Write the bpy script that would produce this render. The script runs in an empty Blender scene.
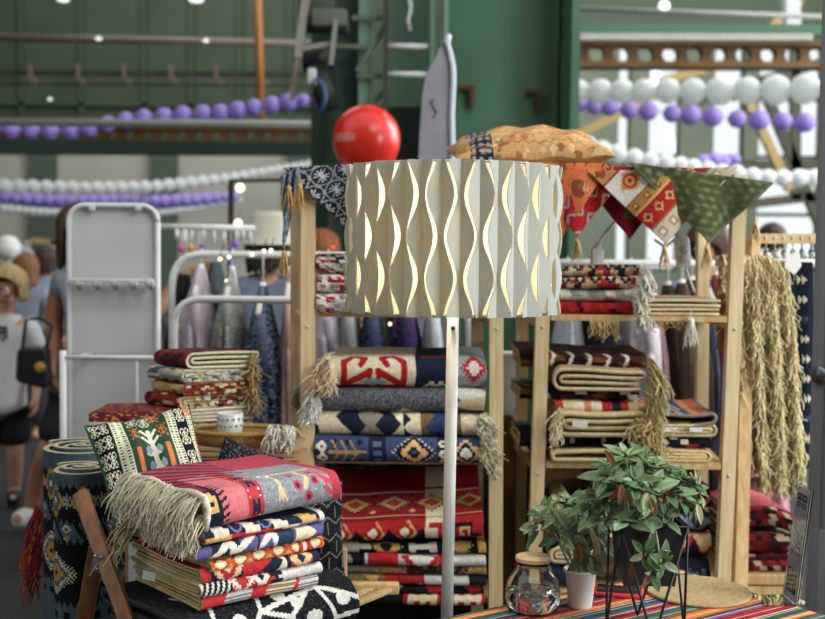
import bpy, bmesh, math, random
import numpy as np
from mathutils import Vector, Matrix, Euler
random.seed(7)
PI = math.pi
C = bpy.context.scene.collection
sc = bpy.context.scene

# ------------------------------------------------------------------ camera
F = 1146.0
PITCH = math.atan((309.5 - 250) / F)
ROLL = math.radians(0.6)
CAMZ = 1.45
RC = (Euler((PI / 2 - PITCH, 0, 0)).to_matrix() @ Matrix.Rotation(ROLL, 3, 'Z'))
cd = bpy.data.cameras.new('camera')
cam = bpy.data.objects.new('camera', cd)
C.objects.link(cam)
cam.location = (0, 0, CAMZ)
cam.rotation_euler = RC.to_euler()
cd.sensor_width = 36
cd.lens = 36 * F / 825
cd.clip_end = 200
cd.dof.use_dof = True
cd.dof.focus_distance = 2.2
cd.dof.aperture_fstop = 3.6
cd.dof.aperture_blades = 7
sc.camera = cam


def P(px, py, Y):
    """the point at distance Y down the hall that the camera sees at (px, py)"""
    d = RC @ Vector(((px - 412.5) / F, -(py - 309.5) / F, -1))
    k = Y / d.y
    return Vector((d.x * k, Y, CAMZ + d.z * k))


def PZ(px, py, z):
    """the point at height z that the camera sees at (px, py)"""
    d = RC @ Vector(((px - 412.5) / F, -(py - 309.5) / F, -1))
    k = (z - CAMZ) / d.z
    return Vector((d.x * k, d.y * k, z))


def lin(c):
    if isinstance(c, str):
        c = c.lstrip('#')
        c = tuple(int(c[i:i + 2], 16) / 255 for i in (0, 2, 4))
    return tuple(x / 12.92 if x <= .04045 else ((x + .055) / 1.055) ** 2.4 for x in c)


# --------------------------------------------------------------- materials
def new_mat(name):
    m = bpy.data.materials.new(name)
    m.use_nodes = True
    nt = m.node_tree
    b = nt.nodes['Principled BSDF']
    return m, nt, b


def noise_col(nt, src, scale, lo, hi, detail=4, coord='Object', stretch=None):
    """multiply a colour by a soft random mottling"""
    tc = nt.nodes.new('ShaderNodeTexCoord')
    n = nt.nodes.new('ShaderNodeTexNoise')
    n.inputs['Scale'].default_value = scale
    n.inputs['Detail'].default_value = detail
    if stretch:
        mp = nt.nodes.new('ShaderNodeMapping')
        mp.inputs['Scale'].default_value = stretch
        nt.links.new(tc.outputs[coord], mp.inputs[0])
        nt.links.new(mp.outputs[0], n.inputs['Vector'])
    else:
        nt.links.new(tc.outputs[coord], n.inputs['Vector'])
    mr = nt.nodes.new('ShaderNodeMapRange')
    mr.inputs['From Min'].default_value = .3
    mr.inputs['From Max'].default_value = .7
    mr.inputs['To Min'].default_value = lo
    mr.inputs['To Max'].default_value = hi
    nt.links.new(n.outputs['Fac'], mr.inputs['Value'])
    mx = nt.nodes.new('ShaderNodeVectorMath')
    mx.operation = 'SCALE'
    if isinstance(src, tuple):
        mx.inputs[0].default_value = src[:3]
    else:
        nt.links.new(src, mx.inputs[0])
    nt.links.new(mr.outputs[0], mx.inputs['Scale'])
    return mx.outputs[0], n.outputs['Fac']


def add_bump(nt, b, height, strength, dist=.002):
    bp = nt.nodes.new('ShaderNodeBump')
    bp.inputs['Strength'].default_value = strength
    bp.inputs['Distance'].default_value = dist
    nt.links.new(height, bp.inputs['Height'])
    nt.links.new(bp.outputs[0], b.inputs['Normal'])


MATS = {}


def mat(name, col='#808080', rough=.6, metal=0, noise=(20, .92, 1.06), bump=0, stretch=None, spec=.4, sheen=0):
    if name in MATS:
        return MATS[name]
    m, nt, b = new_mat(name)
    c, h = noise_col(nt, lin(col), noise[0], noise[1], noise[2], stretch=stretch)
    nt.links.new(c, b.inputs['Base Color'])
    b.inputs['Roughness'].default_value = rough
    b.inputs['Metallic'].default_value = metal
    b.inputs['Specular IOR Level'].default_value = spec
    if sheen:
        b.inputs['Sheen Weight'].default_value = sheen
    if bump:
        add_bump(nt, b, h, bump)
    MATS[name] = m
    return m


def textile(name, scale=90, lo=.8, hi=1.12, bump=.5, rough=.95, dist=.0025):
    """woven cloth: the yarn colour of every cell is kept in the mesh attribute 'yarn'"""
    if name in MATS:
        return MATS[name]
    m, nt, b = new_mat(name)
    at = nt.nodes.new('ShaderNodeAttribute')
    at.attribute_name = 'yarn'
    c, h = noise_col(nt, at.outputs['Color'], scale, lo, hi, 3)
    nt.links.new(c, b.inputs['Base Color'])
    b.inputs['Roughness'].default_value = rough
    b.inputs['Specular IOR Level'].default_value = .15
    add_bump(nt, b, h, bump, dist)
    MATS[name] = m
    return m


def glow(name, col, strength):
    if name in MATS:
        return MATS[name]
    m, nt, b = new_mat(name)
    b.inputs['Base Color'].default_value = (*lin(col), 1)
    b.inputs['Emission Color'].default_value = (*lin(col), 1)
    b.inputs['Emission Strength'].default_value = strength
    MATS[name] = m
    return m


def wood(name, c1, c2, scale=6, rough=.55):
    if name in MATS:
        return MATS[name]
    m, nt, b = new_mat(name)
    tc = nt.nodes.new('ShaderNodeTexCoord')
    mp = nt.nodes.new('ShaderNodeMapping')
    mp.inputs['Scale'].default_value = (18, 18, 1.2)
    n = nt.nodes.new('ShaderNodeTexNoise')
    n.inputs['Scale'].default_value = scale
    n.inputs['Detail'].default_value = 6
    n.inputs['Distortion'].default_value = .6
    r = nt.nodes.new('ShaderNodeValToRGB')
    r.color_ramp.elements[0].position = .35
    r.color_ramp.elements[1].position = .65
    r.color_ramp.elements[0].color = (*lin(c1), 1)
    r.color_ramp.elements[1].color = (*lin(c2), 1)
    nt.links.new(tc.outputs['Object'], mp.inputs[0])
    nt.links.new(mp.outputs[0], n.inputs['Vector'])
    nt.links.new(n.outputs['Fac'], r.inputs[0])
    nt.links.new(r.outputs[0], b.inputs['Base Color'])
    b.inputs['Roughness'].default_value = rough
    add_bump(nt, b, n.outputs['Fac'], .15)
    MATS[name] = m
    return m


def translucent_cloth(name, col, trans_col, fac, scale=300):
    if name in MATS:
        return MATS[name]
    m, nt, b = new_mat(name)
    c, h = noise_col(nt, lin(col), scale, .9, 1.06, 2, stretch=(.4, .4, 3))
    nt.links.new(c, b.inputs['Base Color'])
    b.inputs['Roughness'].default_value = .85
    b.inputs['Specular IOR Level'].default_value = .2
    t = nt.nodes.new('ShaderNodeBsdfTranslucent')
    t.inputs['Color'].default_value = (*lin(trans_col), 1)
    mx = nt.nodes.new('ShaderNodeMixShader')
    mx.inputs[0].default_value = fac
    out = nt.nodes['Material Output']
    nt.links.new(b.outputs[0], mx.inputs[1])
    nt.links.new(t.outputs[0], mx.inputs[2])
    nt.links.new(mx.outputs[0], out.inputs[0])
    MATS[name] = m
    return m


def glass(name, col='#ffffff', rough=0.0, ior=1.45):
    if name in MATS:
        return MATS[name]
    m, nt, b = new_mat(name)
    b.inputs['Base Color'].default_value = (*lin(col), 1)
    b.inputs['Roughness'].default_value = rough
    b.inputs['Transmission Weight'].default_value = 1
    b.inputs['IOR'].default_value = ior
    MATS[name] = m
    return m


# ------------------------------------------------------------ mesh building
class MB:
    """collects vertices, faces and optional face colours for ONE mesh"""
    def __init__(self):
        self.v, self.f, self.c, self.n = [], [], [], 0

    def add(self, verts, faces, col=None):
        verts = np.asarray(verts, float).reshape(-1, 3)
        self.v.append(verts)
        off = self.n
        if isinstance(faces, np.ndarray):
            fl = (faces + off).tolist()
        else:
            fl = [[i + off for i in f] for f in faces]
        self.f.extend(fl)
        self.n += len(verts)
        if col is None:
            col = (.5, .5, .5)
        col = np.asarray(col, float)
        if col.ndim == 1:
            col = np.tile(col, (len(fl), 1))
        self.c.append(col)
        return self

    def box(self, c, size, rot=None, col=None, bev=0):
        sx, sy, sz = (s / 2 for s in size)
        if bev:
            b = min(bev, sx * .9, sy * .9, sz * .9)
            bm = bmesh.new()
            bmesh.ops.create_cube(bm, size=1)
            for v in bm.verts:
                v.co = Vector((v.co.x * sx * 2, v.co.y * sy * 2, v.co.z * sz * 2))
            bmesh.ops.bevel(bm, geom=list(bm.edges), offset=b, segments=2, profile=.5, affect='EDGES')
            bm.verts.index_update()
            vs = np.array([v.co[:] for v in bm.verts])
            fs = [[v.index for v in f.verts] for f in bm.faces]
            bm.free()
        else:
            vs = np.array([(x, y, z) for x in (-sx, sx) for y in (-sy, sy) for z in (-sz, sz)])
            fs = [(0, 1, 3, 2), (4, 6, 7, 5), (0, 4, 5, 1), (2, 3, 7, 6), (0, 2, 6, 4), (1, 5, 7, 3)]
        if rot is not None:
            vs = vs @ np.array(rot.to_matrix() if isinstance(rot, Euler) else rot).T
        return self.add(vs + np.array(c[:]), fs, col)

    def bar(self, a, b, w, h=None, up=(0, 0, 1), col=None, bev=0):
        """a square bar from a to b"""
        a, b = Vector(a), Vector(b)
        z = (b - a).normalized()
        u = Vector(up)
        if abs(z.dot(u)) > .98:
            u = Vector((0, 1, 0))
        x = u.cross(z).normalized()
        y = z.cross(x)
        R = Matrix((x, y, z)).transposed()
        return self.box((a + b) / 2, (w, h or w, (b - a).length), R, col, bev)

    def tube(self, pts, r, seg=8, col=None, caps=True):
        pts = [Vector(p) for p in pts]
        n = len(pts)
        rs = r if hasattr(r, '__len__') else [r] * n
        vs, fs = [], []
        prev = None
        for i, p in enumerate(pts):
            d = (pts[min(i + 1, n - 1)] - pts[max(i - 1, 0)])
            d = d.normalized() if d.length > 1e-9 else Vector((0, 0, 1))
            if prev is None:
                u = Vector((0, 0, 1)) if abs(d.z) < .9 else Vector((1, 0, 0))
                x = u.cross(d).normalized()
            else:
                x = (prev - d * prev.dot(d))
                x = x.normalized() if x.length > 1e-6 else Vector((1, 0, 0)).cross(d).normalized()
            prev = x
            y = d.cross(x)
            for k in range(seg):
                a = 2 * PI * k / seg
                vs.append(p + (x * math.cos(a) + y * math.sin(a)) * rs[i])
        for i in range(n - 1):
            for k in range(seg):
                k2 = (k + 1) % seg
                fs.append((i * seg + k, i * seg + k2, (i + 1) * seg + k2, (i + 1) * seg + k))
        if caps:
            fs.append(tuple(range(seg))[::-1])
            fs.append(tuple((n - 1) * seg + k for k in range(seg)))
        return self.add([v[:] for v in vs], fs, col)

    def lathe(self, prof, seg=32, c=(0, 0, 0), col=None, closed=False, sx=1, sy=1):
        vs, fs = [], []
        n = len(prof)
        for r, z in prof:
            for k in range(seg):
                a = 2 * PI * k / seg
                vs.append((c[0] + sx * r * math.cos(a), c[1] + sy * r * math.sin(a), c[2] + z))
        m = n if closed else n - 1
        for i in range(m):
            i2 = (i + 1) % n
            for k in range(seg):
                k2 = (k + 1) % seg
                fs.append((i * seg + k, i * seg + k2, i2 * seg + k2, i2 * seg + k))
        if not closed:
            if prof[0][0] > 1e-6:
                fs.append(tuple(range(seg))[::-1])
            if prof[-1][0] > 1e-6:
                fs.append(tuple((n - 1) * seg + k for k in range(seg)))
        return self.add(vs, fs, col)

    def ball(self, c, r, seg=20, rings=12, sc3=(1, 1, 1), col=None, rot=None):
        vs, fs = [], []
        for i in range(rings + 1):
            t = PI * i / rings
            for k in range(seg):
                a = 2 * PI * k / seg
                vs.append((math.sin(t) * math.cos(a), math.sin(t) * math.sin(a), math.cos(t)))
        vs = np.array(vs) * r * np.array(sc3)
        if rot is not None:
            vs = vs @ np.array(rot.to_matrix()).T
        for i in range(rings):
            for k in range(seg):
                k2 = (k + 1) % seg
                fs.append((i * seg + k, (i + 1) * seg + k, (i + 1) * seg + k2, i * seg + k2))
        return self.add(vs + np.array(c[:]), fs, col)

    def prism(self, poly, axis_o, ex, ey, depth, col=None):
        """2-D outline poly in the plane (ex, ey) at axis_o, given a depth along ex x ey"""
        o, ex, ey = Vector(axis_o), Vector(ex), Vector(ey)
        n = ex.cross(ey).normalized() * depth
        a = [o + ex * x + ey * y for x, y in poly]
        vs = a + [p + n for p in a]
        k = len(poly)
        fs = [tuple(range(k))[::-1], tuple(range(k, 2 * k))]
        fs += [(i, (i + 1) % k, k + (i + 1) % k, k + i) for i in range(k)]
        return self.add([v[:] for v in vs], fs, col)

    def sheet(self, G, th, ctop=None, cback=None, cedge=None):
        """a cloth: grid of points G[nu, nv, 3] given a thickness; colours per cell"""
        G = np.asarray(G, float)
        nu, nv = G.shape[:2]
        du = np.gradient(G, axis=0)
        dv = np.gradient(G, axis=1)
        N = np.cross(du, dv)
        ln = np.linalg.norm(N, axis=2, keepdims=True)
        N = N / np.where(ln < 1e-12, 1, ln)
        A = (G + N * th / 2).reshape(-1, 3)
        B = (G - N * th / 2).reshape(-1, 3)
        idx = np.arange(nu * nv).reshape(nu, nv)
        q = np.stack([idx[:-1, :-1], idx[1:, :-1], idx[1:, 1:], idx[:-1, 1:]], -1).reshape(-1, 4)
        k = nu * nv

        def cc(c, n):
            c = np.asarray((.5, .5, .5) if c is None else c, float)
            return np.tile(c, (n, 1)) if c.ndim == 1 else c.reshape(-1, 3)
        ct = cc(ctop, len(q))
        cb = ct if cback is None else cc(cback, len(q))
        ce = cc(cedge if cedge is not None else (ctop if ctop is not None and np.asarray(ctop).ndim == 1 else (.4, .35, .25)), 1)[0]
        es = []
        for e, flip in ((idx[0, :], 0), (idx[-1, :], 1), (idx[:, 0], 1), (idx[:, -1], 0)):
            a, b = e[:-1], e[1:]
            s = np.stack([a, b, b + k, a + k], -1)
            es.append(s[:, ::-1] if flip else s)
        es = np.concatenate(es)
        return self.add(np.concatenate([A, B]), np.concatenate([q, q[:, ::-1] + k, es]), np.concatenate([ct, cb, cc(ce, len(es))]))


def tag(o, label=None, cat=None, group=None, kind=None):
    if label: o['label'] = label
    if cat: o['category'] = cat
    if group: o['group'] = group
    if kind: o['kind'] = kind
    return o


def thing(name, label, cat, loc=(0, 0, 0), group=None, kind=None):
    o = bpy.data.objects.new(name, None)
    C.objects.link(o)
    o.location = Vector(loc)
    o.empty_display_size = .05
    return tag(o, label, cat, group, kind)


def root_loc(o):
    v = Vector(o.location)
    while o.parent:
        o = o.parent
        v = v + Vector(o.location)
    return v


def obj(name, mb, m, parent=None, label=None, cat=None, group=None, kind=None, smooth=True, yarn=False, origin=None):
    """link what mb collected as one mesh object; coordinates in mb are world ones"""
    V = np.concatenate(mb.v)
    if origin is not None:
        o0 = Vector(origin)
    else:
        lo, hi = V.min(0), V.max(0)
        o0 = Vector(((lo[0] + hi[0]) / 2, (lo[1] + hi[1]) / 2, lo[2]))
    me = bpy.data.meshes.new(name)
    me.from_pydata((V - np.array(o0[:])).tolist(), [], mb.f)
    if yarn:
        at = me.attributes.new('yarn', 'FLOAT_COLOR', 'FACE')
        cc = np.concatenate(mb.c)
        at.data.foreach_set('color', np.concatenate([cc, np.ones((len(cc), 1))], 1).astype(np.float32).ravel())
    if smooth:
        me.polygons.foreach_set('use_smooth', [True] * len(me.polygons))
    me.materials.append(m)
    me.update()
    o = bpy.data.objects.new(name, me)
    C.objects.link(o)
    if smooth == 'auto':
        md = o.modifiers.new('edges', 'EDGE_SPLIT')
        md.split_angle = math.radians(35)
    if parent is not None:
        o.parent = parent
        o.location = o0 - root_loc(parent)
    else:
        o.location = o0
    return tag(o, label, cat, group, kind)


def struct(name, mb, m, **k):
    return obj(name, mb, m, kind='structure', smooth=k.pop('smooth', False), **k)


def copy_tree(o, parent=None):
    c = o.copy()
    C.objects.link(c)
    c.parent = parent
    for ch in list(o.children):
        copy_tree(ch, c)
    return c


# ---------------------------------------------------------- woven patterns
COL = {k: lin(v) for k, v in dict(
    cream='#e2d6b8', white='#e6e2d6', navy='#1c2436', black='#131315', red='#ad2a2c', dred='#701a20', pink='#dd7f80',
    rose='#b33a4c', grey='#80868b', dgrey='#4a4d52', lgrey='#b4b6b3', orange='#e0924a', rust='#b4552c', tan='#b08a56',
    beige='#cdb888', brown='#40281f', green='#2f5a3c', dgreen='#254630', teal='#5d7480', blue='#34486e', purple='#675d96', lilac='#9b93c0',
    gold='#c8a052', olive='#5d6647', char='#2a2c2f', slate='#5b6b73', peach='#e0b07c', bluegrey='#7f94a4').items()}


def K(c):
    return np.array(COL[c] if isinstance(c, str) and c in COL else lin(c) if isinstance(c, str) else c)


class Cv:
    """yarn colours on cells at (S, T), in metres along and across the cloth"""
    def __init__(self, S, T, base='cream'):
        self.S, self.T = S, T
        self.C = np.zeros(S.shape + (3,)) + K(base)
        self.rng = np.random.default_rng(5)

    def put(self, m, c):
        self.C[m] = K(c)
        return self

    def bandS(self, a, b, c): return self.put((self.S >= a) & (self.S < b), c)
    def bandT(self, a, b, c): return self.put((self.T >= a) & (self.T < b), c)

    def stripesT(self, cols, widths, t0=0):
        tot = sum(widths)
        x = (self.T - t0) % tot
        a = 0
        for c, w in zip(cols, widths):
            self.put((x >= a) & (x < a + w), c)
            a += w
        return self

    def dia(self, s, t, rs, rt, c, step=0, box=None):
        a, b = np.abs(self.S - s), np.abs(self.T - t)
        if step:
            a, b = np.floor(a / step) * step, np.floor(b / step) * step
        return self.put(a / rs + b / rt < 1, c)

    def rect(self, s, t, rs, rt, c): return self.put((np.abs(self.S - s) < rs) & (np.abs(self.T - t) < rt), c)
    def disc(self, s, t, r, c, k=1): return self.put((self.S - s) ** 2 + ((self.T - t) * k) ** 2 < r * r, c)

    def serr(self, s, t, rs, rt, c, teeth=5, amp=.3):
        """diamond with a toothed outline"""
        a, b = np.abs(self.S - s) / rs, np.abs(self.T - t) / rt
        d = a + b
        ph = (a - b) * teeth
        saw = np.abs((ph % 1) - .5) * 2
        return self.put(d < 1 - amp * saw, c)

    def teethT(self, s0, h, p, c, down=False, t0=0):
        """a row of triangles along T standing on the line S = s0"""
        x = np.abs(((self.T - t0) / p) % 1 - .5) * 2
        hh = h * (1 - x)
        m = (self.S <= s0) & (self.S > s0 - hh) if down else (self.S >= s0) & (self.S < s0 + hh)
        return self.put(m, c)

    def teethS(self, t0, h, p, c, left=False, s0=0):
        x = np.abs(((self.S - s0) / p) % 1 - .5) * 2
        hh = h * (1 - x)
        m = (self.T <= t0) & (self.T > t0 - hh) if left else (self.T >= t0) & (self.T < t0 + hh)
        return self.put(m, c)

    def zig(self, s, amp, p, w, c, t0=0):
        x = np.abs(((self.T - t0) / p) % 1 - .5) * 2 * amp
        return self.put(np.abs(self.S - s - x + amp / 2) < w, c)

    def seg(self, a, b, w, c):
        ax, ay = a
        dx, dy = b[0] - ax, b[1] - ay
        L2 = dx * dx + dy * dy + 1e-12
        k = np.clip(((self.S - ax) * dx + (self.T - ay) * dy) / L2, 0, 1)
        d = np.hypot(self.S - ax - k * dx, self.T - ay - k * dy)
        return self.put(d < w, c)

    def poly(self, pts, w, c):
        for a, b in zip(pts[:-1], pts[1:]):
            self.seg(a, b, w, c)
        return self

    def bmp(self, rows, s, t, cs, ct, c, flip=False):
        """pixel motif; rows run towards -S, columns towards +T; centred on (s, t)"""
        h, w = len(rows), len(rows[0])
        i = np.floor((s - self.S) / cs + h / 2).astype(int)
        j = np.floor((self.T - t) / ct + w / 2).astype(int)
        ok = (i >= 0) & (i < h) & (j >= 0) & (j < w)
        M = np.array([[ch == '#' for ch in r] for r in rows])
        hit = np.zeros(self.S.shape, bool)
        hit[ok] = M[i[ok], j[ok]]
        return self.put(hit, c)

    def cells(self, ds, dt, cols, seed=0, skew=0, stagger=.5):
        r = np.floor(self.S / ds).astype(int)
        q = np.floor((self.T + self.S * skew) / dt + (r % 2) * stagger).astype(int)
        h = ((r * 73856093) ^ (q * 19349663) ^ (seed * 83492791)) & 0xffff
        h = (h * 2654435761 >> 8) & 0xffff
        n = h % len(cols)
        for k, c in enumerate(cols):
            self.put(n == k, c)
        return self

    def speck(self, amt, c, seed=1):
        r = np.random.default_rng(seed).random(self.S.shape)
        return self.put(r < amt, c)

    def mottle(self, amt, seed=3):
        r = np.random.default_rng(seed).random(self.S.shape)
        self.C *= (1 + amt * (r[..., None] - .5))
        return self


def grid_cv(S, T, pat, base='cream'):
    """S, T: 1-D vertex parameters -> colours per cell"""
    s = (S[:-1] + S[1:]) / 2
    t = (T[:-1] + T[1:]) / 2
    cv = Cv(*np.meshgrid(s, t, indexing='ij'), base)
    if callable(pat):
        pat(cv)
    else:
        cv.C[:] = K(pat)
    return cv.C


WEAVE = textile('wool weave')
FINE = textile('fine weave', 160, .88, 1.08, .3)
SHAG = textile('shaggy yarn', 45, .7, 1.15, .9, dist=.006)


def fold_path(depth, H, n, th, res):
    """cross-section (a = inwards, z = up, fine flag) of a cloth folded in n layers, folds to the front at a = 0"""
    n = max(2, n)
    zs = [th / 2 + k * (H - th) / (n - 1) for k in range(n)]
    pts = []

    def line(a0, a1, z, step):
        m = max(2, int(abs(a1 - a0) / step))
        for k in range(m):
            pts.append((a0 + (a1 - a0) * k / m, z))

    def turn(a, z0, z1, sgn, step, rx=None):
        r = abs(z1 - z0) / 2
        rx = rx or r
        m = max(5, int(PI * r / step))
        for k in range(m):
            q = PI * k / m
            pts.append((a - sgn * rx * math.sin(q), (z0 + z1) / 2 - (z1 - z0) / 2 * math.cos(q)))
    Ro = (zs[-1] - zs[0]) / 2
    rx = min(Ro * .9, .03)
    a0 = rx + th / 2
    line(depth, a0, zs[0], .02)
    i0 = len(pts)
    turn(a0, zs[0], zs[-1], 1, res, rx)
    if n == 2:
        line(a0, depth, zs[-1], res)
        pts.append((depth, zs[-1]))
    else:
        line(a0, depth, zs[-1], res)
        turn(depth, zs[-1], zs[-2], -1, .012)
        line(depth, a0 + .004, zs[-2], .02)
        turn(a0 + .004, zs[-2], zs[1], 1, .006, min(abs(zs[-2] - zs[1]) / 2 + 1e-4, rx * .7))
        line(a0 + .004, depth - .01, zs[1], .02)
        pts.append((depth - .01, zs[1]))
    pts = np.array(pts)
    s = np.concatenate([[0], np.cumsum(np.hypot(*np.diff(pts, axis=0).T))])
    return pts, s - s[i0]


def folded(name, label, cat, O, e1, e2, L, depth, H, pat, n=4, th=None, res=.004, rt=None, edge='beige', back='beige', wob=.004,
           sag=0, group=None, parent=None, m=None, seed=None, skew=0, lift=None):
    """a folded rug or cloth: O = front left bottom corner, e1 runs along the folds, e2 away from the front"""
    rng = random.Random(seed if seed is not None else hash(label) % 999 if False else sum(map(ord, label or name)))
    th = th or min(.013, H / (n * 1.15))
    pts, s = fold_path(depth, H, n, th, res)
    T = np.linspace(0, L, max(6, int(L / (rt or res)) + 1))
    e1, e2 = Vector(e1).normalized(), Vector(e2).normalized()
    a, z = pts[:, 0][:, None], pts[:, 1][:, None]
    t = T[None, :]
    p1, p2, p3, p4 = (rng.uniform(0, 6.3) for _ in range(4))
    k1, k2 = rng.uniform(8, 14), rng.uniform(17, 27)
    w = np.sin(k1 * t + p1) * .6 + np.sin(k2 * t + p2) * .4
    w2 = np.sin(k1 * .8 * t + p3) * .6 + np.sin(k2 * .9 * t + 9 * a + p4) * .4
    zz = z + (z / H) * wob * w + (z / H) * wob * .5 * np.sin(20 * a + p3) + sag * np.sin(PI * t / L) * 1.0
    if lift is not None:
        zz = zz + lift(a, t)
    aa = a + wob * 1.3 * w2 * (1 - a / depth * .5)
    tt = t + wob * .6 * np.sin(70 * z + p1) + np.sin(9 * a + p2) * wob * .5 + skew * a
    O = Vector(O)
    G = np.zeros((len(pts), len(T), 3))
    for i in range(3):
        G[:, :, i] = O[i] + e1[i] * tt + e2[i] * aa
    G[:, :, 2] += zz
    cols = grid_cv(s, T, pat)
    mb = MB()
    # outer side of the path must be the face with the pattern
    du = np.array((e2 * (pts[1, 0] - pts[0, 0]))[:])
    nn = np.cross(du, np.array(e1[:]))
    if nn[2] > 0:      # first layer lies at the bottom, its outer side looks down
        mb.sheet(G[:, ::-1], th, cols[:, ::-1], K(back), K(edge))
    else:
        mb.sheet(G, th, cols, K(back), K(edge))
    return obj(name, mb, m or WEAVE, parent, label, cat, group, yarn=True)


def fringe_mb(roots, dirs, length, r=.0015, wig=.012, droop=.5, seed=1, seg=3, steps=5, col='cream', taper=.5):
    """strands of yarn, each a thin tapered tube that bends down"""
    rng = random.Random(seed)
    mb = MB()
    c0 = K(col)
    for p, d in zip(roots, dirs):
        L = length * rng.uniform(.75, 1.15)
        p = Vector(p)
        d = Vector(d).normalized() + Vector((rng.gauss(0, .12), rng.gauss(0, .12), rng.gauss(0, .12)))
        pts = [p.copy()]
        g = Vector((0, 0, -1))
        ph = rng.uniform(0, 6)
        for k in range(steps):
            d = (d + g * droop / steps * 2).normalized()
            j = Vector((rng.gauss(0, 1), rng.gauss(0, 1), rng.gauss(0, .6))) * wig
            pts.append(pts[-1] + (d * L / steps) + j * (k + 1) / steps)
        mb.tube(pts, [r * (1 - taper * k / steps) for k in range(steps + 1)], seg, c0 * rng.uniform(.8, 1.15), caps=False)
    return mb


def fringe_line(name, A, B, d, length, n, parent, col='cream', jitter=.004, m=None, label=None, **k):
    rng = random.Random(n)
    A, B = Vector(A), Vector(B)
    roots = [A.lerp(B, (i + rng.random()) / n) + Vector((rng.gauss(0, 1), rng.gauss(0, 1), rng.gauss(0, 1))) * jitter for i in range(n)]
    return obj(name, fringe_mb(roots, [d] * n, length, col=col, **k), m or SHAG, parent, label, yarn=True)


def tassel(name, label, cat, top, L=.06, r=.012, col='peach', parent=None, group=None):
    t = parent or thing(name, label, cat, Vector(top) - Vector((0, 0, L)), group)
    top = Vector(top)
    mb = MB()
    mb.tube([top + Vector((0, 0, .02)), top], .0015, 5, K(col))
    mb.ball(top - Vector((0, 0, r * .5)), r * .6, 10, 7, col=K(col))
    obj('tassel_head' if parent is None else 'tassel', mb, SHAG, t, yarn=True)
    rng = random.Random(int(L * 1e4))
    roots, ds = [], []
    for i in range(26):
        a = rng.uniform(0, 6.28)
        roots.append(top - Vector((0, 0, r * .8)) + Vector((math.cos(a), math.sin(a), 0)) * r * .45)
        ds.append((math.cos(a) * .22, math.sin(a) * .22, -1))
    obj('strands', fringe_mb(roots, ds, L, r=.0014, wig=.002, col=col), SHAG, t, yarn=True)
    return t


def corner_cloth(name, label, cat, A, B, tip, back, pat, size, n=90, th=.003, fold=.006, over=.9, group=None, lip=0, edge='tan', m=None, ripple=3):
    """a square cloth laid over a top board with one corner hanging: A, B where its edges leave the board, tip the hanging corner"""
    A, B, tip, back = (np.array(Vector(v)[:]) for v in (A, B, tip, back))
    g = np.linspace(0, 1, n + 1)
    a, b = np.meshgrid(g, g, indexing='ij')
    s = a + b
    k = np.where(s > 1, (1 / np.maximum(s, 1e-6)), 1)
    a1, b1 = a * k, b * k
    G = tip + a1[..., None] * (A - tip) + b1[..., None] * (B - tip)
    ex = np.clip(s - 1, 0, None)[..., None] * over
    G = G + ex * back
    nrm = np.cross(A - tip, B - tip)
    nrm /= np.linalg.norm(nrm)
    if nrm[1] > 0:
        nrm = -nrm
    hang = np.clip(1 - s, 0, 1)
    G = G + nrm * (fold * np.sin((a - b) * ripple * PI + 1) * np.sqrt(hang) * 2)[..., None]
    mb = MB()
    cols = grid_cv(g * size, g * size, pat)
    du = np.gradient(G, axis=0)[5, 5]; dv = np.gradient(G, axis=1)[5, 5]
    if np.dot(np.cross(du, dv), nrm) < 0:
        mb.sheet(G[:, ::-1], th, cols[:, ::-1], K('olive') * .6, K(edge))
    else:
        mb.sheet(G, th, cols, None, K(edge))
    return obj(name, mb, m or FINE, None, label, cat, group, yarn=True)


def pillow(name, label, cat, c, ex, ey, w, h, thick, pat, n=110, base='cream', back='cream', sagc=.06, group=None, m=None, squash=None, parent=None):
    """a stuffed cushion: ex, ey unit axes of its face, pattern in metres about the centre (S up along ey, T along ex)"""
    c, ex, ey = Vector(c), Vector(ex).normalized(), Vector(ey).normalized()
    nz = ex.cross(ey).normalized()
    g = np.linspace(-1, 1, n + 1)
    u, v = np.meshgrid(g, g, indexing='ij')   # u along ey (S), v along ex (T)
    prof = (np.clip(1 - np.abs(u) ** 2.4, 0, 1) * np.clip(1 - np.abs(v) ** 2.4, 0, 1)) ** .55
    pin = 1 - sagc * (1 - u * u) * np.abs(v) ** 3
    piv = 1 - sagc * (1 - v * v) * np.abs(u) ** 3
    wr = .006 * np.sin(7 * u + 3 * v) * prof + .004 * np.sin(11 * v - 5 * u)
    mb = MB()
    for sgn in (1, -1):
        X = v * w / 2 * pin
        Y = u * h / 2 * piv
        Zz = sgn * (prof * thick / 2) + wr
        if squash:
            X, Y, Zz = squash(X, Y, Zz)
        G = np.stack([c[i] + ex[i] * X + ey[i] * Y + nz[i] * Zz for i in range(3)], -1)
        idx = np.arange((n + 1) ** 2).reshape(n + 1, n + 1)
        q = np.stack([idx[:-1, :-1], idx[:-1, 1:], idx[1:, 1:], idx[1:, :-1]], -1).reshape(-1, 4)
        if sgn < 0:
            q = q[:, ::-1]
        cols = grid_cv(g * h / 2, g * w / 2, pat if sgn > 0 else K(back), base)
        mb.add(G.reshape(-1, 3), q, cols.reshape(-1, 3))
    return obj(name, mb, m or FINE, parent, label, cat, group, yarn=True)


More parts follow.
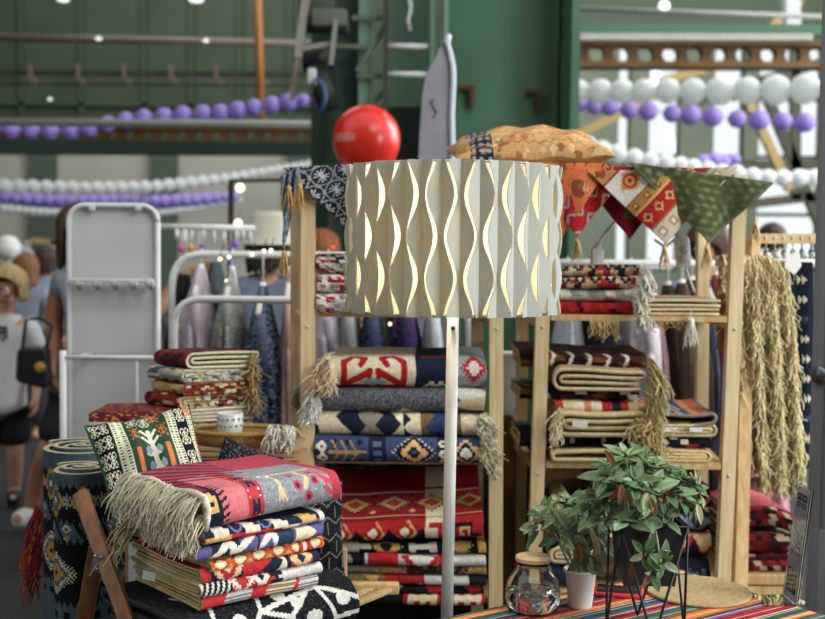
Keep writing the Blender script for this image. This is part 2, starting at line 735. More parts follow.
# ------------------------------------------------------------------ people
def skin(name, J, E, m, parent=None, sub=2, label=None, root=None):
    """one continuous surface grown round joints J{key: (point, radius or (rx, ry))} along edges E"""
    me = bpy.data.meshes.new(name)
    bm = bmesh.new()
    ly = bm.verts.layers.skin.verify()
    keys = list(J)
    o0 = Vector(J[root or keys[0]][0])
    vm = {}
    for k in keys:
        p, r = J[k]
        v = bm.verts.new(Vector(p) - o0)
        v[ly].radius = r if hasattr(r, '__len__') else (r, r)
        v[ly].use_root = (k == (root or keys[0]))
        vm[k] = v
    for a, b in E:
        bm.edges.new((vm[a], vm[b]))
    bm.to_mesh(me)
    bm.free()
    me.materials.append(m)
    o = bpy.data.objects.new(name, me)
    C.objects.link(o)
    s = o.modifiers.new('grow', 'SKIN')
    s.use_smooth_shade = True
    s.branch_smoothing = .6
    d = o.modifiers.new('smooth', 'SUBSURF')
    d.levels = d.render_levels = sub
    if parent is not None:
        o.parent = parent
        o.location = o0 - root_loc(parent)
    else:
        o.location = o0
    if label: o['label'] = label
    return o


def add_hand(J, E, key, wrist, d, side, pal, s=1.0, curl=.5):
    """palm, four unequal bent fingers and a thumb leaving the side of the palm"""
    d, side, pal = Vector(d).normalized(), Vector(side).normalized(), Vector(pal).normalized()
    w = Vector(wrist)
    J[key + 'palm'] = (w + d * .045 * s, (.022 * s, .03 * s))
    E.append((key, key + 'palm'))
    for i, (off, L) in enumerate(((-.03, .072), (-.01, .082), (.01, .078), (.03, .06))):
        b = w + d * .085 * s + side * off * s
        m1 = b + (d * (1 - curl * .3) + pal * curl * .5).normalized() * L * .5 * s
        e = m1 + (d * (1 - curl) + pal * curl).normalized() * L * .5 * s
        kk = [key + 'f%d%d' % (i, j) for j in range(3)]
        for k2, p, r in zip(kk, (b, m1, e), (.011, .0095, .008)):
            J[k2] = (p, r * s)
        E += [(key + 'palm', kk[0]), (kk[0], kk[1]), (kk[1], kk[2])]
    t0 = w + d * .03 * s - side * .035 * s
    t1 = t0 + (d * .8 - side * .6 + pal * .4).normalized() * .035 * s
    t2 = t1 + (d * .9 + pal * .4).normalized() * .03 * s
    for k2, p, r in ((key + 't0', t0, .013), (key + 't1', t1, .011), (key + 't2', t2, .009)):
        J[k2] = (p, r * s)
    E += [(key + 'palm', key + 't0'), (key + 't0', key + 't1'), (key + 't1', key + 't2')]


def face(parent, c, fwd, s=1.0, lips='#a5584e'):
    """eyes, brows and mouth on the head centred at c that looks along fwd"""
    c, fwd = Vector(c), Vector(fwd).normalized()
    up = Vector((0, 0, 1))
    rt = fwd.cross(up).normalized()
    for q in (-1, 1):
        e = c + fwd * .088 * s + rt * q * .032 * s + up * .005 * s
        ey = obj('eye', MB().ball(e, .013 * s, 12, 8), mat('eye white', '#e8e2da', .3), parent)
        obj('iris', MB().ball(e + fwd * .008 * s, .0075 * s, 10, 6), mat('iris', '#2e2018', .2), ey)
        obj('eyebrow', MB().tube([e + up * .022 * s - rt * .018 * s, e + up * .027 * s + fwd * .003, e + up * .022 * s + rt * .018 * s], .0035 * s, 6), mat('brow hair', '#6b4a2c', .8), parent)
    mo = c + fwd * .085 * s - up * .058 * s
    obj('mouth', MB().tube([mo - rt * .022 * s - fwd * .006 * s, mo + fwd * .003 * s, mo + rt * .022 * s - fwd * .006 * s], [.003 * s, .007 * s, .003 * s], 8), mat('lips', lips, .5), parent)


def hair_cap(name, parent, c, fwd, r, m, length=.1, fringe=.3, seed=1, sc3=(1, 1, 1)):
    """hair: a scalp shell that leaves the face free and hangs to a length behind and beside it"""
    c, fwd = Vector(c), Vector(fwd).normalized()
    up = Vector((0, 0, 1)); rt = fwd.cross(up).normalized()
    mb = MB()
    rng = random.Random(seed)
    seg, rings = 40, 16
    vs, fs = [], []
    for i in range(rings + 1):
        for k in range(seg + 1):
            a = -PI + 2 * PI * k / seg        # 0 = forwards
            front = max(0, math.cos(a)) ** .8
            bottom = (.5 + (1 - front) * .35 - front * (1 - fringe) * .16) * PI
            t = bottom * i / rings
            wv = 1 + .03 * math.sin(a * 13) + .02 * math.sin(a * 29 + i)
            rr = r * wv
            x, y, z = math.sin(t) * math.sin(a), math.sin(t) * math.cos(a), math.cos(t)
            z0 = z * rr
            if front < .55 and t > PI * .5:
                q = (t - PI * .5) / (bottom - PI * .5 + 1e-6)
                x, y = math.sin(a) * (1 - .1 * q), math.cos(a) * (1 - .1 * q)
                z0 = -q * length * (1 + .15 * math.sin(a * 9))
            p = c + rt * x * rr * sc3[0] + fwd * y * rr * sc3[1] + up * z0 * sc3[2]
            vs.append(p[:])
    for i in range(rings):
        for k in range(seg):
            b = i * (seg + 1) + k
            fs.append((b, b + 1, b + seg + 2, b + seg + 1))
    mb.add(vs, fs)
    o = obj(name, mb, m, parent)
    s = o.modifiers.new('thick', 'SOLIDIFY'); s.thickness = .012; s.offset = -1
    return o
# ============================================================ THE HALL
CONC = mat('dark concrete floor', '#232527', .75, noise=(1.5, .75, 1.2), bump=.1)
GREENP = mat('green panel paint', '#37452f', .6, noise=(1.2, .8, 1.15))
PLAST = mat('grey plaster', '#a3a294', .9, noise=(.7, .85, 1.1))
STEELG = mat('green steel paint', '#40684b', .45, noise=(1.6, .8, 1.15), bump=.05)
STEELL = mat('pale green steel paint', '#6f8f77', .5, noise=(3, .85, 1.1))
STEELD = mat('dark green steel paint', '#1c3325', .55, noise=(3, .8, 1.1))
GIRD = mat('brown yellow girder paint', '#7a5b2e', .6, noise=(4, .75, 1.2))
PIPE = mat('grey brown pipe', '#77695a', .5, noise=(4, .85, 1.1))
DARK = mat('dark metal', '#22241f', .5)
OLIVE = mat('olive grey pilaster', '#87907a', .8, noise=(1, .85, 1.1))
WHITEM = mat('white painted metal', '#d9dbd8', .35)
GREYM = mat('light grey metal', '#b9bdbd', .4)
ORANGEP = mat('orange pipe paint', '#a8713a', .55, noise=(3, .8, 1.1))

struct('floor', MB().box((0, 11, -.05), (40, 36, .1)), CONC)

YB = 22.0


def z_at(py, Y, px=412):
    return P(px, py, Y).z


def x_at(px, Y, py=250):
    return P(px, py, Y).x


xm = x_at(560, YB)
zs = z_at(152, YB)
struct('wall_back', MB().box(((-16 + xm) / 2, YB + .15, zs / 2), (16 + xm, .3, zs)), PLAST)
g = MB()
g.box(((-16 + xm) / 2, YB + .15, (zs + 11) / 2), (16 + xm, .3, 11 - zs))
for px in (-60, 22, 82, 145, 192, 240, 290, 345):
    x = x_at(px, YB, 60)
    g.box((x, YB - .03, (zs + 11) / 2), (.1, .1, 11 - zs))
for py in (108,):
    g.box(((-16 + xm) / 2, YB - .03, z_at(py, YB)), (16 + xm, .1, .07))
struct('wall_back_upper', g, GREENP)
g = MB()
for px in (45, 165, 300):
    g.box((x_at(px, YB), YB - .06, zs / 2), (.5, .25, zs))
struct('trim_pilasters', g, mat('dark green plaster', '#4c584a', .85))
# right part of the back wall: pilasters with tall windows between
xs = [x_at(p, YB, 130) for p in (560, 617, 630, 648, 680, 713, 744, 758, 822, 850, 900, 940)]
g = MB()
for a, b in ((0, 1), (2, 3), (4, 5), (6, 7), (8, 9), (10, 11)):
    g.box(((xs[a] + xs[b]) / 2, YB + .15, 5.5), (xs[b] - xs[a], .4, 11))
for a, b in ((1, 2), (3, 4), (5, 6), (7, 8), (9, 10)):
    g.box(((xs[a] + xs[b]) / 2, YB + .15, .55), (xs[b] - xs[a], .38, 1.1))
    g.box(((xs[a] + xs[b]) / 2, YB + .15, 8.3), (xs[b] - xs[a], .38, 5.4))
struct('wall_back_windowed', g, OLIVE)
for i, (a, b) in enumerate(((1, 2), (3, 4), (5, 6), (7, 8), (9, 10))):
    g = MB()
    for z in (1.12, 2.2, 3.3, 4.4, 5.58):
        g.box(((xs[a] + xs[b]) / 2, YB + .1, z), (xs[b] - xs[a], .08, .07))
    nb = max(1, int((xs[b] - xs[a]) / .75))
    for k in range(nb + 1):
        g.box((xs[a] + (xs[b] - xs[a]) * k / nb, YB + .1, 3.35), (.07, .08, 4.5))
    w = struct('window_%d' % (i + 1), g, mat('dark window bars', '#4a4c40', .6))
    obj('pane', MB().box(((xs[a] + xs[b]) / 2, YB + .16, 3.35), (xs[b] - xs[a], .006, 4.5)), glass('window glass', '#f4f8f6'), w, smooth=False)
struct('wall_front', MB().box((0, -5.5, 5.5), (32, .3, 11)), PLAST)
struct('wall_left', MB().box((-16, 12, 5.5), (.3, 20, 11)), GREENP)
struct('ceiling', MB().box((0, 14.5, 11.1), (32, 16, .2)), mat('dark roof boards', '#3a4136', .9))

# ---- pipes and girders of the hall
def rod(name, a, b, r, m, kind='structure', **k):
    return obj(name, MB().tube([a, b], r, 10), m, kind=kind, **k)


Y1 = 14.0
rod('trim_pipe', P(-80, 36, Y1), P(372, 45, Y1), .045, PIPE)
t = thing('cable_tray', 'thin dark hanging cable tray with short brackets under the grey brown pipe', 'cable tray', P(150, 80, 15))
g = MB().bar(P(-60, 72, 15), P(330, 75, 15), .05, .07)
g.bar(P(-60, 83.5, 15), P(330, 86, 15), .02, .03)
obj('rail', g, mat('tray metal', '#37362c', .6), t, smooth=False)
for i, px in enumerate((30, 78, 124, 171, 216, 262)):
    g = MB().bar(P(px, 64, 14.9), P(px, 79, 14.9), .05)
    g.bar(P(px, 77, 14.9), P(px + 7, 84, 14.9), .06)
    obj('bracket', g, PIPE, t, smooth=False)
rod('trim_pipe_lower', P(-60, 121.5, 9.2), P(345, 124.5, 9.2), .032, mat('grey pipe', '#83867c', .5))
# girders with round holes


def holed_girder(name, pa, pb, Y, h0, holes, m, r, th=.12):
    """a flat steel girder whose web is pierced by round holes"""
    A, B = P(*pa, Y), P(*pb, Y)
    g = MB()
    L = (B - A).length
    ex = (B - A).normalized()
    up = Vector((0, 0, 1))
    n = holes
    seg = L / n
    for i in range(n):
        c = A + ex * seg * (i + .5)
        ring, outer = [], []
        K_ = 24
        for k in range(K_):
            a = 2 * PI * k / K_
            ca, sa = math.cos(a), math.sin(a)
            ring.append(c + ex * ca * r + up * sa * r)
            s = min((seg / 2) / max(abs(ca), 1e-6), (h0 / 2) / max(abs(sa), 1e-6))
            outer.append(c + ex * ca * s + up * sa * s)
        for dy in (0, th):
            pass
        off = Vector((0, th, 0))
        vs = ring + outer + [p + off for p in ring] + [p + off for p in outer]
        fs = []
        for k in range(K_):
            k2 = (k + 1) % K_
            fs += [(k, k2, K_ + k2, K_ + k), (2 * K_ + k, 3 * K_ + k, 3 * K_ + k2, 2 * K_ + k2), (k, 2 * K_ + k, 2 * K_ + k2, k2)]
        g.add([p[:] for p in vs], fs)
    for sgn in (-1, 1):
        a, b = A + up * sgn * h0 / 2, B + up * sgn * h0 / 2
        g.bar(a + Vector((0, th / 2, 0)), b + Vector((0, th / 2, 0)), .25, .05, up=(0, 0, 1))
    return struct(name, g, m)


holed_girder('beam_perforated', (-70, 134, ), (345, 136), 16, .2, 24, mat('rusty girder paint', '#63451f', .7, noise=(3, .7, 1.2)), .055)
holed_girder('beam_holed', (560, 54), (830, 55), 11, .2, 11, GIRD, .075)
struct('beam_green', MB().bar(P(-70, 147, 13), P(350, 149, 13), .1, .16), STEELD)
struct('beam_white', MB().bar(P(560, 37, 10.6), P(812, 37.5, 10.6), .06, .06), mat('pale beam', '#b8b8ac', .5))
struct('beam_pale_green', MB().bar(P(560, 29, 10.8), P(830, 31, 10.8), .1, .1), mat('mid green steel', '#4f7258', .5))
rod('trim_pipe_thin', P(560, 8, 12), P(830, 17, 12), .026, mat('dull pipe', '#85877f', .6))
rod('trim_pipe_orange', P(256.5, -40, 13.5), P(261, 125, 13.5), .05, ORANGEP)
for i, (a, b) in enumerate((((575, 137), (660, 92)), ((660, 82), (730, 62)), ((745, 95), (790, 190)), ((800, 0), (770, 30)))):
    struct('beam_brace', MB().bar(P(*a, 15), P(*b, 15), .11, .11), mat('tan brace', '#a98f5f', .7))
g = MB()
for a, b in (((795, 10), (795, 200)), ((560, 165), (830, 165)), ((740, 205), (830, 195)), ((700, 100), (830, 60)), ((760, 80), (830, 250))):
    g.bar(P(*a, 19), P(*b, 19), .16, .16)
struct('beam_lattice', g, mat('far lattice', '#6b6a58', .8))
struct('beam_upright', MB().bar(P(790, -20, 13), P(792, 28, 13), .16, .16), GREYM)
struct('beam_upper_green', MB().bar(P(560, 14, 17), P(830, 20, 17), .6, .75), mat('dim green beam', '#46543f', .7))

# ---- the big green column
cb = 7.0
zt = 6.2


def vslab(px0, px1, Y, th, z0=0, z1=zt):
    a, b = x_at(px0, Y), x_at(px1, Y)
    return MB().box(((a + b) / 2, Y + th / 2, (z0 + z1) / 2), (b - a, th, z1 - z0))


col_ = struct('column', vslab(440, 573, cb + .45, .06), STEELG)
obj('flange', MB().box((x_at(569, cb) + .005, cb + .2, zt / 2), (.05, .62, zt)), STEELG, col_, smooth=False)
obj('stiffener', MB().box((x_at(552, cb + .4), cb + .42, zt / 2), (.035, .06, zt)), STEELG, col_, smooth=False)
obj('flange', MB().box((x_at(444, cb), cb + .3, zt / 2), (.03, .4, zt)), STEELL, col_, smooth=False)
obj('flange', MB().box((x_at(433, cb), cb + .25, zt / 2), (.055, .1, zt)), STEELL, col_, smooth=False)
for px, py in ((467, 88), (534, 92)):
    p = P(px, py, cb + .4)
    g = MB().box((p.x, p.y, p.z), (.1, .06, .03), bev=.008)
    g.box((p.x + .03, p.y, p.z - .06), (.03, .05, .13), bev=.008)
    obj('bracket', g, mat('rust', '#5a4026', .9, noise=(60, .5, 1.4)), col_, smooth=False)
lat = struct('column_lattice', vslab(336, 358, cb + .5, .1), STEELD)
obj('plate', vslab(385, 430, cb + .9, .05, z_at(107, cb + .9)), STEELL, lat, smooth=False)
obj('plate', vslab(370, 430, cb + .88, .05, 0, z_at(107, cb + .9)), STEELD, lat, smooth=False)
obj('plate', vslab(310, 336, cb + .9, .05, 0), mat('deep green steel', '#22402e', .6), lat, smooth=False)
obj('angle', vslab(357, 370, cb + .35, .08), STEELL, lat, smooth=False)
obj('angle', vslab(381, 386, cb + .2, .12), mat('dark upright', '#34392f', .6), lat, smooth=False)
for py in (46, 74):
    obj('rung', MB().tube([P(384, py, cb + .25), P(429, py + .5, cb + .25)], .017, 10), WHITEM, lat)
for a, b, w in (((357, 72), (384, 28), .055), ((357, 76), (382, 76), .03), ((368, 108), (384, 92), .035), ((352, 18), (382, 18), .03), ((330, 46), (366, 47), .03)):
    obj('brace', MB().bar(P(*a, cb + .3), P(*b, cb + .3), w, .03), mat('olive steel', '#5c6a55', .6), lat, smooth=False)
g = MB()
g.tube([P(407, -15, cb), P(411, 8, cb), P(408, 20, cb), P(410, 31, cb)], .012, 8)
obj('cable', g, GREYM, lat)

# ---- hoist with a blue hose
t = thing('crane_hoist', 'grey steel hoist box with a blue hose hanging near the green column', 'hoist', P(318, 115, 6.8))
obj('housing', MB().box(P(331, 22, 6.9), (.2, .3, .1), bev=.01), mat('olive grey box', '#59604f', .6), t, smooth='auto')
obj('housing', MB().box(P(318, 10, 7.0), (.22, .2, .25), bev=.01), mat('dim olive box', '#3d443a', .6), t, smooth='auto')
obj('bracket', MB().bar(P(307, -10, 6.8), P(298, 58, 6.8), .045), mat('steel light', '#8b8a7b', .5), t, smooth=False)
obj('bracket', MB().bar(P(298, 58, 6.8), P(292, 100, 6.8), .03), PIPE, t, smooth=False)
obj('bracket', MB().bar(P(300, 49, 6.8), P(336, 43, 6.8), .03), mat('steel light', '#8b8a7b', .5), t, smooth=False)
obj('bracket', MB().bar(P(336, 20, 6.75), P(331, 65, 6.75), .025), mat('steel light', '#8b8a7b', .5), t, smooth=False)
obj('motor', MB().tube([P(303, 58, 7), P(332, 56, 7)], .09, 20), DARK, t)
obj('motor', MB().tube([P(316, 65, 6.9), P(330, 110, 6.9)], .07, 18), DARK, t)
obj('switch_box', MB().box(P(312, 77, 6.7), (.05, .05, .1), bev=.01), GREYM, t, smooth='auto')
obj('hose', MB().tube([P(316, 78, 6.65), P(323, 85, 6.65), P(326, 98, 6.65), P(321, 112, 6.65)], .014, 8), mat('blue hose', '#3a4f7c', .4), t)
obj('hose', MB().tube([P(313, 82, 6.65), P(311, 95, 6.65), P(314, 104, 6.65), P(320, 114, 6.65)], .009, 8), DARK, t)

# ---- lamps under the roof, seen out of focus
def hall_lamp(px, py, Y, w, label, s, flat=.45):
    p = P(px, py, Y)
    r = w / F * Y / 2
    t = thing('hall_lamp', label, 'lamp', p, 'lamps under the hall roof')
    obj('shade', MB().lathe([(.3 * r, .8 * r), (.5 * r, .6 * r), (1.05 * r, .1 * r), (1.1 * r, 0), (1.0 * r, .05 * r)], 20, p), GREYM, t)
    obj('bulb', MB().ball(p, r, 16, 10, (1, 1, flat)), glow('lamp glow', '#f4fff4', s), t)


hall_lamp(63, -1, 18, 12, 'glowing hall lamp above the dark green panels, at the top edge', 1.5)
hall_lamp(196, -1, 18, 15, 'wide pale green hall lamp cut by the top edge of the picture', 1.6)
hall_lamp(98.5, 38.5, 13.8, 6.5, 'small white lamp on the grey brown pipe, first along it', 2)
hall_lamp(206, 40.5, 13.8, 6.5, 'small white lamp on the grey brown pipe beside the orange pipe', 2)
hall_lamp(50, 99, 17, 5, 'dim small lamp low under the cable tray', .15)
hall_lamp(664, 6, 12, 11, 'bright round hall lamp right of the green column', 5, .9)
hall_lamp(607, 49, 11.3, 9, 'bright small lamp behind a hole of the brown girder', 4, .8)

# ---- balloon garlands
BW = translucent_cloth('white balloon rubber', '#ebeeeb', '#eef0ee', .45, 8)
BP = translucent_cloth('purple balloon rubber', '#b9a2e8', '#b7a0ea', .35, 8)


def garland(label, pts, m, Yf, group='balloon garlands', s_r=1.0):
    pp = [(P(x, y, Yf(x)), d / F * Yf(x) / 2) for x, y, d in pts]
    t = thing('hanging_balloon_garland', label, 'garland', min((p for p, r in pp), key=lambda p: p.z), group)
    obj('string', MB().tube([p for p, r in pp], .006, 5), mat('string', '#c9c6bd', .8), t)
    first = None
    rng = random.Random(len(pts))
    for p, r in pp:
        if first is None:
            mb = MB().ball((0, 0, 0), 1, 24, 16, (1, 1, .97))
            mb.tube([(0, 0, -.94), (0, 0, -1.04), (0, 0, -1.1)], [.05, .03, .09], 8)
            first = obj('balloon', mb, m, t, origin=(0, 0, 0))
            o = first
        else:
            o = first.copy()
            C.objects.link(o)
        o.location = p - Vector(t.location)
        k = r * rng.uniform(.96, 1.04)
        o.scale = (k, k, k)
        o.rotation_euler = (rng.uniform(-.8, .8), rng.uniform(-.8, .8), rng.uniform(0, 6))
    return t


def interp(knots, step):
    """points along a px poly-line spaced by the local balloon size"""
    out = []
    k = np.array(knots, float)
    x = k[0, 0]
    while x <= k[-1, 0]:
        y = np.interp(x, k[:, 0], k[:, 1])
        d = np.interp(x, k[:, 0], k[:, 2])
        out.append((x, y, d))
        x += d * step
    return out


garland('purple balloon garland crossing the dark green panels above the grey pipe',
        [(-8, 129, 18), (12, 130, 18), (32, 130.5, 18), (51, 131, 18), (71, 130.5, 18), (89, 128.5, 17.5), (108, 124, 17), (126, 120.5, 17), (144, 118, 17),
         (164, 116.5, 17.5), (183, 115, 18), (203, 113.8, 18), (221, 113, 18), (238, 110.5, 18), (254, 107.5, 18), (272, 105, 18), (289, 102, 18), (303, 100.5, 13), (313, 101, 9)],
        BP, lambda x: 11.5)
garland('white balloon garland topmost of three against the grey wall at left',
        interp([(-10, 186, 17), (30, 187, 15.5), (90, 188.5, 14), (150, 187, 13.5), (200, 182, 13), (230, 178, 11), (270, 171, 9.5), (310, 164, 8), (335, 160, 7)], .87), BW, lambda x: 16 + x / 60)
garland('purple balloon garland just under the top white one behind the white mirror',
        interp([(-6, 196, 15), (20, 199, 15), (50, 201, 15), (100, 201.5, 14), (160, 201.5, 14), (200, 200, 14), (235, 196, 10)], .74), BP, lambda x: 18.5)
garland('thin white balloon garland lowest of three, small and far away',
        interp([(4, 209, 9), (40, 212, 9), (100, 214, 8), (160, 213, 7), (200, 208, 6.5), (240, 200, 6)], .8), BW, lambda x: 20)
garland('row of large white balloons under the brown girder',
        [(556, 91, 25), (578, 91.5, 25), (600, 91.5, 25), (622, 91.3, 25), (644, 91.2, 25), (668, 91, 26), (693, 91, 27), (720, 91, 28), (747, 90.5, 28.5), (775, 90, 30), (805, 89, 31), (836, 88, 31)],
        BW, lambda x: 10.4 - (x - 556) / 200)
garland('row of purple balloons hanging just below the large white balloons',
        [(560, 98, 17), (580, 103, 17), (594, 105.5, 18), (610, 107.5, 18), (629, 109.5, 19), (648.5, 111, 19), (672, 113.5, 18.5), (691, 115.2, 19.5), (713, 116.5, 20), (737, 119, 18), (759, 120, 20), (783, 121, 18.5), (805, 122.5, 19.5), (830, 124, 19)],
        BP, lambda x: 10.9)
garland('white balloon garland sloping down behind the orange cushion and hanging cloths',
        [(570, 140, 20), (587, 146, 20), (602, 150, 20), (617, 154, 20), (634, 158, 19), (650, 161, 18), (666, 163, 18), (680, 165, 17), (693, 167, 17), (708, 169, 16), (722, 171, 16), (737, 173, 17), (753, 176, 17), (768, 177.5, 17), (783, 178, 17.5), (799, 178, 18), (815, 178, 18)],
        BW, lambda x: 12.5)
garland('short cluster of purple balloons above the green damask cloth',
        [(693, 165, 12), (704, 161, 13), (715, 159, 14), (725, 162, 13), (735, 159, 12)], BP, lambda x: 13.2)

# ---- red balloon
rb = P(366.5, 139, 5.4)
r_ = 33.5 / F * 5.4
t = thing('red_balloon', 'single red balloon with pale print, floating behind the lamp', 'balloon', rb - Vector((0, 0, r_ * 1.3)))
prof = [(1e-4, 1.0)] + [(math.sin(a) * (1 if a < PI / 2 else 1 - .16 * (a - PI / 2) ** 2 / 1.5), math.cos(a) * (1 if a < PI / 2 else 1.22)) for a in np.linspace(.12, PI - .1, 26)] + [(.04, -1.24), (.09, -1.3), (.02, -1.3)]
bl = obj('skin', MB().lathe([(r * r_, z * r_) for r, z in prof], 40, rb), mat('red balloon rubber', '#e02a1e', .28, noise=(5, .97, 1.03), spec=.6), t)
# worn pale lettering printed on its side, too small to read
g = MB()
for i, (w, strokes) in enumerate((((1), 'LH'), (1, 'E'), (1, 'LH'), (1, 'E'), (1, 'LH'))):
    for k, (fx, fz, sx, sz) in enumerate(((0, 0, .22, 1), (.4, .38, .5, .22), (.4, 0, .5, .2), (.4, -.38, .5, .22)) if i % 2 else ((0, 0, .22, 1), (.6, 0, .22, 1), (.3, 0, .4, .2))):
        a0 = math.radians(-150 + i * 9 + fx * 7.5)
        hgt = .115 * r_ * 2
        zc = rb.z - .02 * r_ + fz * hgt
        for q in range(2):
            aa = a0 + math.radians(sx * 7) * q
        quad = []
        for aa, zz in ((a0, zc - sz * hgt / 2), (a0 + math.radians(sx * 7), zc - sz * hgt / 2), (a0 + math.radians(sx * 7), zc + sz * hgt / 2), (a0, zc + sz * hgt / 2)):
            rr = r_ * math.sqrt(max(.05, 1 - ((zz - rb.z) / r_) ** 2))
            quad.append((rb.x + math.cos(aa) * rr, rb.y + math.sin(aa) * rr, zz))
        inn = [tuple(np.array(p) * 1.0) for p in quad]
        out = [(rb.x + (p[0] - rb.x) * 1.012, rb.y + (p[1] - rb.y) * 1.012, p[2]) for p in quad]
        g.add(inn + out, [(4, 5, 6, 7), (0, 1, 5, 4), (1, 2, 6, 5), (2, 3, 7, 6), (3, 0, 4, 7)])
obj('lettering', g, mat('pale print', '#e3a08f', .5), t, smooth=False)
obj('ribbon', MB().tube([rb - Vector((0, 0, r_ * 1.3)), rb - Vector((.05, 0, r_ * 3.5)), rb - Vector((0, 0, r_ * 6)), Vector((rb.x, rb.y, .02))], .004, 5), mat('ribbon', '#c9b8a8', .6), t)

# ---- tall grey board in a fabric cover
Yb = 4.9
t = thing('padded_board', 'tall grey fabric covered board with a pointed top, standing upright behind the lamp', 'board', (P(436, 300, Yb).x, Yb, 0))
outl = [(447, 37), (441, 44), (436, 55), (430, 65), (425, 75), (422, 92), (420, 120), (417.5, 165), (416, 260), (417, 420), (421, 520), (428, 558)]
outr = [(446, 558), (452, 520), (454, 420), (454, 260), (453, 165), (452, 110), (453.5, 80), (453, 65), (450, 52), (447.5, 44), (449, 36)]
outer = [P(x, y, Yb) for x, y in outl + outr]
zmin = min(p.z for p in outer)
outer = [Vector((p.x, 0, (p.z - zmin) * (outer[0].z / (outer[0].z - zmin)))) for p in outer]
g = MB().prism([(p.x, p.z) for p in outer], (0, Yb, 0), (1, 0, 0), (0, 0, 1), -.05)
o = obj('cover', g, mat('grey cover cloth', '#83838a', .8, noise=(6, .85, 1.1), bump=.1), t, smooth=False)
b = o.modifiers.new('soft', 'BEVEL'); b.width = .018; b.segments = 3
rr = [Vector((x, Yb - .01, z)) for x, z in [(p.x, p.z) for p in outer[len(outl) - 0:]]]
obj('piping', MB().tube(rr, .011, 8), mat('pale blue piping', '#c2cbd6', .7), t)
tip_ = outer[0]
obj('tip', MB().tube([(tip_.x - .005, Yb, tip_.z - .03), (tip_.x + .005, Yb, tip_.z), (tip_.x + .014, Yb, tip_.z + .01)], [.018, .013, .008], 8), mat('pale blue piping', '#c2cbd6', .7), t)
g = MB()
for a, b_ in (((434, 99), (430, 103)), ((431, 102), (435, 110)), ((434, 108), (437, 113)), ((437, 112), (433, 118))):
    A, B = P(*a, Yb - .003), P(*b_, Yb - .003)
    g.bar(A, B, .006, .004)
obj('mark', g, DARK, t, smooth=False)
# ============================================================ PEOPLE AND CLOTHES RACKS
SKIN = mat('skin', '#c4957a', .55, noise=(12, .95, 1.05))
SKIN2 = mat('tanned skin', '#9c6c50', .55, noise=(12, .95, 1.05))


def person(name, label, Yp, H, cx, parts, group=None):
    """H joints in pixels; returns the empty at the feet"""
    return thing(name, label, 'person', (x_at(cx, Yp), Yp, 0), group)


def body(t, J0, Yp, m, E):
    J = {k: (P(x, y, Yp + dy), r) for k, (x, y, dy, r) in J0.items()}
    return J


# -- boy with blond hair
Yp = 6.3
t = thing('person', 'blond child in a white printed t-shirt and black shorts, walking towards us', 'person', (x_at(6, Yp), Yp, 0))
q = lambda x, y, d=0: P(x, y, Yp + d)
J, E = {}, []
for k, (x, y, d, r) in dict(pelvis=(4, 402, 0, .105), belly=(5, 375, 0, .1), chest=(6, 338, 0, .1), neck0=(7, 314, 0, .055), neck=(7.5, 306, -.01, .048),
                            jaw=(7.5, 298, -.035, .062), head=(8, 287, 0, .088), crown=(8, 279, .01, .075), nose=(7.5, 292, -.1, .011), ear1=(-7, 290, 0, .014), ear2=(23, 290, 0, .014),
                            sh1=(-16, 322, 0, .052), el1=(-24, 358, .02, .038), wr1=(-22, 392, -.05, .028),
                            sh2=(29, 322, 0, .052), el2=(38, 360, .02, .038), wr2=(36, 395, -.05, .028),
                            hip1=(-6, 412, 0, .078), kn1=(-8, 448, -.04, .05), ca1=(-8, 470, 0, .048), an1=(-8, 494, .02, .034), to1=(-10, 503, -.12, .03),
                            hip2=(14, 412, 0, .078), kn2=(15, 450, -.02, .05), ca2=(15, 470, .04, .048), an2=(14, 492, .06, .034), to2=(13, 500, -.06, .03)).items():
    J[k] = (q(x, y, d), r)
E = [('pelvis', 'belly'), ('belly', 'chest'), ('chest', 'neck0'), ('neck0', 'neck'), ('neck', 'jaw'), ('jaw', 'head'), ('head', 'crown'), ('jaw', 'nose'), ('head', 'ear1'), ('head', 'ear2'),
     ('chest', 'sh1'), ('sh1', 'el1'), ('el1', 'wr1'), ('chest', 'sh2'), ('sh2', 'el2'), ('el2', 'wr2'),
     ('pelvis', 'hip1'), ('hip1', 'kn1'), ('kn1', 'ca1'), ('ca1', 'an1'), ('an1', 'to1'), ('pelvis', 'hip2'), ('hip2', 'kn2'), ('kn2', 'ca2'), ('ca2', 'an2'), ('an2', 'to2')]
for k, s_ in (('wr1', -1), ('wr2', 1)):
    add_hand(J, E, k, J[k][0], (0, -.1, -1), (0, 1, 0), (-s_, 0, 0), .8)
skin('body', J, E, SKIN, t, root='pelvis')
hc = J['head'][0]
face(t, hc + Vector((0, 0, -.01)), (-.1, -1, -.05), .95)
hair_cap('hair', t, hc + Vector((0, .01, .02)), (-.1, -1, 0), .106, mat('blond hair', '#b39c6a', .6, noise=(40, .6, 1.2), stretch=(3, 3, .4)), .09, .3)
TS = mat('white jersey', '#d6d5d3', .9, noise=(9, .9, 1.05))
Js = {k: (J[k][0], r) for k, r in dict(belly=.128, chest=.13, neck0=.07, sh1=.075, sh2=.075).items()}
Js['hem'] = (q(4, 400), .135)
Js['hem0'] = (q(4, 418), .13)
Js['sl1'] = (J['sh1'][0].lerp(J['el1'][0], .8), .066)
Js['sl2'] = (J['sh2'][0].lerp(J['el2'][0], .8), .066)
sh = skin('t_shirt', Js, [('hem0', 'hem'), ('hem', 'belly'), ('belly', 'chest'), ('chest', 'neck0'), ('chest', 'sh1'), ('sh1', 'sl1'), ('chest', 'sh2'), ('sh2', 'sl2')], TS, t, root='hem0')
g = MB()
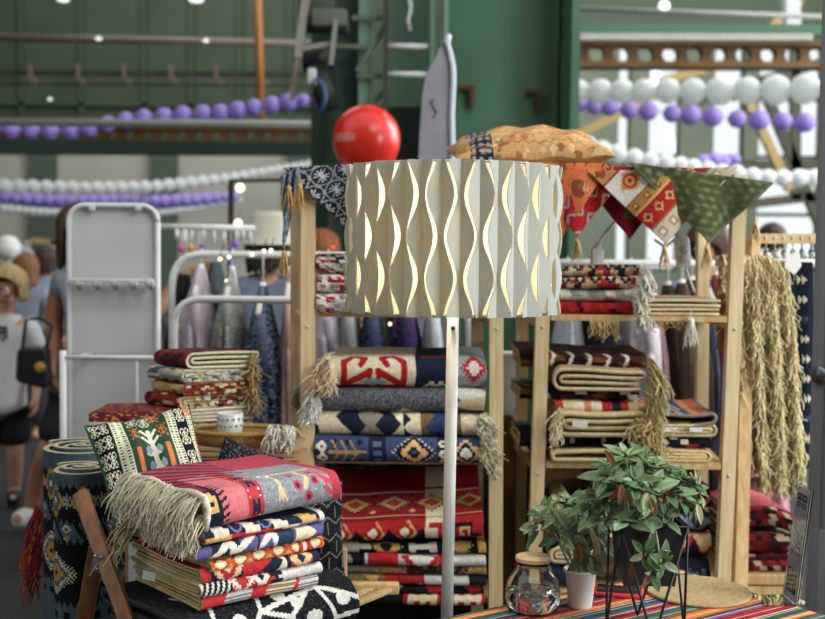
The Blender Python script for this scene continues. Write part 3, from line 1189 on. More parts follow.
for i, (x0, x1, y0, y1) in enumerate(((-3, 7, 326, 329), (-2, 0, 329, 340), (2, 4, 329, 342), (5.5, 7.5, 329, 339), (-3, 7.5, 331, 333))):
    a, b = q(x0, y0, -.145), q(x1, y1, -.145)
    g.box(((a.x + b.x) / 2, a.y, (a.z + b.z) / 2), (b.x - a.x, .012, a.z - b.z))
obj('print', g, mat('dark print', '#2a2b2e', .8), sh, smooth=False)
Jb = {'waist': (q(4, 396), .115), 'h1': (J['hip1'][0], .1), 'k1': (q(-8, 448, -.03), .09), 'h2': (J['hip2'][0], .1), 'k2': (q(15, 448, -.02), .09)}
skin('shorts', Jb, [('waist', 'h1'), ('h1', 'k1'), ('waist', 'h2'), ('h2', 'k2')], mat('black jersey', '#141417', .9), t)
for k in ('1', '2'):
    a, b = J['an' + k][0], J['to' + k][0]
    o = skin('shoe', {'a': (a + Vector((0, .02, -.01)), .045), 'm': (a.lerp(b, .5) - Vector((0, 0, .015)), .045), 'b': (b, .04)}, [('a', 'm'), ('m', 'b')], mat('black shoe', '#18181a', .6), t)

# -- adult in grey t-shirt behind the mirror
Yp = 5.75
t = thing('person', 'adult in grey t-shirt and black trousers reaching for clothes from behind the white mirror', 'person', (x_at(95, Yp), Yp, 0))
q = lambda x, y, d=0: P(x, y, Yp + d)
J = {}
for k, (x, y, d, r) in dict(pelvis=(92, 392, 0, .14), belly=(94, 350, 0, .14), chest=(96, 290, 0, .14), neck0=(90, 262, 0, .07), neck=(86, 254, 0, .058),
                            jaw=(83, 244, -.03, .07), head=(81, 231, 0, .095), crown=(81, 222, .01, .08), nose=(87, 238, -.1, .012),
                            sh1=(64, 273, 0, .07), el1=(53, 322, .03, .048), wr1=(55, 360, -.02, .033),
                            sh2=(128, 272, 0, .07), el2=(152, 318, -.05, .05), mid2=(170, 293, .02, .043), wr2=(189, 272, .08, .033),
                            hip1=(72, 405, 0, .1), kn1=(48, 452, -.1, .062), ca1=(40, 474, -.02, .058), an1=(30, 512, .05, .037), to1=(16, 521, -.1, .034),
                            hip2=(112, 405, 0, .1), kn2=(114, 460, 0, .062), ca2=(114, 480, .04, .058), an2=(114, 518, .08, .037), to2=(112, 526, -.08, .034)).items():
    J[k] = (q(x, y, d), r)
E = [('pelvis', 'belly'), ('belly', 'chest'), ('chest', 'neck0'), ('neck0', 'neck'), ('neck', 'jaw'), ('jaw', 'head'), ('head', 'crown'), ('jaw', 'nose'),
     ('chest', 'sh1'), ('sh1', 'el1'), ('el1', 'wr1'), ('chest', 'sh2'), ('sh2', 'el2'), ('el2', 'mid2'), ('mid2', 'wr2'),
     ('pelvis', 'hip1'), ('hip1', 'kn1'), ('kn1', 'ca1'), ('ca1', 'an1'), ('an1', 'to1'), ('pelvis', 'hip2'), ('hip2', 'kn2'), ('kn2', 'ca2'), ('ca2', 'an2'), ('an2', 'to2')]
add_hand(J, E, 'wr1', J['wr1'][0], (.02, -.1, -1), (0, 1, 0), (1, 0, 0), 1.0)
add_hand(J, E, 'wr2', J['wr2'][0], (.8, .2, .25), (0, .6, .6), (.3, -.7, -.5), 1.0, .8)
skin('body', J, E, SKIN2, t, root='pelvis')
face(t, J['head'][0] + Vector((0, 0, -.01)), (.4, -1, -.1))
hair_cap('hair', t, J['head'][0] + Vector((0, .01, .02)), (.4, -1, 0), .125, mat('brown hair', '#4a3420', .6, noise=(40, .7, 1.15), stretch=(3, 3, .4)), .22, .5)
Js = {k: (J[k][0], r) for k, r in dict(belly=.165, chest=.17, neck0=.085, sh1=.1, sh2=.1).items()}
Js['hem'] = (q(92, 402), .165)
Js['sl1'] = (J['sh1'][0].lerp(J['el1'][0], .62), .075)
Js['sl2'] = (J['sh2'][0].lerp(J['el2'][0], .62), .075)
skin('t_shirt', Js, [('hem', 'belly'), ('belly', 'chest'), ('chest', 'neck0'), ('chest', 'sh1'), ('sh1', 'sl1'), ('chest', 'sh2'), ('sh2', 'sl2')], mat('grey jersey', '#7c808a', .9, noise=(14, .9, 1.06)), t, root='hem')
Jb = {'waist': (q(92, 385), .15), 'h1': (J['hip1'][0], .125), 'k1': (J['kn1'][0].lerp(J['ca1'][0], -.2), .1), 'h2': (J['hip2'][0], .125), 'k2': (J['kn2'][0], .1)}
skin('trousers', Jb, [('waist', 'h1'), ('h1', 'k1'), ('waist', 'h2'), ('h2', 'k2')], mat('black cloth', '#17171b', .9), t)
for k in ('1', '2'):
    a, b = J['an' + k][0], J['to' + k][0]
    skin('sneaker', {'a': (a + Vector((0, .02, -.015)), .055), 'm': (a.lerp(b, .5) - Vector((0, 0, .01)), .052), 'b': (b, .045)}, [('a', 'm'), ('m', 'b')], mat('white sneaker', '#c3c0ba', .7), t)
w_ = J['mid2'][0].lerp(J['wr2'][0], .45)
obj('bracelet', MB().lathe([(.043, -.009), (.047, 0), (.043, .009)], 20, w_), mat('olive band', '#8c7a45', .5), t)

# -- handbag
Yb = 5.55
c = P(34, 367, Yb)
t = thing('handbag', 'black handbag with a gold emblem hanging beside the grey t-shirt arm', 'bag', P(34, 389, Yb))
px = Yb / F
pl = [(-15 * px, 17 * px), (-9 * px, 21 * px), (14 * px, 19 * px), (16 * px, -16 * px), (12 * px, -21 * px), (-15 * px, -15 * px), (-17 * px, -10 * px)]
o = obj('body', MB().prism(pl, c + Vector((0, -.04, 0)), (1, 0, 0), (0, 0, 1), -.09), mat('black leather', '#15151a', .45), t, smooth=False)
b = o.modifiers.new('soft', 'BEVEL'); b.width = .015; b.segments = 3
g = MB()
cc = P(40, 367.5, Yb - .07)
for a in range(8):
    an = a * PI / 4
    g.ball(cc + Vector((math.cos(an), 0, math.sin(an))) * .016, .011, 8, 6, (1, .4, 1))
g.ball(cc, .013, 8, 6, (1, .5, 1))
obj('emblem', g, mat('gold', '#c29a3c', .35, .8), t)
obj('strap', MB().tube([P(22, 350, Yb), P(26, 320, Yb + .05), P(40, 318, Yb + .05), P(52, 326, Yb + .1), P(46, 350, Yb)], .009, 8), mat('black leather', '#15151a', .45), t)

# -- woman with cream bucket hat
Yp = 5.6
t = thing('person', 'person in cream bucket hat and blue grey top behind the clothes rack', 'person', (x_at(268, Yp), Yp, 0))
q = lambda x, y, d=0: P(x, y, Yp + d)
J = {}
for k, (x, y, d, r) in dict(pelvis=(268, 385, 0, .14), belly=(268, 345, 0, .125), chest=(268, 300, 0, .13), neck0=(268, 274, 0, .06), neck=(268, 265, 0, .052),
                            jaw=(268, 256, .05, .068), head=(268, 243, 0, .09), crown=(268, 233, 0, .08), nose=(268, 250, .1, .012),
                            sh1=(240, 286, 0, .065), el1=(233, 330, -.03, .045), wr1=(240, 362, .1, .03),
                            sh2=(296, 286, 0, .065), el2=(305, 330, -.03, .045), wr2=(298, 362, .1, .03),
                            hip1=(254, 405, 0, .1), kn1=(254, 460, 0, .062), an1=(254, 528, .03, .038), to1=(252, 536, .14, .034),
                            hip2=(283, 405, 0, .1), kn2=(283, 460, 0, .062), an2=(283, 528, .03, .038), to2=(285, 536, .14, .034)).items():
    J[k] = (q(x, y, d), r)
E = [('pelvis', 'belly'), ('belly', 'chest'), ('chest', 'neck0'), ('neck0', 'neck'), ('neck', 'jaw'), ('jaw', 'head'), ('head', 'crown'), ('jaw', 'nose'),
     ('chest', 'sh1'), ('sh1', 'el1'), ('el1', 'wr1'), ('chest', 'sh2'), ('sh2', 'el2'), ('el2', 'wr2'),
     ('pelvis', 'hip1'), ('hip1', 'kn1'), ('kn1', 'an1'), ('an1', 'to1'), ('pelvis', 'hip2'), ('hip2', 'kn2'), ('kn2', 'an2'), ('an2', 'to2')]
add_hand(J, E, 'wr1', J['wr1'][0], (.1, .5, -1), (0, 1, .5), (1, 0, 0), .9)
add_hand(J, E, 'wr2', J['wr2'][0], (-.1, .5, -1), (0, 1, .5), (-1, 0, 0), .9)
skin('body', J, E, SKIN, t, root='pelvis')
hair_cap('hair', t, J['head'][0], (0, 1, 0), .115, mat('dark brown hair', '#33241a', .6, noise=(40, .7, 1.15), stretch=(3, 3, .4)), .13, .5)
hp = q(271, 244)
kx = Yp / F
obj('bucket_hat', MB().lathe([(.001, 33 * kx), (12 * kx, 32.5 * kx), (17.5 * kx, 30 * kx), (19.5 * kx, 26 * kx), (23 * kx, 9 * kx), (30 * kx, 0), (31 * kx, -1 * kx), (29 * kx, -1 * kx), (21.5 * kx, 8 * kx), (18 * kx, 26 * kx), (.001, 30 * kx)], 36, hp + Vector((-.01, 0, .0))),
    mat('cream cotton hat', '#bdb9a6', .9, noise=(10, .93, 1.05)), t)
Js = {k: (J[k][0], r) for k, r in dict(belly=.16, chest=.155, neck0=.075, sh1=.09, sh2=.09, el1=.07, el2=.07).items()}
Js['hem'] = (q(268, 395), .17)
skin('top', Js, [('hem', 'belly'), ('belly', 'chest'), ('chest', 'neck0'), ('chest', 'sh1'), ('sh1', 'el1'), ('chest', 'sh2'), ('sh2', 'el2')], mat('blue grey denim', '#6f7686', .9, noise=(20, .85, 1.1)), t, root='hem')
Jb = {'waist': (q(268, 390), .15), 'h1': (J['hip1'][0], .12), 'k1': (J['kn1'][0], .085), 'a1': (q(254, 524, .02), .065), 'h2': (J['hip2'][0], .12), 'k2': (J['kn2'][0], .085), 'a2': (q(283, 524, .02), .065)}
skin('trousers', Jb, [('waist', 'h1'), ('h1', 'k1'), ('k1', 'a1'), ('waist', 'h2'), ('h2', 'k2'), ('k2', 'a2')], mat('black cloth', '#17171b', .9), t)


def bystander(label, cx, hy, Yp, haircol, topcol, fwd, hairlen=.15, topmat=None, skinm=SKIN, sw=1.0, legs='#26262b', hairname='hair'):
    """a standing figure further back in the hall; hy = pixel row of the head centre"""
    h = P(cx, hy, Yp)
    X, s = h.x, (h.z + .1) / 1.7
    t = thing('person', label, 'person', (X, Yp, 0))
    v = lambda x, z, y=0: Vector((X + x * s, Yp + y * s, z * s))
    f = Vector(fwd).normalized()
    J = dict(pelvis=(v(0, .92), .13 * s), belly=(v(0, 1.08), .12 * s), chest=(v(0, 1.3), .13 * s), neck0=(v(0, 1.44), .06 * s), neck=(v(0, 1.49), .052 * s),
             jaw=(v(0, 1.54) + f * .03, .066 * s), head=(v(0, 1.6), .09 * s), crown=(v(0, 1.65), .078 * s), nose=(v(0, 1.565) + f * .1 * s, .011 * s))
    E = [('pelvis', 'belly'), ('belly', 'chest'), ('chest', 'neck0'), ('neck0', 'neck'), ('neck', 'jaw'), ('jaw', 'head'), ('head', 'crown'), ('jaw', 'nose')]
    for k, sg in (('1', -1), ('2', 1)):
        J.update({'sh' + k: (v(sg * .17 * sw, 1.38), .06 * s), 'el' + k: (v(sg * .23 * sw, 1.1), .043 * s), 'wr' + k: (v(sg * .22 * sw, .86, -.06), .03 * s),
                  'hip' + k: (v(sg * .09, .84), .095 * s), 'kn' + k: (v(sg * .1, .48), .06 * s), 'an' + k: (v(sg * .1, .07, .02), .038 * s), 'to' + k: (v(sg * .11, .035, -.12), .034 * s)})
        E += [('chest', 'sh' + k), ('sh' + k, 'el' + k), ('el' + k, 'wr' + k), ('pelvis', 'hip' + k), ('hip' + k, 'kn' + k), ('kn' + k, 'an' + k), ('an' + k, 'to' + k)]
        add_hand(J, E, 'wr' + k, J['wr' + k][0], (0, -.1, -1), (0, 1, 0), (-sg, 0, 0), .95 * s)
    skin('body', J, E, skinm, t, root='pelvis')
    if f.y < .5:
        face(t, J['head'][0] + Vector((0, 0, -.01)), f, s)
    hair_cap(hairname, t, J['head'][0] + Vector((0, 0, .02 * s)), f, .118 * s, mat('hair ' + haircol, haircol, .6, noise=(40, .7, 1.15), stretch=(3, 3, .4)), hairlen * s, .5)
    Js = {k: (J[k][0], r * s) for k, r in dict(belly=.15, chest=.155, neck0=.075, sh1=.085, sh2=.085, el1=.065, el2=.065).items()}
    Js['hem'] = (v(0, .8), .155 * s)
    skin('top', Js, [('hem', 'belly'), ('belly', 'chest'), ('chest', 'neck0'), ('chest', 'sh1'), ('sh1', 'el1'), ('chest', 'sh2'), ('sh2', 'el2')], mat('top ' + topcol, topcol, .9, noise=(15, .85, 1.1)), t, root='hem')
    Jb = {'w': (v(0, .93), .14 * s)}
    Eb = []
    for k in '12':
        Jb.update({'h' + k: (J['hip' + k][0], .115 * s), 'k' + k: (J['kn' + k][0], .08 * s), 'a' + k: (J['an' + k][0] + Vector((0, 0, .02)), .06 * s)})
        Eb += [('w', 'h' + k), ('h' + k, 'k' + k), ('k' + k, 'a' + k)]
    skin('trousers', Jb, Eb, mat('legs ' + legs, legs, .9), t)
    return t


bystander('auburn haired person far behind the blond child, in grey blue top', 26, 270, 8.6, '#7a5233', '#7f8896', (.3, 1, 0), .2)
bystander('dark haired person in pale blue top between blond child and grey t-shirt', 46, 262, 9.6, '#3a2419', '#93a3b8', (-.5, 1, 0), .15)
bystander('person with ginger hair behind the red and white braided rugs', 322, 252, 6.6, '#8a5028', '#77463a', (.2, 1, 0), .12)
bystander('person in grey denim and long dark hair behind the right shelf', 708, 248, 5.6, '#4a3128', '#77839a', (-.7, -1, -.2), .1)
bystander('dark haired person far off under the white balloons at right', 772, 240, 9.0, '#3b2a20', '#8d8a8e', (.1, 1, 0), .1)

# white stall lamp and goods in the far left
t = thing('white_lamp', 'white globe lamp on a stand at the far stall behind the blond child', 'lamp', (x_at(6, 9), 9, 0))
p = P(8, 248, 9)
obj('globe', MB().ball(p, .1, 20, 12), mat('white globe', '#d9d6cf', .4), t)
obj('stand', MB().tube([(p.x, p.y, .02), (p.x, p.y, p.z - .08)], .02, 10), mat('white stand', '#c7c5c0', .5), t)
obj('base', MB().lathe([(.16, 0), (.16, .02), (.02, .04)], 24, (p.x, p.y, 0)), mat('white stand', '#c7c5c0', .5), t)
t = thing('market_stall', 'pale far market stall frame with a wooden crossbar, left of the mirror', 'stall', (x_at(40, 11), 11, 0))
g = MB().bar(P(32, 240, 11), P(62, 243, 11), .05)
obj('crossbar', g, mat('tan brace', '#a98f5f', .7), t, smooth=False)
for px_ in (54, 28):
    obj('post', MB().bar((x_at(px_, 11), 11, 0), P(px_, 240, 11), .05), mat('pale post', '#a9a191', .7), t, smooth=False)
obj('arm', MB().bar(P(10, 241, 10.9), P(42, 262, 10.9), .06), GREYM, t, smooth=False)
obj('counter', MB().box((x_at(40, 11), 11, .45), (.9, .5, .9)), mat('dim counter', '#4c4b42', .8), t, smooth=False)

# ---- white standing mirror seen from behind, with hooks
Ym = 3.95
kx = Ym / F
t = thing('standing_mirror', 'back of a white standing mirror with a row of five hooks', 'mirror', (x_at(114, Ym), Ym, 0))
WP = mat('white board', '#cbcecd', .5, noise=(3, .96, 1.03))
A, B = P(68, 205, Ym), P(160, 205, Ym)
x0, x1, zt_ = A.x, B.x, (A.z + B.z) / 2 + .003
zb = .22


def rounded(x0, x1, z0, z1, r, n=8):
    pts = []
    for cx, cz, a0 in ((x1 - r, z1 - r, 0), (x0 + r, z1 - r, PI / 2), (x0 + r, z0 + r, PI), (x1 - r, z0 + r, 1.5 * PI)):
        for k in range(n + 1):
            a = a0 + PI / 2 * k / n
            pts.append((cx + r * math.cos(a), cz + r * math.sin(a)))
    return pts


obj('panel', MB().prism(rounded(x0 + .01, x1 - .01, zb, zt_ - .01, .05), (0, Ym, 0), (1, 0, 0), (0, 0, 1), -.015), WP, t, smooth=False)
obj('frame', MB().tube([Vector((x, Ym - .01, z)) for x, z in rounded(x0 + .005, x1 - .005, zb, zt_ - .005, .055)] + [Vector((x1 - .005, Ym - .01, zt_ - .06))], .009, 8), WHITEM, t)
hz = P(114, 280, Ym).z
obj('hook_rail', MB().box(((x0 + x1) / 2, Ym - .03, hz), (x1 - x0 - .03, .018, .012), bev=.004), WHITEM, t, smooth='auto')
for px_ in (77, 95, 113, 131, 148):
    p = P(px_, 284, Ym - .05)
    obj('hook', MB().tube([p + Vector((0, .03, .008)), p, p + Vector((.012, -.01, -.012)), p + Vector((.022, -.02, .004))], .009, 8), mat('grey hook', '#a4a6a4', .4), t)
for px_ in (92, 138):
    p = P(px_, 208, Ym - .02)
    obj('clip', MB().box(p, (.02, .012, .018), bev=.003), WHITEM, t, smooth='auto')
obj('seam', MB().box(((x0 + x1) / 2, Ym - .018, P(114, 354, Ym).z), (x1 - x0 - .02, .006, .004)), mat('grey hook', '#a4a6a4', .4), t, smooth=False)
Yf = Ym - .35
f0, f1 = P(63, 357, Yf), P(163, 356, Yf)
for p in (f0, f1):
    obj('leg', MB().tube([(p.x, Yf, .012), (p.x, Yf, p.z + .02)], .0105, 10), WHITEM, t)
obj('crossbar', MB().tube([(f0.x, Yf, f0.z), (f1.x, Yf, f0.z)], .008, 10), WHITEM, t)
for p in (f0, f1):
    obj('strut', MB().tube([(p.x, Yf, f0.z - .01), (max(min(p.x, x1 - .01), x0 + .01), Ym - .01, f0.z - .02)], .007, 8), WHITEM, t)
    obj('strut', MB().tube([(p.x, Yf, .02), (p.x, Ym + .1, .02), (p.x, Ym, .3)], .008, 8), WHITEM, t)
obj('rod', MB().tube([P(137, 356, Yf), P(137, 470, Yf)], .004, 8), WHITEM, t)

# ---- clothes racks


def tube_rack(name, label, pl, r, m, base_px, legs=()):
    t = thing(name, label, 'clothes rack', (pl[0][0].x, pl[0][0].y, 0), 'white tube clothes racks')
    for n_, pts in pl_names(pl):
        obj(n_, MB().tube(pts, r, 12), m, t)
    return t


def arc_corner(a, c, b, n=7):
    """rounded corner from a over c to b"""
    return [a.lerp(c, 0)] + [(a * (1 - k) ** 2 + c * 2 * k * (1 - k) + b * k * k) for k in [i / n for i in range(1, n)]] + [b]


Yr = 4.3
t = thing('clothes_rack', 'white double rail clothes rack hung with wool coats, left of the shelf', 'clothes rack', (x_at(172, Yr), Yr, 0))
ra = P(172, 290, Yr)
rail_z = P(240, 254.5, Yr).z
L = Vector((P(172, 300, Yr).x, Yr, 0))
Rr = Vector((P(478, 255, Yr).x, Yr, 0))
u = lambda v, z: Vector((v.x, v.y, z))
obj('rail', MB().tube([u(L, .03), u(L, rail_z - .12)] + arc_corner(u(L, rail_z - .12), u(L, rail_z), u(L, rail_z) + Vector((.12, 0, 0)))[1:] + [u(Rr, rail_z) - Vector((.12, 0, 0))] + arc_corner(u(Rr, rail_z) - Vector((.12, 0, 0)), u(Rr, rail_z), u(Rr, rail_z - .12))[1:] + [u(Rr, .03)], .0135, 12), WHITEM, t)
Yr2 = Yr - .45
rz2 = P(240, 299.5, Yr2).z
L2 = Vector((P(174, 330, Yr2).x, Yr2, 0))
R2 = Vector((P(470, 300, Yr2).x, Yr2, 0))
obj('lower_rail', MB().tube([u(L2, .03), u(L2, rz2 - .1)] + arc_corner(u(L2, rz2 - .1), u(L2, rz2), u(L2, rz2) + Vector((.1, 0, 0)))[1:] + [u(R2, rz2) - Vector((.1, 0, 0))] + arc_corner(u(R2, rz2) - Vector((.1, 0, 0)), u(R2, rz2), u(R2, rz2 - .1))[1:] + [u(R2, .03)], .0125, 12), WHITEM, t)
for v in (L, Rr):
    obj('foot', MB().tube([(v.x, Yr2 - .1, .025), (v.x, Yr + .2, .025)], .014, 10), WHITEM, t)


def garment(name, label, cat, px, ytop, ybot, w0, w1, Yg, m=None, cols=None, dx=0, seed=1, depth=.36, rail=None, group='clothes on the racks', sleeve=True, hook=True, hangcol=None, shoulders=.55):
    """a garment on a hanger seen from its edge: narrow at the hanger, wide at the hem, hanging in folds"""
    rng = random.Random(seed)
    top = P(px, ytop, Yg)
    bot = P(px + dx, ybot, Yg)
    n, seg = 84, 96
    ph = [rng.uniform(0, 6.3) for _ in range(5)]
    k = Yg / F
    vs = np.zeros((n + 1, seg + 1, 3))
    for i in range(n + 1):
        f = i / n
        sh = min(1, f / shoulders)
        w = (w0 + (w1 - w0) * f ** .8) * k / 2 * (.3 + .7 * sh ** .6)
        d = depth / 2 * (.25 + .75 * sh ** .7)
        for j in range(seg + 1):
            a = 2 * PI * j / seg
            fold = 1 + (.1 * math.sin(5 * a + ph[0] + f * 2) + .06 * math.sin(9 * a + ph[1] - f) + .04 * math.sin(14 * a + ph[2])) * min(1, f * 1.6)
            vs[i, j] = (top.x + (bot.x - top.x) * f + math.cos(a) * w * fold, Yg + math.sin(a) * d * fold, top.z + (bot.z - top.z) * f - .015 * math.sin(3 * a + ph[3]) * f)
    t = thing(name, label, cat, (bot.x, Yg, bot.z), group)
    s = np.linspace(0, top.z - bot.z, n + 1)
    c = grid_cv(s, np.linspace(0, .8, seg + 1), cols if cols is not None else K('grey'))
    obj('cloth', MB().sheet(vs, .006, c), m or WEAVE, t, yarn=True)
    if sleeve:
        g = MB()
        pts = [Vector((top.x + w0 * k * .15, Yg - depth * .42, top.z - .1)), Vector((top.x + (bot.x - top.x) * .3 + w1 * k * .1, Yg - depth * .5, top.z - (top.z - bot.z) * .35)),
               Vector((top.x + (bot.x - top.x) * .6 + w1 * k * .12, Yg - depth * .46, top.z - (top.z - bot.z) * .72))]
        col = np.array(c.reshape(-1, 3).mean(0))
        g.tube(pts, [w0 * k * .3, w0 * k * .36, w0 * k * .34], 14, col)
        obj('sleeve', g, m or WEAVE, t, yarn=True)
    if hook and rail is not None:
        g = MB()
        g.tube([top - Vector((0, 0, .03)), Vector((top.x, Yg, rail - .02)), Vector((top.x, Yg, rail + .014)), Vector((top.x, Yg + .014, rail + .02)), Vector((top.x, Yg + .022, rail))], .004, 8)
        h = thing('clothes_hanger', 'hanger of the ' + ' '.join(label.split()[:12]), 'hanger', (top.x, Yg, top.z), 'hangers on the racks')
        obj('hook', g, GREYM, h)
        g = MB()
        g.tube([Vector((top.x, Yg, top.z + .015)), Vector((top.x + .004, Yg - .01, top.z - .1))], [.011, .021], 10)
        g.tube([Vector((top.x, Yg - depth * .4, top.z - .1)), Vector((top.x, Yg, top.z)), Vector((top.x, Yg + depth * .4, top.z - .1))], .011, 8)
        obj('arms', g, mat('white plastic', '#dedcd6', .4), h)
    return t


def melange(base, specks, amt=.3, seed=1):
    def f(cv):
        cv.C[:] = K(base)
        for i, s_ in enumerate(specks):
            cv.speck(amt / (i + 1), s_, seed + i)
        cv.mottle(.3, seed)
    return f


CH = textile('coat boucle', 70, .6, 1.35, .8)
garment('wool_coat', 'pale lilac wool coat at the left end of the white double rack', 'coat', 201, 268, 372, 14, 44, Yr, cols=melange('#b5a6b0', ['#cdbfc8', '#9a8c98']), rail=rail_z, seed=1, dx=-3)
garment('wool_coat', 'grey knitted coat between the lilac and the navy ones', 'coat', 232, 270, 372, 10, 34, Yr, cols=melange('#8f9187', ['#b1b1a6', '#6b6d66']), rail=rail_z, seed=2, dx=-3)
garment('wool_coat', 'navy and white boucle coat on the white double rack', 'coat', 263, 286, 418, 16, 56, Yr - .05, m=CH, cols=melange('#2b3650', ['#8891a8', '#10131c'], .4), rail=rail_z, seed=3, dx=0)
garment('wool_coat', 'dusty pink coat beside the left shelf post', 'coat', 291, 270, 420, 10, 26, Yr, cols=melange('#a98c84', ['#bfa49b']), rail=rail_z, seed=4, dx=1)
garment('wool_coat', 'lilac coat just right of the left shelf post', 'coat', 328, 290, 372, 14, 42, Yr, cols=melange('#aaa0ab', ['#c4b9c2']), rail=rail_z, seed=5, dx=2)
garment('wool_coat', 'grey coat seen through the left shelf above the white rug', 'coat', 349, 285, 395, 14, 30, Yr, cols=melange('#8d8f88', ['#a9aaa2']), rail=rail_z, seed=6, dx=2)
garment('wool_coat', 'dark navy coat with pale specks seen through the left shelf', 'coat', 372, 285, 415, 16, 34, Yr, m=CH, cols=melange('#2c3652', ['#66708c', '#151925'], .3), rail=rail_z, seed=7, dx=1)
garment('wool_coat', 'violet flecked dark coat under the lampshade', 'coat', 405, 285, 415, 20, 46, Yr, m=CH, cols=melange('#22203c', ['#6c4fa0', '#141320', '#a06a9a'], .16), rail=rail_z, seed=8, dx=0)
garment('wool_coat', 'white long coat seen left of the lamp pole', 'coat', 432, 285, 430, 14, 30, Yr, cols=melange('#b4b8be', ['#cfd2d6']), rail=rail_z, seed=9, dx=0)
garment('wool_coat', 'black coat on the white double rack behind the lilac coat', 'coat', 184, 274, 440, 22, 44, Yr + .25, cols=melange('#17181b', ['#26272b']), seed=10, dx=-2, rail=rail_z, hook=False)
garment('padded_jacket', 'dark green grey jacket on the far side of the double rack', 'jacket', 216, 262, 380, 20, 44, Yr + .28, cols=melange('#3c4446', ['#51595a']), seed=12, hook=False, dx=0)

# far rail with small hangers, bags and charms
Yq = 5.2
t = thing('hanging_rail', 'far white rail with short pegs above the double clothes rack', 'rail', (x_at(210, Yq), Yq, 0))
a, b = P(164, 226.5, Yq), P(255, 228, Yq)
obj('bar', MB().tube([a - Vector((.04, 0, 0)), b], .014, 10), WHITEM, t)
obj('post', MB().tube([(a.x - .035, Yq, 0), (a.x - .035, Yq, a.z)], .014, 10), WHITEM, t)
obj('foot', MB().tube([(a.x - .035, Yq - .25, .015), (a.x - .035, Yq + .25, .015)], .014, 8), WHITEM, t)
for px_ in (177, 185, 192, 204, 214, 224, 237, 243, 250):
    p = P(px_, 228, Yq)
    obj('peg', MB().tube([p, p - Vector((0, .0, .05 + .02 * (px_ % 3)))], .007 + .004 * (px_ % 2), 8), WHITEM, t)
cc = ['#d2588b', '#dd9c44', '#7a4fae', '#e0a860', '#8f62c8', '#9a74c9', '#5b418f']
for i, (px_, py_, s_) in enumerate(((182, 249, 7), (191, 248, 7), (202, 247, 6), (199, 249, 5), (236, 244, 7), (231, 248, 6), (231, 266, 8))):
    p = P(px_, py_, Yq - .05)
    k = s_ * Yq / F / 2
    col = cc[i]
    t2 = thing('key_charm', ['pink pompom charm on the far white rail', 'orange pompom charm left of the two on the far rail', 'deep violet charm under the far rail', 'small amber charm beside the violet one on the far rail', 'lilac charm under the right end of the far rail', 'violet charm left of the lilac one under the far rail', 'long purple pouch hanging behind the double rack'][i], 'charm', p - Vector((0, 0, k)), 'charms on the far rail')
    obj('pompom', MB().ball(p, k, 14, 10, (1, 1, 1.1 if i < 6 else 2.2)), mat('charm ' + col, col, .7), t2)
    obj('cord', MB().tube([p, P(px_, 229, Yq)], .003, 5), mat('string', '#c9c6bd', .8), t2)
# dark frame with a hanging bulb
t = thing('wooden_arch', 'dark brown wooden arch standing behind the cream bucket hat', 'frame', (x_at(262, 6.8), 6.8, 0))
g = MB().bar(P(231, 181, 6.8), P(331, 179, 6.8), .03, .02)
g.bar(P(231, 180, 6.8), (x_at(231, 6.8), 6.8, 0), .03)
g.bar(P(331, 180, 6.8), (x_at(331, 6.8), 6.8, 0), .03)
obj('frame', g, mat('dark brown wood', '#33271d', .6), t, smooth=False)
for i, (px_, py_, s_) in enumerate(((240, 188, 9), (238, 223, 8), (220, 259, 4), (229, 257, 4), (252, 254.5, 4), (271, 250.5, 4), (264, 251, 3.6), (227, 281, 4), (375, 323, 3.4), (390, 324, 3.6), (333, 247, 3))):
    Yl = 6.7 if i < 2 else 4.22
    p = P(px_, py_, Yl)
    k = s_ * Yl / F / 2
    t2 = thing('string_light', ['bulb of the string light hanging from the dark brown arch', 'bright bulb beside the post of the far rail', 'small warm light left of two near the lilac coat hanger', 'small warm light right of two near the grey coat hanger',
                                'tiny light above the navy coat hanger', 'tiny light close to the pink coat hanger', 'tiny light left of the one by the pink coat hanger', 'tiny warm light low between grey and lilac coats', 'amber light under the left rim of the lampshade', 'white warm light under the lampshade above the navy coat', 'tiny red light beside the ginger hair'][i], 'light', p - Vector((0, 0, k)), 'string lights on the racks')
    obj('bulb', MB().ball(p, k, 10, 8), glow('warm bulb' if i != 10 else 'red bulb', '#ffe6bd' if i != 10 else '#ff3020', 2.2), t2)
    obj('wire', MB().tube([p + Vector((0, 0, k)), p + Vector((.01, .01, k + .04))], .002, 5), DARK, t2)
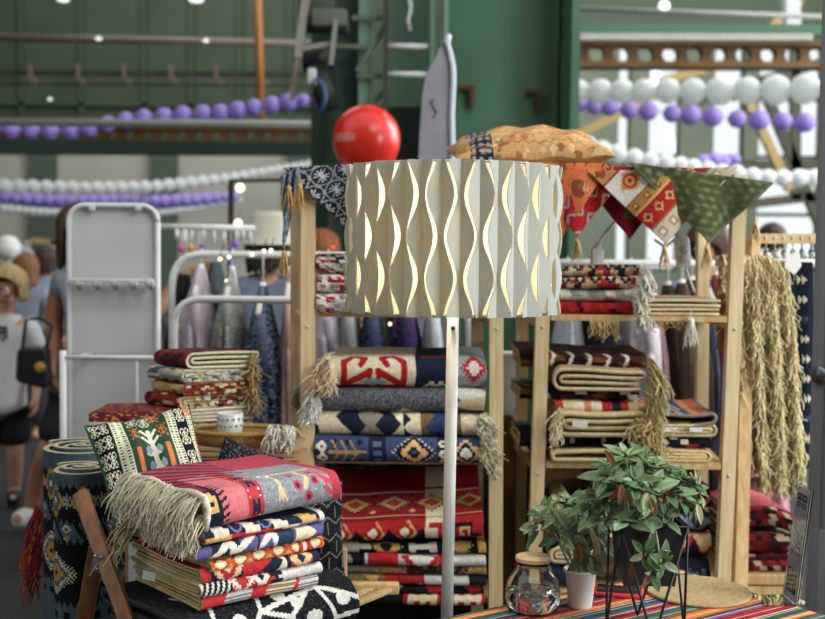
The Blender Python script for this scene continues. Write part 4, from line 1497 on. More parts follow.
# dim stall wall behind the shelves so that what stands there is seen against cloth
t = thing('clothes_rack', 'chrome rack with skirts and dresses behind the right shelf', 'clothes rack', (x_at(620, 4.5), 4.5, 0))
Yr3 = 4.4
rz3 = P(640, 263, Yr3).z
A, B = Vector((x_at(540, Yr3), Yr3, rz3)), Vector((x_at(782, Yr3), Yr3, rz3 + .0))
obj('rail', MB().tube([A, B], .013, 10), WHITEM, t)
for v in (A, B, A.lerp(B, .37)):
    obj('post', MB().tube([(v.x, Yr3, 0), v], .012, 10), GREYM, t)
for v in (A, B):
    obj('foot', MB().tube([(v.x, Yr3 - .3, .015), (v.x, Yr3 + .3, .015)], .014, 8), GREYM, t)
for spec in (('dress', 'white lilac dress hanging behind the right shelf', 632, 275, 420, 20, 52, '#d2c8cc', 1, 14), ('skirt', 'brown knitted skirt left of three behind the right shelf', 668, 285, 420, 20, 26, '#4a3c36', 2, 12),
             ('skirt', 'brown knitted skirt in the middle of three behind the right shelf', 682, 283, 420, 18, 24, '#54453c', 3, 5), ('skirt', 'brown ribbed skirt beside the rear right shelf post', 692, 280, 425, 18, 26, '#3f332e', 4, 0),
             ('skirt', 'dusty mauve skirt between white dress and brown skirts', 650, 280, 418, 12, 22, '#8a6c72', 5, 6), ('dress', 'black dress left of the white lilac one', 594, 275, 440, 26, 44, '#16171a', 6, 0),
             ('dress', 'pale grey dress behind the rear left post of the right shelf', 568, 275, 440, 22, 44, '#9aa0a6', 7, 0), ('dress', 'blue grey dress right of the rear right post', 704, 275, 445, 8, 10, '#6d7c9d', 8, 0),
             ('dress', 'dusky pink dress behind the front right shelf post', 717, 275, 470, 16, 26, '#a8525c', 9, 4), ('dress', 'pale pink cardigan left of the fringed rugs', 742, 300, 470, 18, 36, '#cf99a0', 10, 2), ('dress', 'grey pink sweater low behind the shaggy fringe', 757, 300, 520, 20, 50, '#c58f95', 11, 2)):
    n_, lb, px_, y0, y1, w0, w1, cl, sd, dx = spec
    garment(n_, lb, n_, px_, y0, y1, w0, w1, Yr3 + .03 * (sd % 3), cols=melange(cl, ['#%02x%02x%02x' % tuple(min(255, int(int(cl[i:i + 2], 16) * 1.15)) for i in (1, 3, 5))], .4), rail=rz3, seed=20 + sd, dx=dx, sleeve=sd in (1, 6, 10), depth=.4, hangcol=1)
# ============================================================ THE TWO PINE SHELVES AND THEIR RUGS
PINE = wood('pale pine', '#c9ae7f', '#dcc8a0', 5)
PINE_D = wood('pine board', '#b8945c', '#cdb080', 5)
X1, Y1v = Vector((1, 0, 0)), Vector((0, 1, 0))


def shelf_unit(label, fl, fr, Yf_, rl, rr, Yr_, top_y, boards, w=.036, inset=0):
    """four posts in two ladder frames, boards between them; fl... = pixel (top x, bottom x)"""
    t = thing('shelf_unit', label, 'shelf', (x_at((fl[0] + fr[0]) / 2, Yf_), Yf_ + .2, 0), 'pine shelves')
    zt_ = P(fl[0], top_y, Yf_).z
    pos = []
    for (xt, xb), Y in ((fl, Yf_), (fr, Yf_), (rl, Yr_), (rr, Yr_)):
        a, b = P(xt, 200, Y), P(xb, 560, Y)
        d = (a - b) / (a.z - b.z)
        top, bot = b + d * (zt_ - b.z), b + d * (0 - b.z)
        pos.append((bot, top))
        obj('post', MB().bar(bot, top, w, w, up=(0, 1, 0)), PINE, t, smooth=False)

    def at(i, z):
        b, tp = pos[i]
        return b + (tp - b) * (z / zt_)
    zs_ = []
    for py, th in boards:
        z = P(fl[0], py, Yf_).z
        zs_.append(z)
        A, B, D, E_ = at(0, z), at(1, z), at(3, z), at(2, z)
        e = .004
        xl, xr = A.x + w / 2 + e, B.x - w / 2 - e
        poly = [(min(xl, E_.x + w / 2 + e), A.y - w / 2), (xr, A.y - w / 2), (max(min(xr, D.x + .02), D.x - w / 2 - e), D.y + w / 2), (E_.x + w / 2 + e, D.y + w / 2)]
        poly[0], poly[1] = (xl, A.y - w / 2 + inset), (xr, A.y - w / 2 + inset)
        g = MB()
        g.prism([(x, y) for x, y in poly], (0, 0, z - th), (1, 0, 0), (0, 1, 0), th)
        obj('shelf_board', g, PINE_D, t, smooth=False)
        for i, j in ((0, 2), (1, 3)):
            obj('rung', MB().bar(at(i, z - th - .012), at(j, z - th - .012), .018, .02), PINE_D, t, smooth=False)
    for i, j in ((0, 2), (1, 3)):
        for z in (.25, zt_ - .06):
            obj('rung', MB().bar(at(i, z), at(j, z), .02, .035), PINE, t, smooth=False)
        for z in zs_:
            p = at(i, z - .035) - Vector((0, w / 2, 0))
            obj('bolt', MB().tube([p + Vector((0, .004, 0)), p - Vector((0, .003, 0))], .004, 10), GREYM, t)
    return t, pos, zs_, zt_


YL, YRs = 3.0, 3.08
SL, posL, zL, ztL = shelf_unit('pine shelf under the lampshade, with four thick rugs and a red kilim pile', (308.5, 307), (496.5, 495.5), YL, (297, 297), (477, 477), 3.42, 168, ((172, .018), (313, .012), (461.5, .012), (601, .012)), inset=.06)
SR, posR, zR, ztR = shelf_unit('pine shelf at right, with fringed beige rugs and cloths hanging from its top', (546, 534.5), (738.5, 723.5), YRs, (524, 519), (703, 700), 3.5, 173, ((176, .018), (314, .016), (460, .018), (590, .018)))


def rug_row(label, px0, px1, Y, z0, H, pat, depth=.3, cat='rug', name='folded_rug', group=None, n=4, dz=0, **k):
    """a fat folded rug that lies across a shelf with its fold to the front"""
    A, B = P(px0, 400, Y), P(px1, 400, Y)
    return folded(name, label, cat, (A.x, Y, z0 + .001), X1, Y1v, B.x - A.x, depth, H, pat, n=n, group=group, **k), A.x, B.x


G1 = 'thick rugs on the middle board of the left shelf'
z = zL[2]
kx = YL / F


def tpx(px, px0):
    return (px - px0) * kx


# bottom: slate blue with gold branches
def pat(cv, x0=311):
    T = lambda px: tpx(px, x0)
    cv.C[:] = K('#3b496d')
    for s in (.022, .048):
        cv.dia(s, T(319), .012, .012, 'white', .0035).dia(s, T(319), .005, .005, 'navy')
    for px, s in ((326, .035), (314, .035), (331, .012), (344, .012), (331, .06), (345, .06), (357, .013), (357, .06)):
        cv.disc(s, T(px), .0075, 'navy')
    cv.seg((.036, T(326)), (.038, T(362)), .0038, 'tan')
    for px in (336, 345, 354):
        cv.seg((.037, T(px)), (.062, T(px - 7)), .0025, 'tan').seg((.037, T(px)), (.012, T(px - 7)), .0025, 'tan')
    cv.bandT(T(366), T(383), 'navy')
    for s in (.015, .035, .055):
        cv.rect(s, T(374.5), .005, .012, '#55658b')
    cv.serr(.037, T(411), .05, T(335), 'white', 4, .38)
    cv.dia(.037, T(411), .036, .047, 'navy', .004).dia(.037, T(411), .026, .032, 'peach', .005).dia(.037, T(411), .012, .013, 'navy', .004).rect(.037, T(411), .003, .006, '#41537a')
    cv.bandT(T(434), T(447), 'navy')
    for s in (.012, .034, .058):
        cv.dia(s, T(440.5), .009, .011, 'cream', .003).rect(s, T(440.5), .002, .004, 'navy')
    cv.dia(.036, T(463), .03, .034, 'peach', .008).dia(.036, T(463), .02, .024, 'navy', .006).dia(.036, T(463), .012, .015, 'white', .005)
    cv.bandT(T(480), T(490), '#2c3a5c')
    cv.mottle(.15)


r, xa, xb = rug_row('slate blue rug with gold branches and white saw-edged diamond, lowest of four thick rugs', 315, 483, YL - .025, z, .068, pat, group=G1, seed=3, res=.0028)
fringe_line('fringe', (xb, YL - .03, z + .008), (xb, YL - .02, z + .064), (.9, -.6, .1), .05, 170, r, '#d8d0b4', r=.003, wig=.006, droop=.8)
z += .0695


def pat(cv, x0=318):
    T = lambda px: tpx(px, x0)
    cv.C[:] = K('cream')
    cv.bandT(T(336), T(371), 'navy').teethS(T(336), .04, .07, 'cream', s0=-.02)
    cv.bandT(T(358), T(384), '#8d837b').teethS(T(358), .022, .045, 'navy', s0=.012).teethS(T(384), .022, .045, 'navy', left=True, s0=.012).rect(.07, T(371), .008, .006, 'gold')
    cv.bandT(T(384), T(402), 'navy').teethS(T(402), .03, .06, 'cream', left=True, s0=-.02)
    cv.bandT(T(402), T(421), 'cream').teethS(T(404), .02, .04, 'navy', s0=-.01)
    cv.bandT(T(421), T(436), '#75603f').bandT(T(436), T(446), '#2f4168').teethS(T(436), .028, .06, '#2f4168', left=True)
    cv.bandT(T(446), T(462), '#75603f').teethS(T(446), .03, .06, '#2f4168')
    cv.bandT(T(462), T(495), 'cream').teethS(T(462), .03, .05, '#cdbf9a')
    cv.mottle(.2)


r, xa, xb = rug_row('cream rug with navy teeth and brown bands, second lowest of the four thick rugs', 318, 484, YL - .01, z, .062, pat, group=G1, seed=4, res=.0028)
fringe_line('fringe', (xb - .012, YL - .02, z + .008), (xb - .005, YL - .01, z + .06), (.9, -.6, .1), .045, 170, r, '#dcd6bf', r=.003, wig=.006, droop=.8)
z += .0635


def pat(cv, x0=318):
    T = lambda px: tpx(px, x0)
    cv.C[:] = K('#51545a')
    cv.speck(.35, '#6d7177', 2).speck(.2, '#3b3e44', 3)
    for s, t in ((.0, T(452)), (.075, T(440))):
        pass
    d = (cv.T - T(425)) + (cv.S - .03) * 1.6
    e = (cv.T - T(425)) - (cv.S - .03) * 1.6
    cv.put((cv.S < .02 - (cv.T - T(395)) * -.0) & (np.abs(cv.T - T(405)) < .035 - cv.S * 1.6), '#c9bfa8')
    cv.put((cv.T > T(450)) & (np.abs(cv.S - .058) < (cv.T - T(446)) * .45), '#d5d0c3')
    cv.put((cv.T > T(452)) & (np.abs(cv.S - .03) < (cv.T - T(448)) * .22), '#c5b493')
    cv.put((cv.T > T(462)) & (cv.S < .016), '#3a3d44')
    cv.mottle(.25)


r, xa, xb = rug_row('charcoal grey melange rug with cream wedges, second from the top of the four thick rugs', 319, 486, YL - .015, z, .064, pat, group=G1, seed=5, res=.0028)
fringe_line('fringe', (xa - .002, YL - .02, z + .008), (xa - .002, YL - .005, z + .068), (-.55, -.8, .1), .055, 240, r, '#d6d4cf', r=.003, wig=.006, droop=.9)
fringe_line('fringe', (xa - .03, YL + .22, z + .01), (xa - .03, YL + .08, z + .068), (-1, -.1, .1), .06, 200, r, '#b5ab95', r=.003, wig=.007, droop=.9)
z += .0655
HORN = ["....########....", "..############..", ".####......####.", "####........####", "###..........###", "###....#########", "###......######.", "###.............", "###............."]


def pat(cv, x0=330):
    T = lambda px: tpx(px, x0)
    cv.C[:] = K('#d6cbb2')
    R_ = '#a31f22'
    for sg, c0 in ((1, 361), (-1, 385)):
        X = lambda o: T(373 + sg * o)
        cv.seg((.018, X(-30)), (.075, X(-30)), .0085, R_)
        cv.poly([(.072, X(-30)), (.097, X(-19)), (.085, X(-8)), (.068, X(-13))], .0075, R_)
        cv.seg((.018, X(-30)), (.052, X(-4)), .0085, R_).seg((.05, X(-5)), (.018, X(-4)), .0065, R_).seg((.012, X(-30)), (.012, X(-2)), .007, R_)
    cv.dia(.026, T(373), .012, .035, '#8fa0a8', .003)
    cv.bandT(T(415), T(458), 'navy')
    for px in (425, 434, 443):
        cv.bmp([".#.", "###", "#.#"], .098, T(px), .005, .006, '#9c2a26')
    cv.bmp(["..##..##..", ".########.", "##.####.##", "#...##...#"], .016, T(436), .006, .0068, 'cream')
    cv.bandT(T(455), T(492), '#9aa3a4')
    cv.serr(.06, T(473), .045, .04, '#b02a2e', 3, .3).bmp(["..##..", ".####.", "######", ".####.", "..##.."], .06, T(473), .007, .007, '#ded6c6')
    cv.mottle(.15)


r, xa, xb = rug_row('cream rug with a red ram-horn motif and navy band, topmost of the four thick rugs', 331, 486, YL - .01, z, .08, pat, group=G1, seed=6, res=.0028)
fringe_line('fringe', (xa, YL - .02, z + .015), (xa + .002, YL + .01, z + .085), (-.9, -.5, .25), .055, 220, r, '#dcc6a4', r=.0032, wig=.008, droop=.9)
fringe_line('fringe', (xa + .006, YL - .03, z + .03), (xa + .008, YL - .025, z + .08), (-.3, -.8, -.4), .06, 70, r, '#e2cdaa', r=.0026, wig=.006, droop=1)

# top board: red and white braided rugs
z = zL[1]
for i, lb in enumerate(('red and white braided rug, lowest of three left of the lampshade', 'red and white braided rug in the middle of three left of the lampshade', 'red white and black braided rug, topmost of three left of the lampshade')):
    def pat(cv, i=i):
        cv.C[:] = K('#d9d3c9')
        cv.cells(.0065, .0125, ['#d5cfc4', '#ab262d', '#c4bcb0', '#dcd6cb', '#7d7a7a', '#a32229', '#d0c9be', '#9a9088'] + (['#26262c', '#2a2a30'] if i == 2 else []), 3 + i, .9)
        cv.mottle(.3)
    rug_row(lb, 316, 480, YL - .02 + .004 * i, z, .05, pat, depth=.28, group='braided rugs on the left shelf', wob=.003, m=SHAG, res=.0035)
    z += .052

# lower board: pile of kilims
z = zL[3]
GK = 'kilims on the lower board of the left shelf'


def kp(base, items):
    def f(cv):
        cv.C[:] = K(base)
        for it in items:
            getattr(cv, it[0])(*it[1:])
        cv.mottle(.18)
    return f


x0k = 335
T_ = lambda px: tpx(px, x0k)
specs = [
    ('red kilim with cream crosses, lowest of the pile on the left shelf', .026, kp('#a52629', [('bandT', 0, T_(405), '#15181f'), ('bmp', ["##..##..##", "##########", "##..##..##"], .018, T_(425), .009, .0075, '#d6c69a'), ('bandT', T_(443), T_(452), '#1c1c22'), ('bmp', ["##..##..##", "##########", "##..##..##"], .018, T_(470), .009, .0075, '#ddd2ae')])),
    ('black kilim with red stars, second lowest of the pile on the left shelf', .024, kp('#17181c', [('serr', .02, T_(440), .03, .035, '#a2262a', 3, .3), ('serr', .02, T_(478), .03, .03, '#a2262a', 3, .3), ('serr', .02, T_(350), .03, .035, '#6d7f8c', 3, .3), ('serr', .02, T_(395), .03, .03, '#c9b893', 3, .3)])),
    ('tan red and white kilim with slanting bands, in the pile on the left shelf', .025, kp('#b58d5c', [('teethT', 0, .05, .1, '#6e5c3c'), ('bandT', T_(385), T_(425), '#a9282a'), ('bandT', T_(420), T_(470), '#cbc7bd'), ('teethS', T_(425), .06, .08, '#a9282a', True), ('bandT', T_(470), T_(500), '#1d1f25')])),
    ('brown and tan kilim, fourth from the bottom of the left shelf pile', .024, kp('#b78d58', [('bandT', 0, T_(372), '#7c7a78'), ('teethS', T_(372), .05, .08, '#7c7a78'), ('bandT', T_(408), T_(462), '#3a2218'), ('teethS', T_(462), .07, .09, '#3a2218'), ('speck', .2, '#8b663c')])),
    ('red white and grey kilim with hooked squares, third from the top of the pile', .027, kp('#c9c6bf', [('bandT', T_(348), T_(365), '#16181e'), ('bmp', ["..##..", ".####.", "##..##"], .02, T_(345), .008, .008, '#8c8c8a'), ('bandT', T_(368), T_(410), '#b0272b'), ('bandT', T_(400), T_(440), '#aaa9a6'), ('dia', .02, T_(423), .03, .05, '#b0272b', .004), ('dia', .02, T_(423), .018, .03, '#d9d6ce', .004), ('bandT', T_(440), T_(448), '#b0272b'), ('cells', .012, .022, ['#c9c6bf', '#c9c6bf', '#8f8e8c'], 4, .3)][:-1])),
    ('black white and gold kilim under the red one on the left shelf', .03, kp('#14161b', [('bandT', 0, T_(352), '#c8c3b4'), ('bmp', ["####....", "########", "####...."], .022, T_(360), .012, .008, '#c8c3b4'), ('serr', .022, T_(388), .035, .05, '#c39a58', 3, .35), ('dia', .022, T_(388), .012, .016, '#1c1d22', .004), ('bmp', ["##....##", "########", "##....##"], .022, T_(424), .011, .009, '#cfc9ba'), ('serr', .022, T_(462), .035, .04, '#c39a58', 3, .35), ('bandT', T_(480), T_(500), '#c39a58')])),
]
for lb, H, pt in specs:
    rug_row(lb, x0k, 488, YL - .03 + .01 * math.sin(H * 900), z, H, pt, depth=.32, group=GK, n=2, th=.0095, wob=.005)
    z += H + .0015


def pat(cv, x0=322):
    T = lambda px: tpx(px, x0)
    cv.C[:] = K('#8c1e23')
    cv.bandS(-.02, .058, '#bf9a5e')
    cv.teethT(.058, .05, .085, '#a02427', True, T(345)).teethT(-.002, .04, .085, '#17181c', False, T(343))
    for px in (343, 375, 407):
        cv.dia(.03, T(px), .022, .022, '#a02427', .004).dia(.03, T(px), .012, .012, '#dcd2b4', .004)
    cv.bandT(T(428), T(455), '#d6ccb0').bmp(["###..", "..#..", "..###"], .03, T(442), .014, .012, '#a02427')
    cv.bandT(T(452), T(500), '#a02427')
    cv.bmp(["######..", "#....#..", "#.##.#..", "..#..###"], .03, T(468), .008, .008, '#17181c').bmp(["####", "#..#", "##.#"], .028, T(467), .007, .007, '#c9a86a')
    for a, b, c in ((.07, .074, '#17181c'), (.08, .083, '#d9cfb2'), (.215, .22, '#d9cfb2'), (.235, .25, '#6c1519')):
        cv.bandS(a, b, c)
    for i, px in enumerate((355, 395, 434, 473)):
        s = .15
        for c, rs, rt in (('#17181c', .056, .058), ('#c9a468', .046, .048), ('#17181c', .026, .026), ('#b3322d', .018, .02)):
            cv.serr(s, T(px), rs, rt, c, 3, .3)
        cv.dia(s + .045, T(px + 19), .01, .01, '#17181c').dia(s - .045, T(px + 19), .01, .01, '#d2b987')
    cv.mottle(.15)


r, xa, xb = rug_row('red kilim with gold and black medallions, topmost of the pile on the left shelf', 322, 486.5, YL - .045, z, .052, pat, depth=.33, group=GK, n=4, wob=.006, res=.003, seed=11, lift=lambda a, t: .085 * (a / .33) ** 1.1 + .02 * np.clip(t / .43 - .25, 0, 1))
zk = z + .125
# two dark rugs at the back on top of it
rug_row('grey blue patterned rug at the back of the lower left shelf, behind the red kilim', 332, 385, 3.34, zL[3] + .001, zk - zL[3] + .03, kp('#566369', [('cells', .014, .03, ['#4c5a60', '#7b898d', '#2b3236'], 5, .6)]), depth=.1, group='dark rugs behind the red kilim')
rug_row('black rug with cream band behind the red kilim on the left shelf', 388, 440, 3.34, zL[3] + .001, zk - zL[3] + .05, kp('#191b1e', [('bandT', .06, .12, '#b6ad94'), ('dia', .2, .03, .05, .03, '#7b7a70', .006)]), depth=.1, group='dark rugs behind the red kilim')

# ---------------------------------------------------------------- right shelf
kr = YRs / F
GT = 'rugs on the upper board of the right shelf'
z = zR[1]


def braid(cols, ds=.012, dt=.03, sk=.8, seed=1):
    def f(cv):
        cv.cells(ds, dt, cols, seed, sk)
        cv.mottle(.3)
    return f


def pat_red(cv):
    cv.C[:] = K('#a3222a')
    cv.cells(.009, .012, ['#a3222a', '#ad2c35', '#a3222a', '#a3222a', '#2a1518', '#961d25'], 3, .4)
    cv.mottle(.3)


def pat_kil(seed):
    def f(cv):
        cv.cells(.01, .02, ['#a82c34', '#c2a273', '#a82c34', '#d0c3a8', '#2a2a30', '#b99a6e'], seed, .5)
        for k in range(8):
            cv.dia(.02, .03 + k * .04, .009, .014, '#23242a', .003).dia(.02, .03 + k * .04, .004, .007, '#cdb98f')
        cv.mottle(.25)
    return f


for lb, H, pt, x1 in (('bright red rug with black flecks, lowest of the small pile right of the lampshade', .034, pat_red, 636), ('grey and cream braided rug in the small pile right of the lampshade', .032, braid(['#b9b4aa', '#d5cdb8', '#8d8a85', '#c8b892', '#a7a5a2'], .012, .024), 634),
                      ('red and cream kilim with black loops, second from top right of the lampshade', .03, pat_kil(2), 637), ('red and cream kilim with black arches, topmost of the pile right of the lampshade', .028, pat_kil(7), 640)):
    r, xa, xb = rug_row(lb, 552, x1, YRs - .01, z, H, pt, depth=.26, group=GT, n=2, th=.012, m=SHAG, wob=.006)
    fringe_line('fringe', (xb - .006, YRs - .03, z + .004), (xb - .004, YRs - .015, z + H), (.35, -1, .1), .06, 46, r, '#e6e2d2', r=.0034, wig=.004, droop=1.2)
    z += H + .002
z = zR[1]
for i, lb in enumerate(('beige folded throw lying flat on the upper right board, under its twin', 'beige folded throw on the upper right board, on top of its twin')):
    r = folded('folded_throw', lb, 'throw', (P(641 + i, 314, YRs).x, YRs - .02, z + .001), Y1v, X1, .27, .205, .021, K('#b59d7b'), n=2, th=.008, edge='#c7b28c', back='#a58d6a', group='beige throws on the upper right board', wob=.002)
    z += .0225
tassel('hanging_tassel', 'white yarn tassel hanging under the upper board by the front right post', 'tassel', P(691, 318, YRs - .03), .06, .016, '#e6e0cf', group='loose tassels on the right shelf')
t_ = thing('yarn_fringe', 'row of beige yarn ends hanging below the upper right board', 'fringe', P(605, 345, YRs - .022))
obj('strands', fringe_mb([P(x, 321, YRs - .022) for x in np.linspace(590, 618, 40)], [(0, -.1, -1)] * 40, .045, r=.0022, wig=.006, col='#b9a274'), SHAG, t_, yarn=True)
obj('strands', fringe_mb([P(x, 321, YRs - .022) for x in np.linspace(640, 684, 40)], [(0, -.1, -1)] * 40, .02, r=.002, wig=.006, col='#a08a5c'), SHAG, t_, yarn=True)

# middle board, left pile
z = zR[2]
GM = 'rugs in the left pile on the middle board of the right shelf'
BR = braid(['#3a2620', '#281b18', '#ddd3c2', '#4a2f22', '#2b1d19', '#7a4a2a', '#241917'], .012, .03, 1.0, 5)


def loops(label, px0, px1, z0, H, n, name='folded_rug', cat='rug', group=GM, col='#cdb88f', edge='#cbb98c', th=.009, dp=.27, Y=YRs - .03, sag=0, pat=None, **k):
    """a folded rug whose layered edge faces us, folds to the left"""
    A = P(px0, 400, Y)
    L = P(px1, 400, Y).x - A.x
    return folded(name, label, cat, (A.x, Y, z0 + .001), Y1v, X1, dp, L, H, pat or K(col), n=n, th=th, edge=edge, back=col, group=group, **k), A.x, A.x + L


r, xa, xb = loops('beige rug folded into one long loop, lowest of the left pile on the right shelf', 553, 636, z, .031, 2, sag=-.0, th=.01, wob=.007)
z += .02855
r, xa, xb = rug_row('black rug with small white squares in the left pile of the right shelf', 520, 636, YRs + .022, z, .037, kp('#17181b', [('speck', .25, '#2a2b2f')] + [('rect', .02 + .012 * (k % 2), .06 + k * .042, .005, .006, '#c9bfae') for k in range(7)]), depth=.26, group=GM, n=2, th=.014)
z += .038
r, xa, xb = loops('beige rug in thick loops with white tag, in the left pile of the right shelf', 553, 640, z, .067, 4, th=.0115, wob=.008, sag=-.0)
obj('tag', MB().box(P(580, 424, YRs - .045), (.04, .002, .017), Euler((0, .1, 0))), mat('white paper', '#dcdbd6', .8), r, smooth=False)
fringe_line('fringe', (xa + .01, YRs - .03, z + .015), (xa + .02, YRs - .03, z + .075), (-.3, -1, .5), .06, 90, r, '#dccfa8', r=.0028, wig=.005, droop=1.2)
z += .065


def pat(cv):
    cv.C[:] = K('#d9c9a2')
    w_ = .03
    cv.stripesT(['#b5343a', '#d8c49a', '#ddd2b8', '#c98f6c', '#dcd0b2', '#a82a33', '#20222a'], [.02, .03, .025, .02, .03, .028, .025])
    cv.bandS(-.01, .01, '#1e2026').stripesT(['#d6c8a4'], [.03]) if False else None
    cv.mottle(.2)


r, xa, xb = rug_row('rug striped cream red and peach in the left pile of the right shelf', 556, 640, YRs - .015, z, .027, pat, depth=.26, group=GM, n=2, th=.01)
z += .0285
r, xa, xb = rug_row('dark brown braided rug lower of two in the left pile of the right shelf', 519, 638, YRs + .022, z, .029, BR, depth=.26, group=GM, n=2, th=.013, m=SHAG)
z += .0305
r, xa, xb = loops('beige pink rug in two loops between the dark brown braided rugs', 551, 640, z, .056, 4, th=.0095, wob=.008, col='#b89a78', edge='#cdb893')
z += .057
r, xa, xb = rug_row('dark brown braided rug with white chevrons, topmost in the left pile of the right shelf', 519, 646, YRs + .022, z, .044, kp('#33221d', [('cells', .012, .03, ['#3a2620', '#281b18', '#4a2f22', '#7a4a2a'], 5, 1.0)] + [('poly', [(.012, .08 + k * .05), (.035, .095 + k * .05), (.05, .08 + k * .05)], .004, '#ddd6c8') for k in range(5)]), depth=.26, group=GM, n=4, m=SHAG, wob=.006)
ztop = z + .045
fringe_line('fringe', (xb - .01, YRs - .02, ztop - .24), (xb - .0, YRs - .01, ztop - .01), (.6, -.9, .2), .09, 230, r, '#d3c391', r=.003, wig=.009, droop=1.3)
# middle board, right pile
z = zR[2]
GN = 'rugs in the right pile on the middle board of the right shelf'
XR = Vector((-1, 0, 0))


def loops_r(label, px0, px1, z0, H, n, pat=None, col='#c4ab78', edge='#cdb684', th=.009, dp=.27, Y=YRs - .02, name='folded_rug', **k):
    A = P(px1, 400, Y)
    L = A.x - P(px0, 400, Y).x
    return folded(name, label, 'rug', (A.x, Y + dp, z0 + .001), -Y1v, XR, dp, L, H, pat or K(col), n=n, th=th, edge=edge, back=col, group=GN, **k)


loops_r('beige rug lowest of the right pile on the right shelf', 652, 714, z, .035, 4, th=.008)
z += .036
rug_row('black rug with red and white flecks in the right pile of the right shelf', 648, 714, YRs - .01, z, .031, braid(['#16171a', '#16171a', '#a52a2e', '#16171a', '#d9d0bd', '#1d1e22'], .011, .018, .3, 9), depth=.26, group=GN, n=2, th=.012)
z += .033
r = loops_r('beige rug with two white tags in the right pile on the right shelf', 648, 716, z, .034, 4, th=.008)
for px_ in (670, 696):
    obj('tag', MB().box(P(px_, 429.5, YRs - .032), (.034, .002, .011)), mat('white paper', '#dcdbd6', .8), r, smooth=False)
z += .036


def pat(cv):
    cv.C[:] = K('#a86a56')
    L = .21
    cv.stripesT(['#b06a52'], [.3])
    s = cv.S
    for a, b, c in ((.0, .045, '#6b5a56'), (.045, .075, '#b1603c'), (.075, .095, '#c98a5a'), (.095, .16, '#3d5076'), (.16, .175, '#c0714a'), (.175, .26, '#a9776b')):
        cv.bandS(a, b, c)
    cv.cells(.012, .03, ['#8f97a6', '#3d5076', '#2a3554', '#3d5076'], 2, .2) if False else None
    for k in range(6):
        cv.dia(.128, .03 + k * .045, .03, .02, '#232c48', .004).dia(.128, .03 + k * .045, .012, .01, '#b9b29c', .004)
    cv.mottle(.2)


loops_r('rug striped blue orange and dusty pink, topmost of the right pile with an open loop', 641, 719, z, .038, 2, pat=pat, col='#6c5f58', edge='#8b7a6b', th=.01, wob=.006, lift=lambda a, t: -.012 * np.sin(np.clip(a / .2, 0, 1) * PI))
t_ = thing('yarn_fringe', 'tangle of beige rug ends between the two piles on the right shelf', 'fringe', P(635, 462, YRs - .06))
rng = random.Random(4)
roots = [P(rng.uniform(634, 652), rng.uniform(418, 446), YRs - .03) for k in range(170)]
obj('strands', fringe_mb(roots, [(rng.uniform(-.7, .7), -.8, .2) for k in roots], .055, r=.003, wig=.011, droop=1.3, col='#c9b682'), SHAG, t_, yarn=True)

# lower board of the right shelf, half hidden by the plants
z = zR[3]
GB = 'rugs on the lower board of the right shelf'
rug_row('black and blue rolled rug on the lower board at the front right post', 628, 716, YRs - .0, z, .085, kp('#14161d', [('bandS', -.01, .03, '#26365a'), ('bmp', ["#...#...#...#", "##.##.##.##.#"], .06, .16, .008, .01, '#3b4152')]), depth=.2, group=GB, n=4)
z += .087
rug_row('red and gold kilim with black leaf shapes, above the black and blue roll', 606, 714, YRs + .02, z, .07, kp('#8f2a24', [('teethT', .0, .06, .07, '#17171a'), ('teethT', .07, .05, .07, '#c7a878', True, .03), ('bandS', -.01, .012, '#b08a5a')]), depth=.22, group=GB, n=4)
z += .072
rug_row('black and grey blue diamond rug in the lower pile of the right shelf', 600, 713, YRs + .02, z, .05, kp('#17191d', [('dia', .03, .03 + .06 * k, .028, .03, '#6f7f86', .004) for k in range(6)] + [('dia', .03, .03 + .06 * k, .014, .015, '#20242a', .004) for k in range(6)]), depth=.22, group=GB, n=2)
z += .052
rug_row('dark red rug with gold zigzag, topmost of the lower pile on the right shelf', 604, 714, YRs + .03, z, .06, kp('#6e1d1c', [('zig', .03, .03, .05, .006, '#b18a4e'), ('zig', .015, .02, .05, .004, '#1a1717')]), depth=.22, group=GB, n=4, lift=lambda a, t: .03 * t)
z = zR[3]
for i, (lb, H, c_) in enumerate((('navy rug lowest of the lower left pile of the right shelf', .07, '#20283a'), ('beige rug in loops in the lower left pile of the right shelf', .045, '#b9a67c'), ('maroon rug behind the leaves in the lower left pile of the right shelf', .06, '#5c1a1e'), ('dark patterned rug behind the leaves in the lower left pile', .05, '#332a26'))):
    if i == 1:
        loops(lb, 551, 592, z, H, 4, group='rugs in the lower left pile', th=.01, Y=YRs)
    else:
        rug_row(lb, 550, 594, YRs + .01 * i, z, H, kp(c_, [('cells', .02, .03, [c_, c_, '#7f6b50'], i + 3, .5)]), depth=.22, group='rugs in the lower left pile', n=4)
    z += H + .002
p = P(566, 510, YRs - .02)
t = thing('rolled_rug', 'cream rug rolled up, its round end facing us behind the small plant', 'rug', p - Vector((0, 0, .045)))
sp = []
for k in range(120):
    a = k * .16
    r_s = .006 + .0022 * a
    sp.append((p.x + .55 * r_s * math.cos(a), p.z + r_s * math.sin(a)))
G = np.array([[(x, YRs - .02 + y, z_) for y in (0, .05, .1, .2)] for x, z_ in sp])
obj('roll', MB().sheet(G, .006, K('#cfc4a6'), K('#b7a984'), K('#ded5bd')), WEAVE, t, yarn=True)
t = thing('cardboard_box', 'brown cardboard box on the lower right board under the black rug', 'box', P(565, 500, 3.3))
c = P(562, 482, 3.35)
obj('body', MB().box((c.x, 3.38, c.z - .0), (.11, .14, .13), bev=.003), mat('cardboard', '#8b6a45', .85, noise=(6, .9, 1.08)), t, smooth=False)
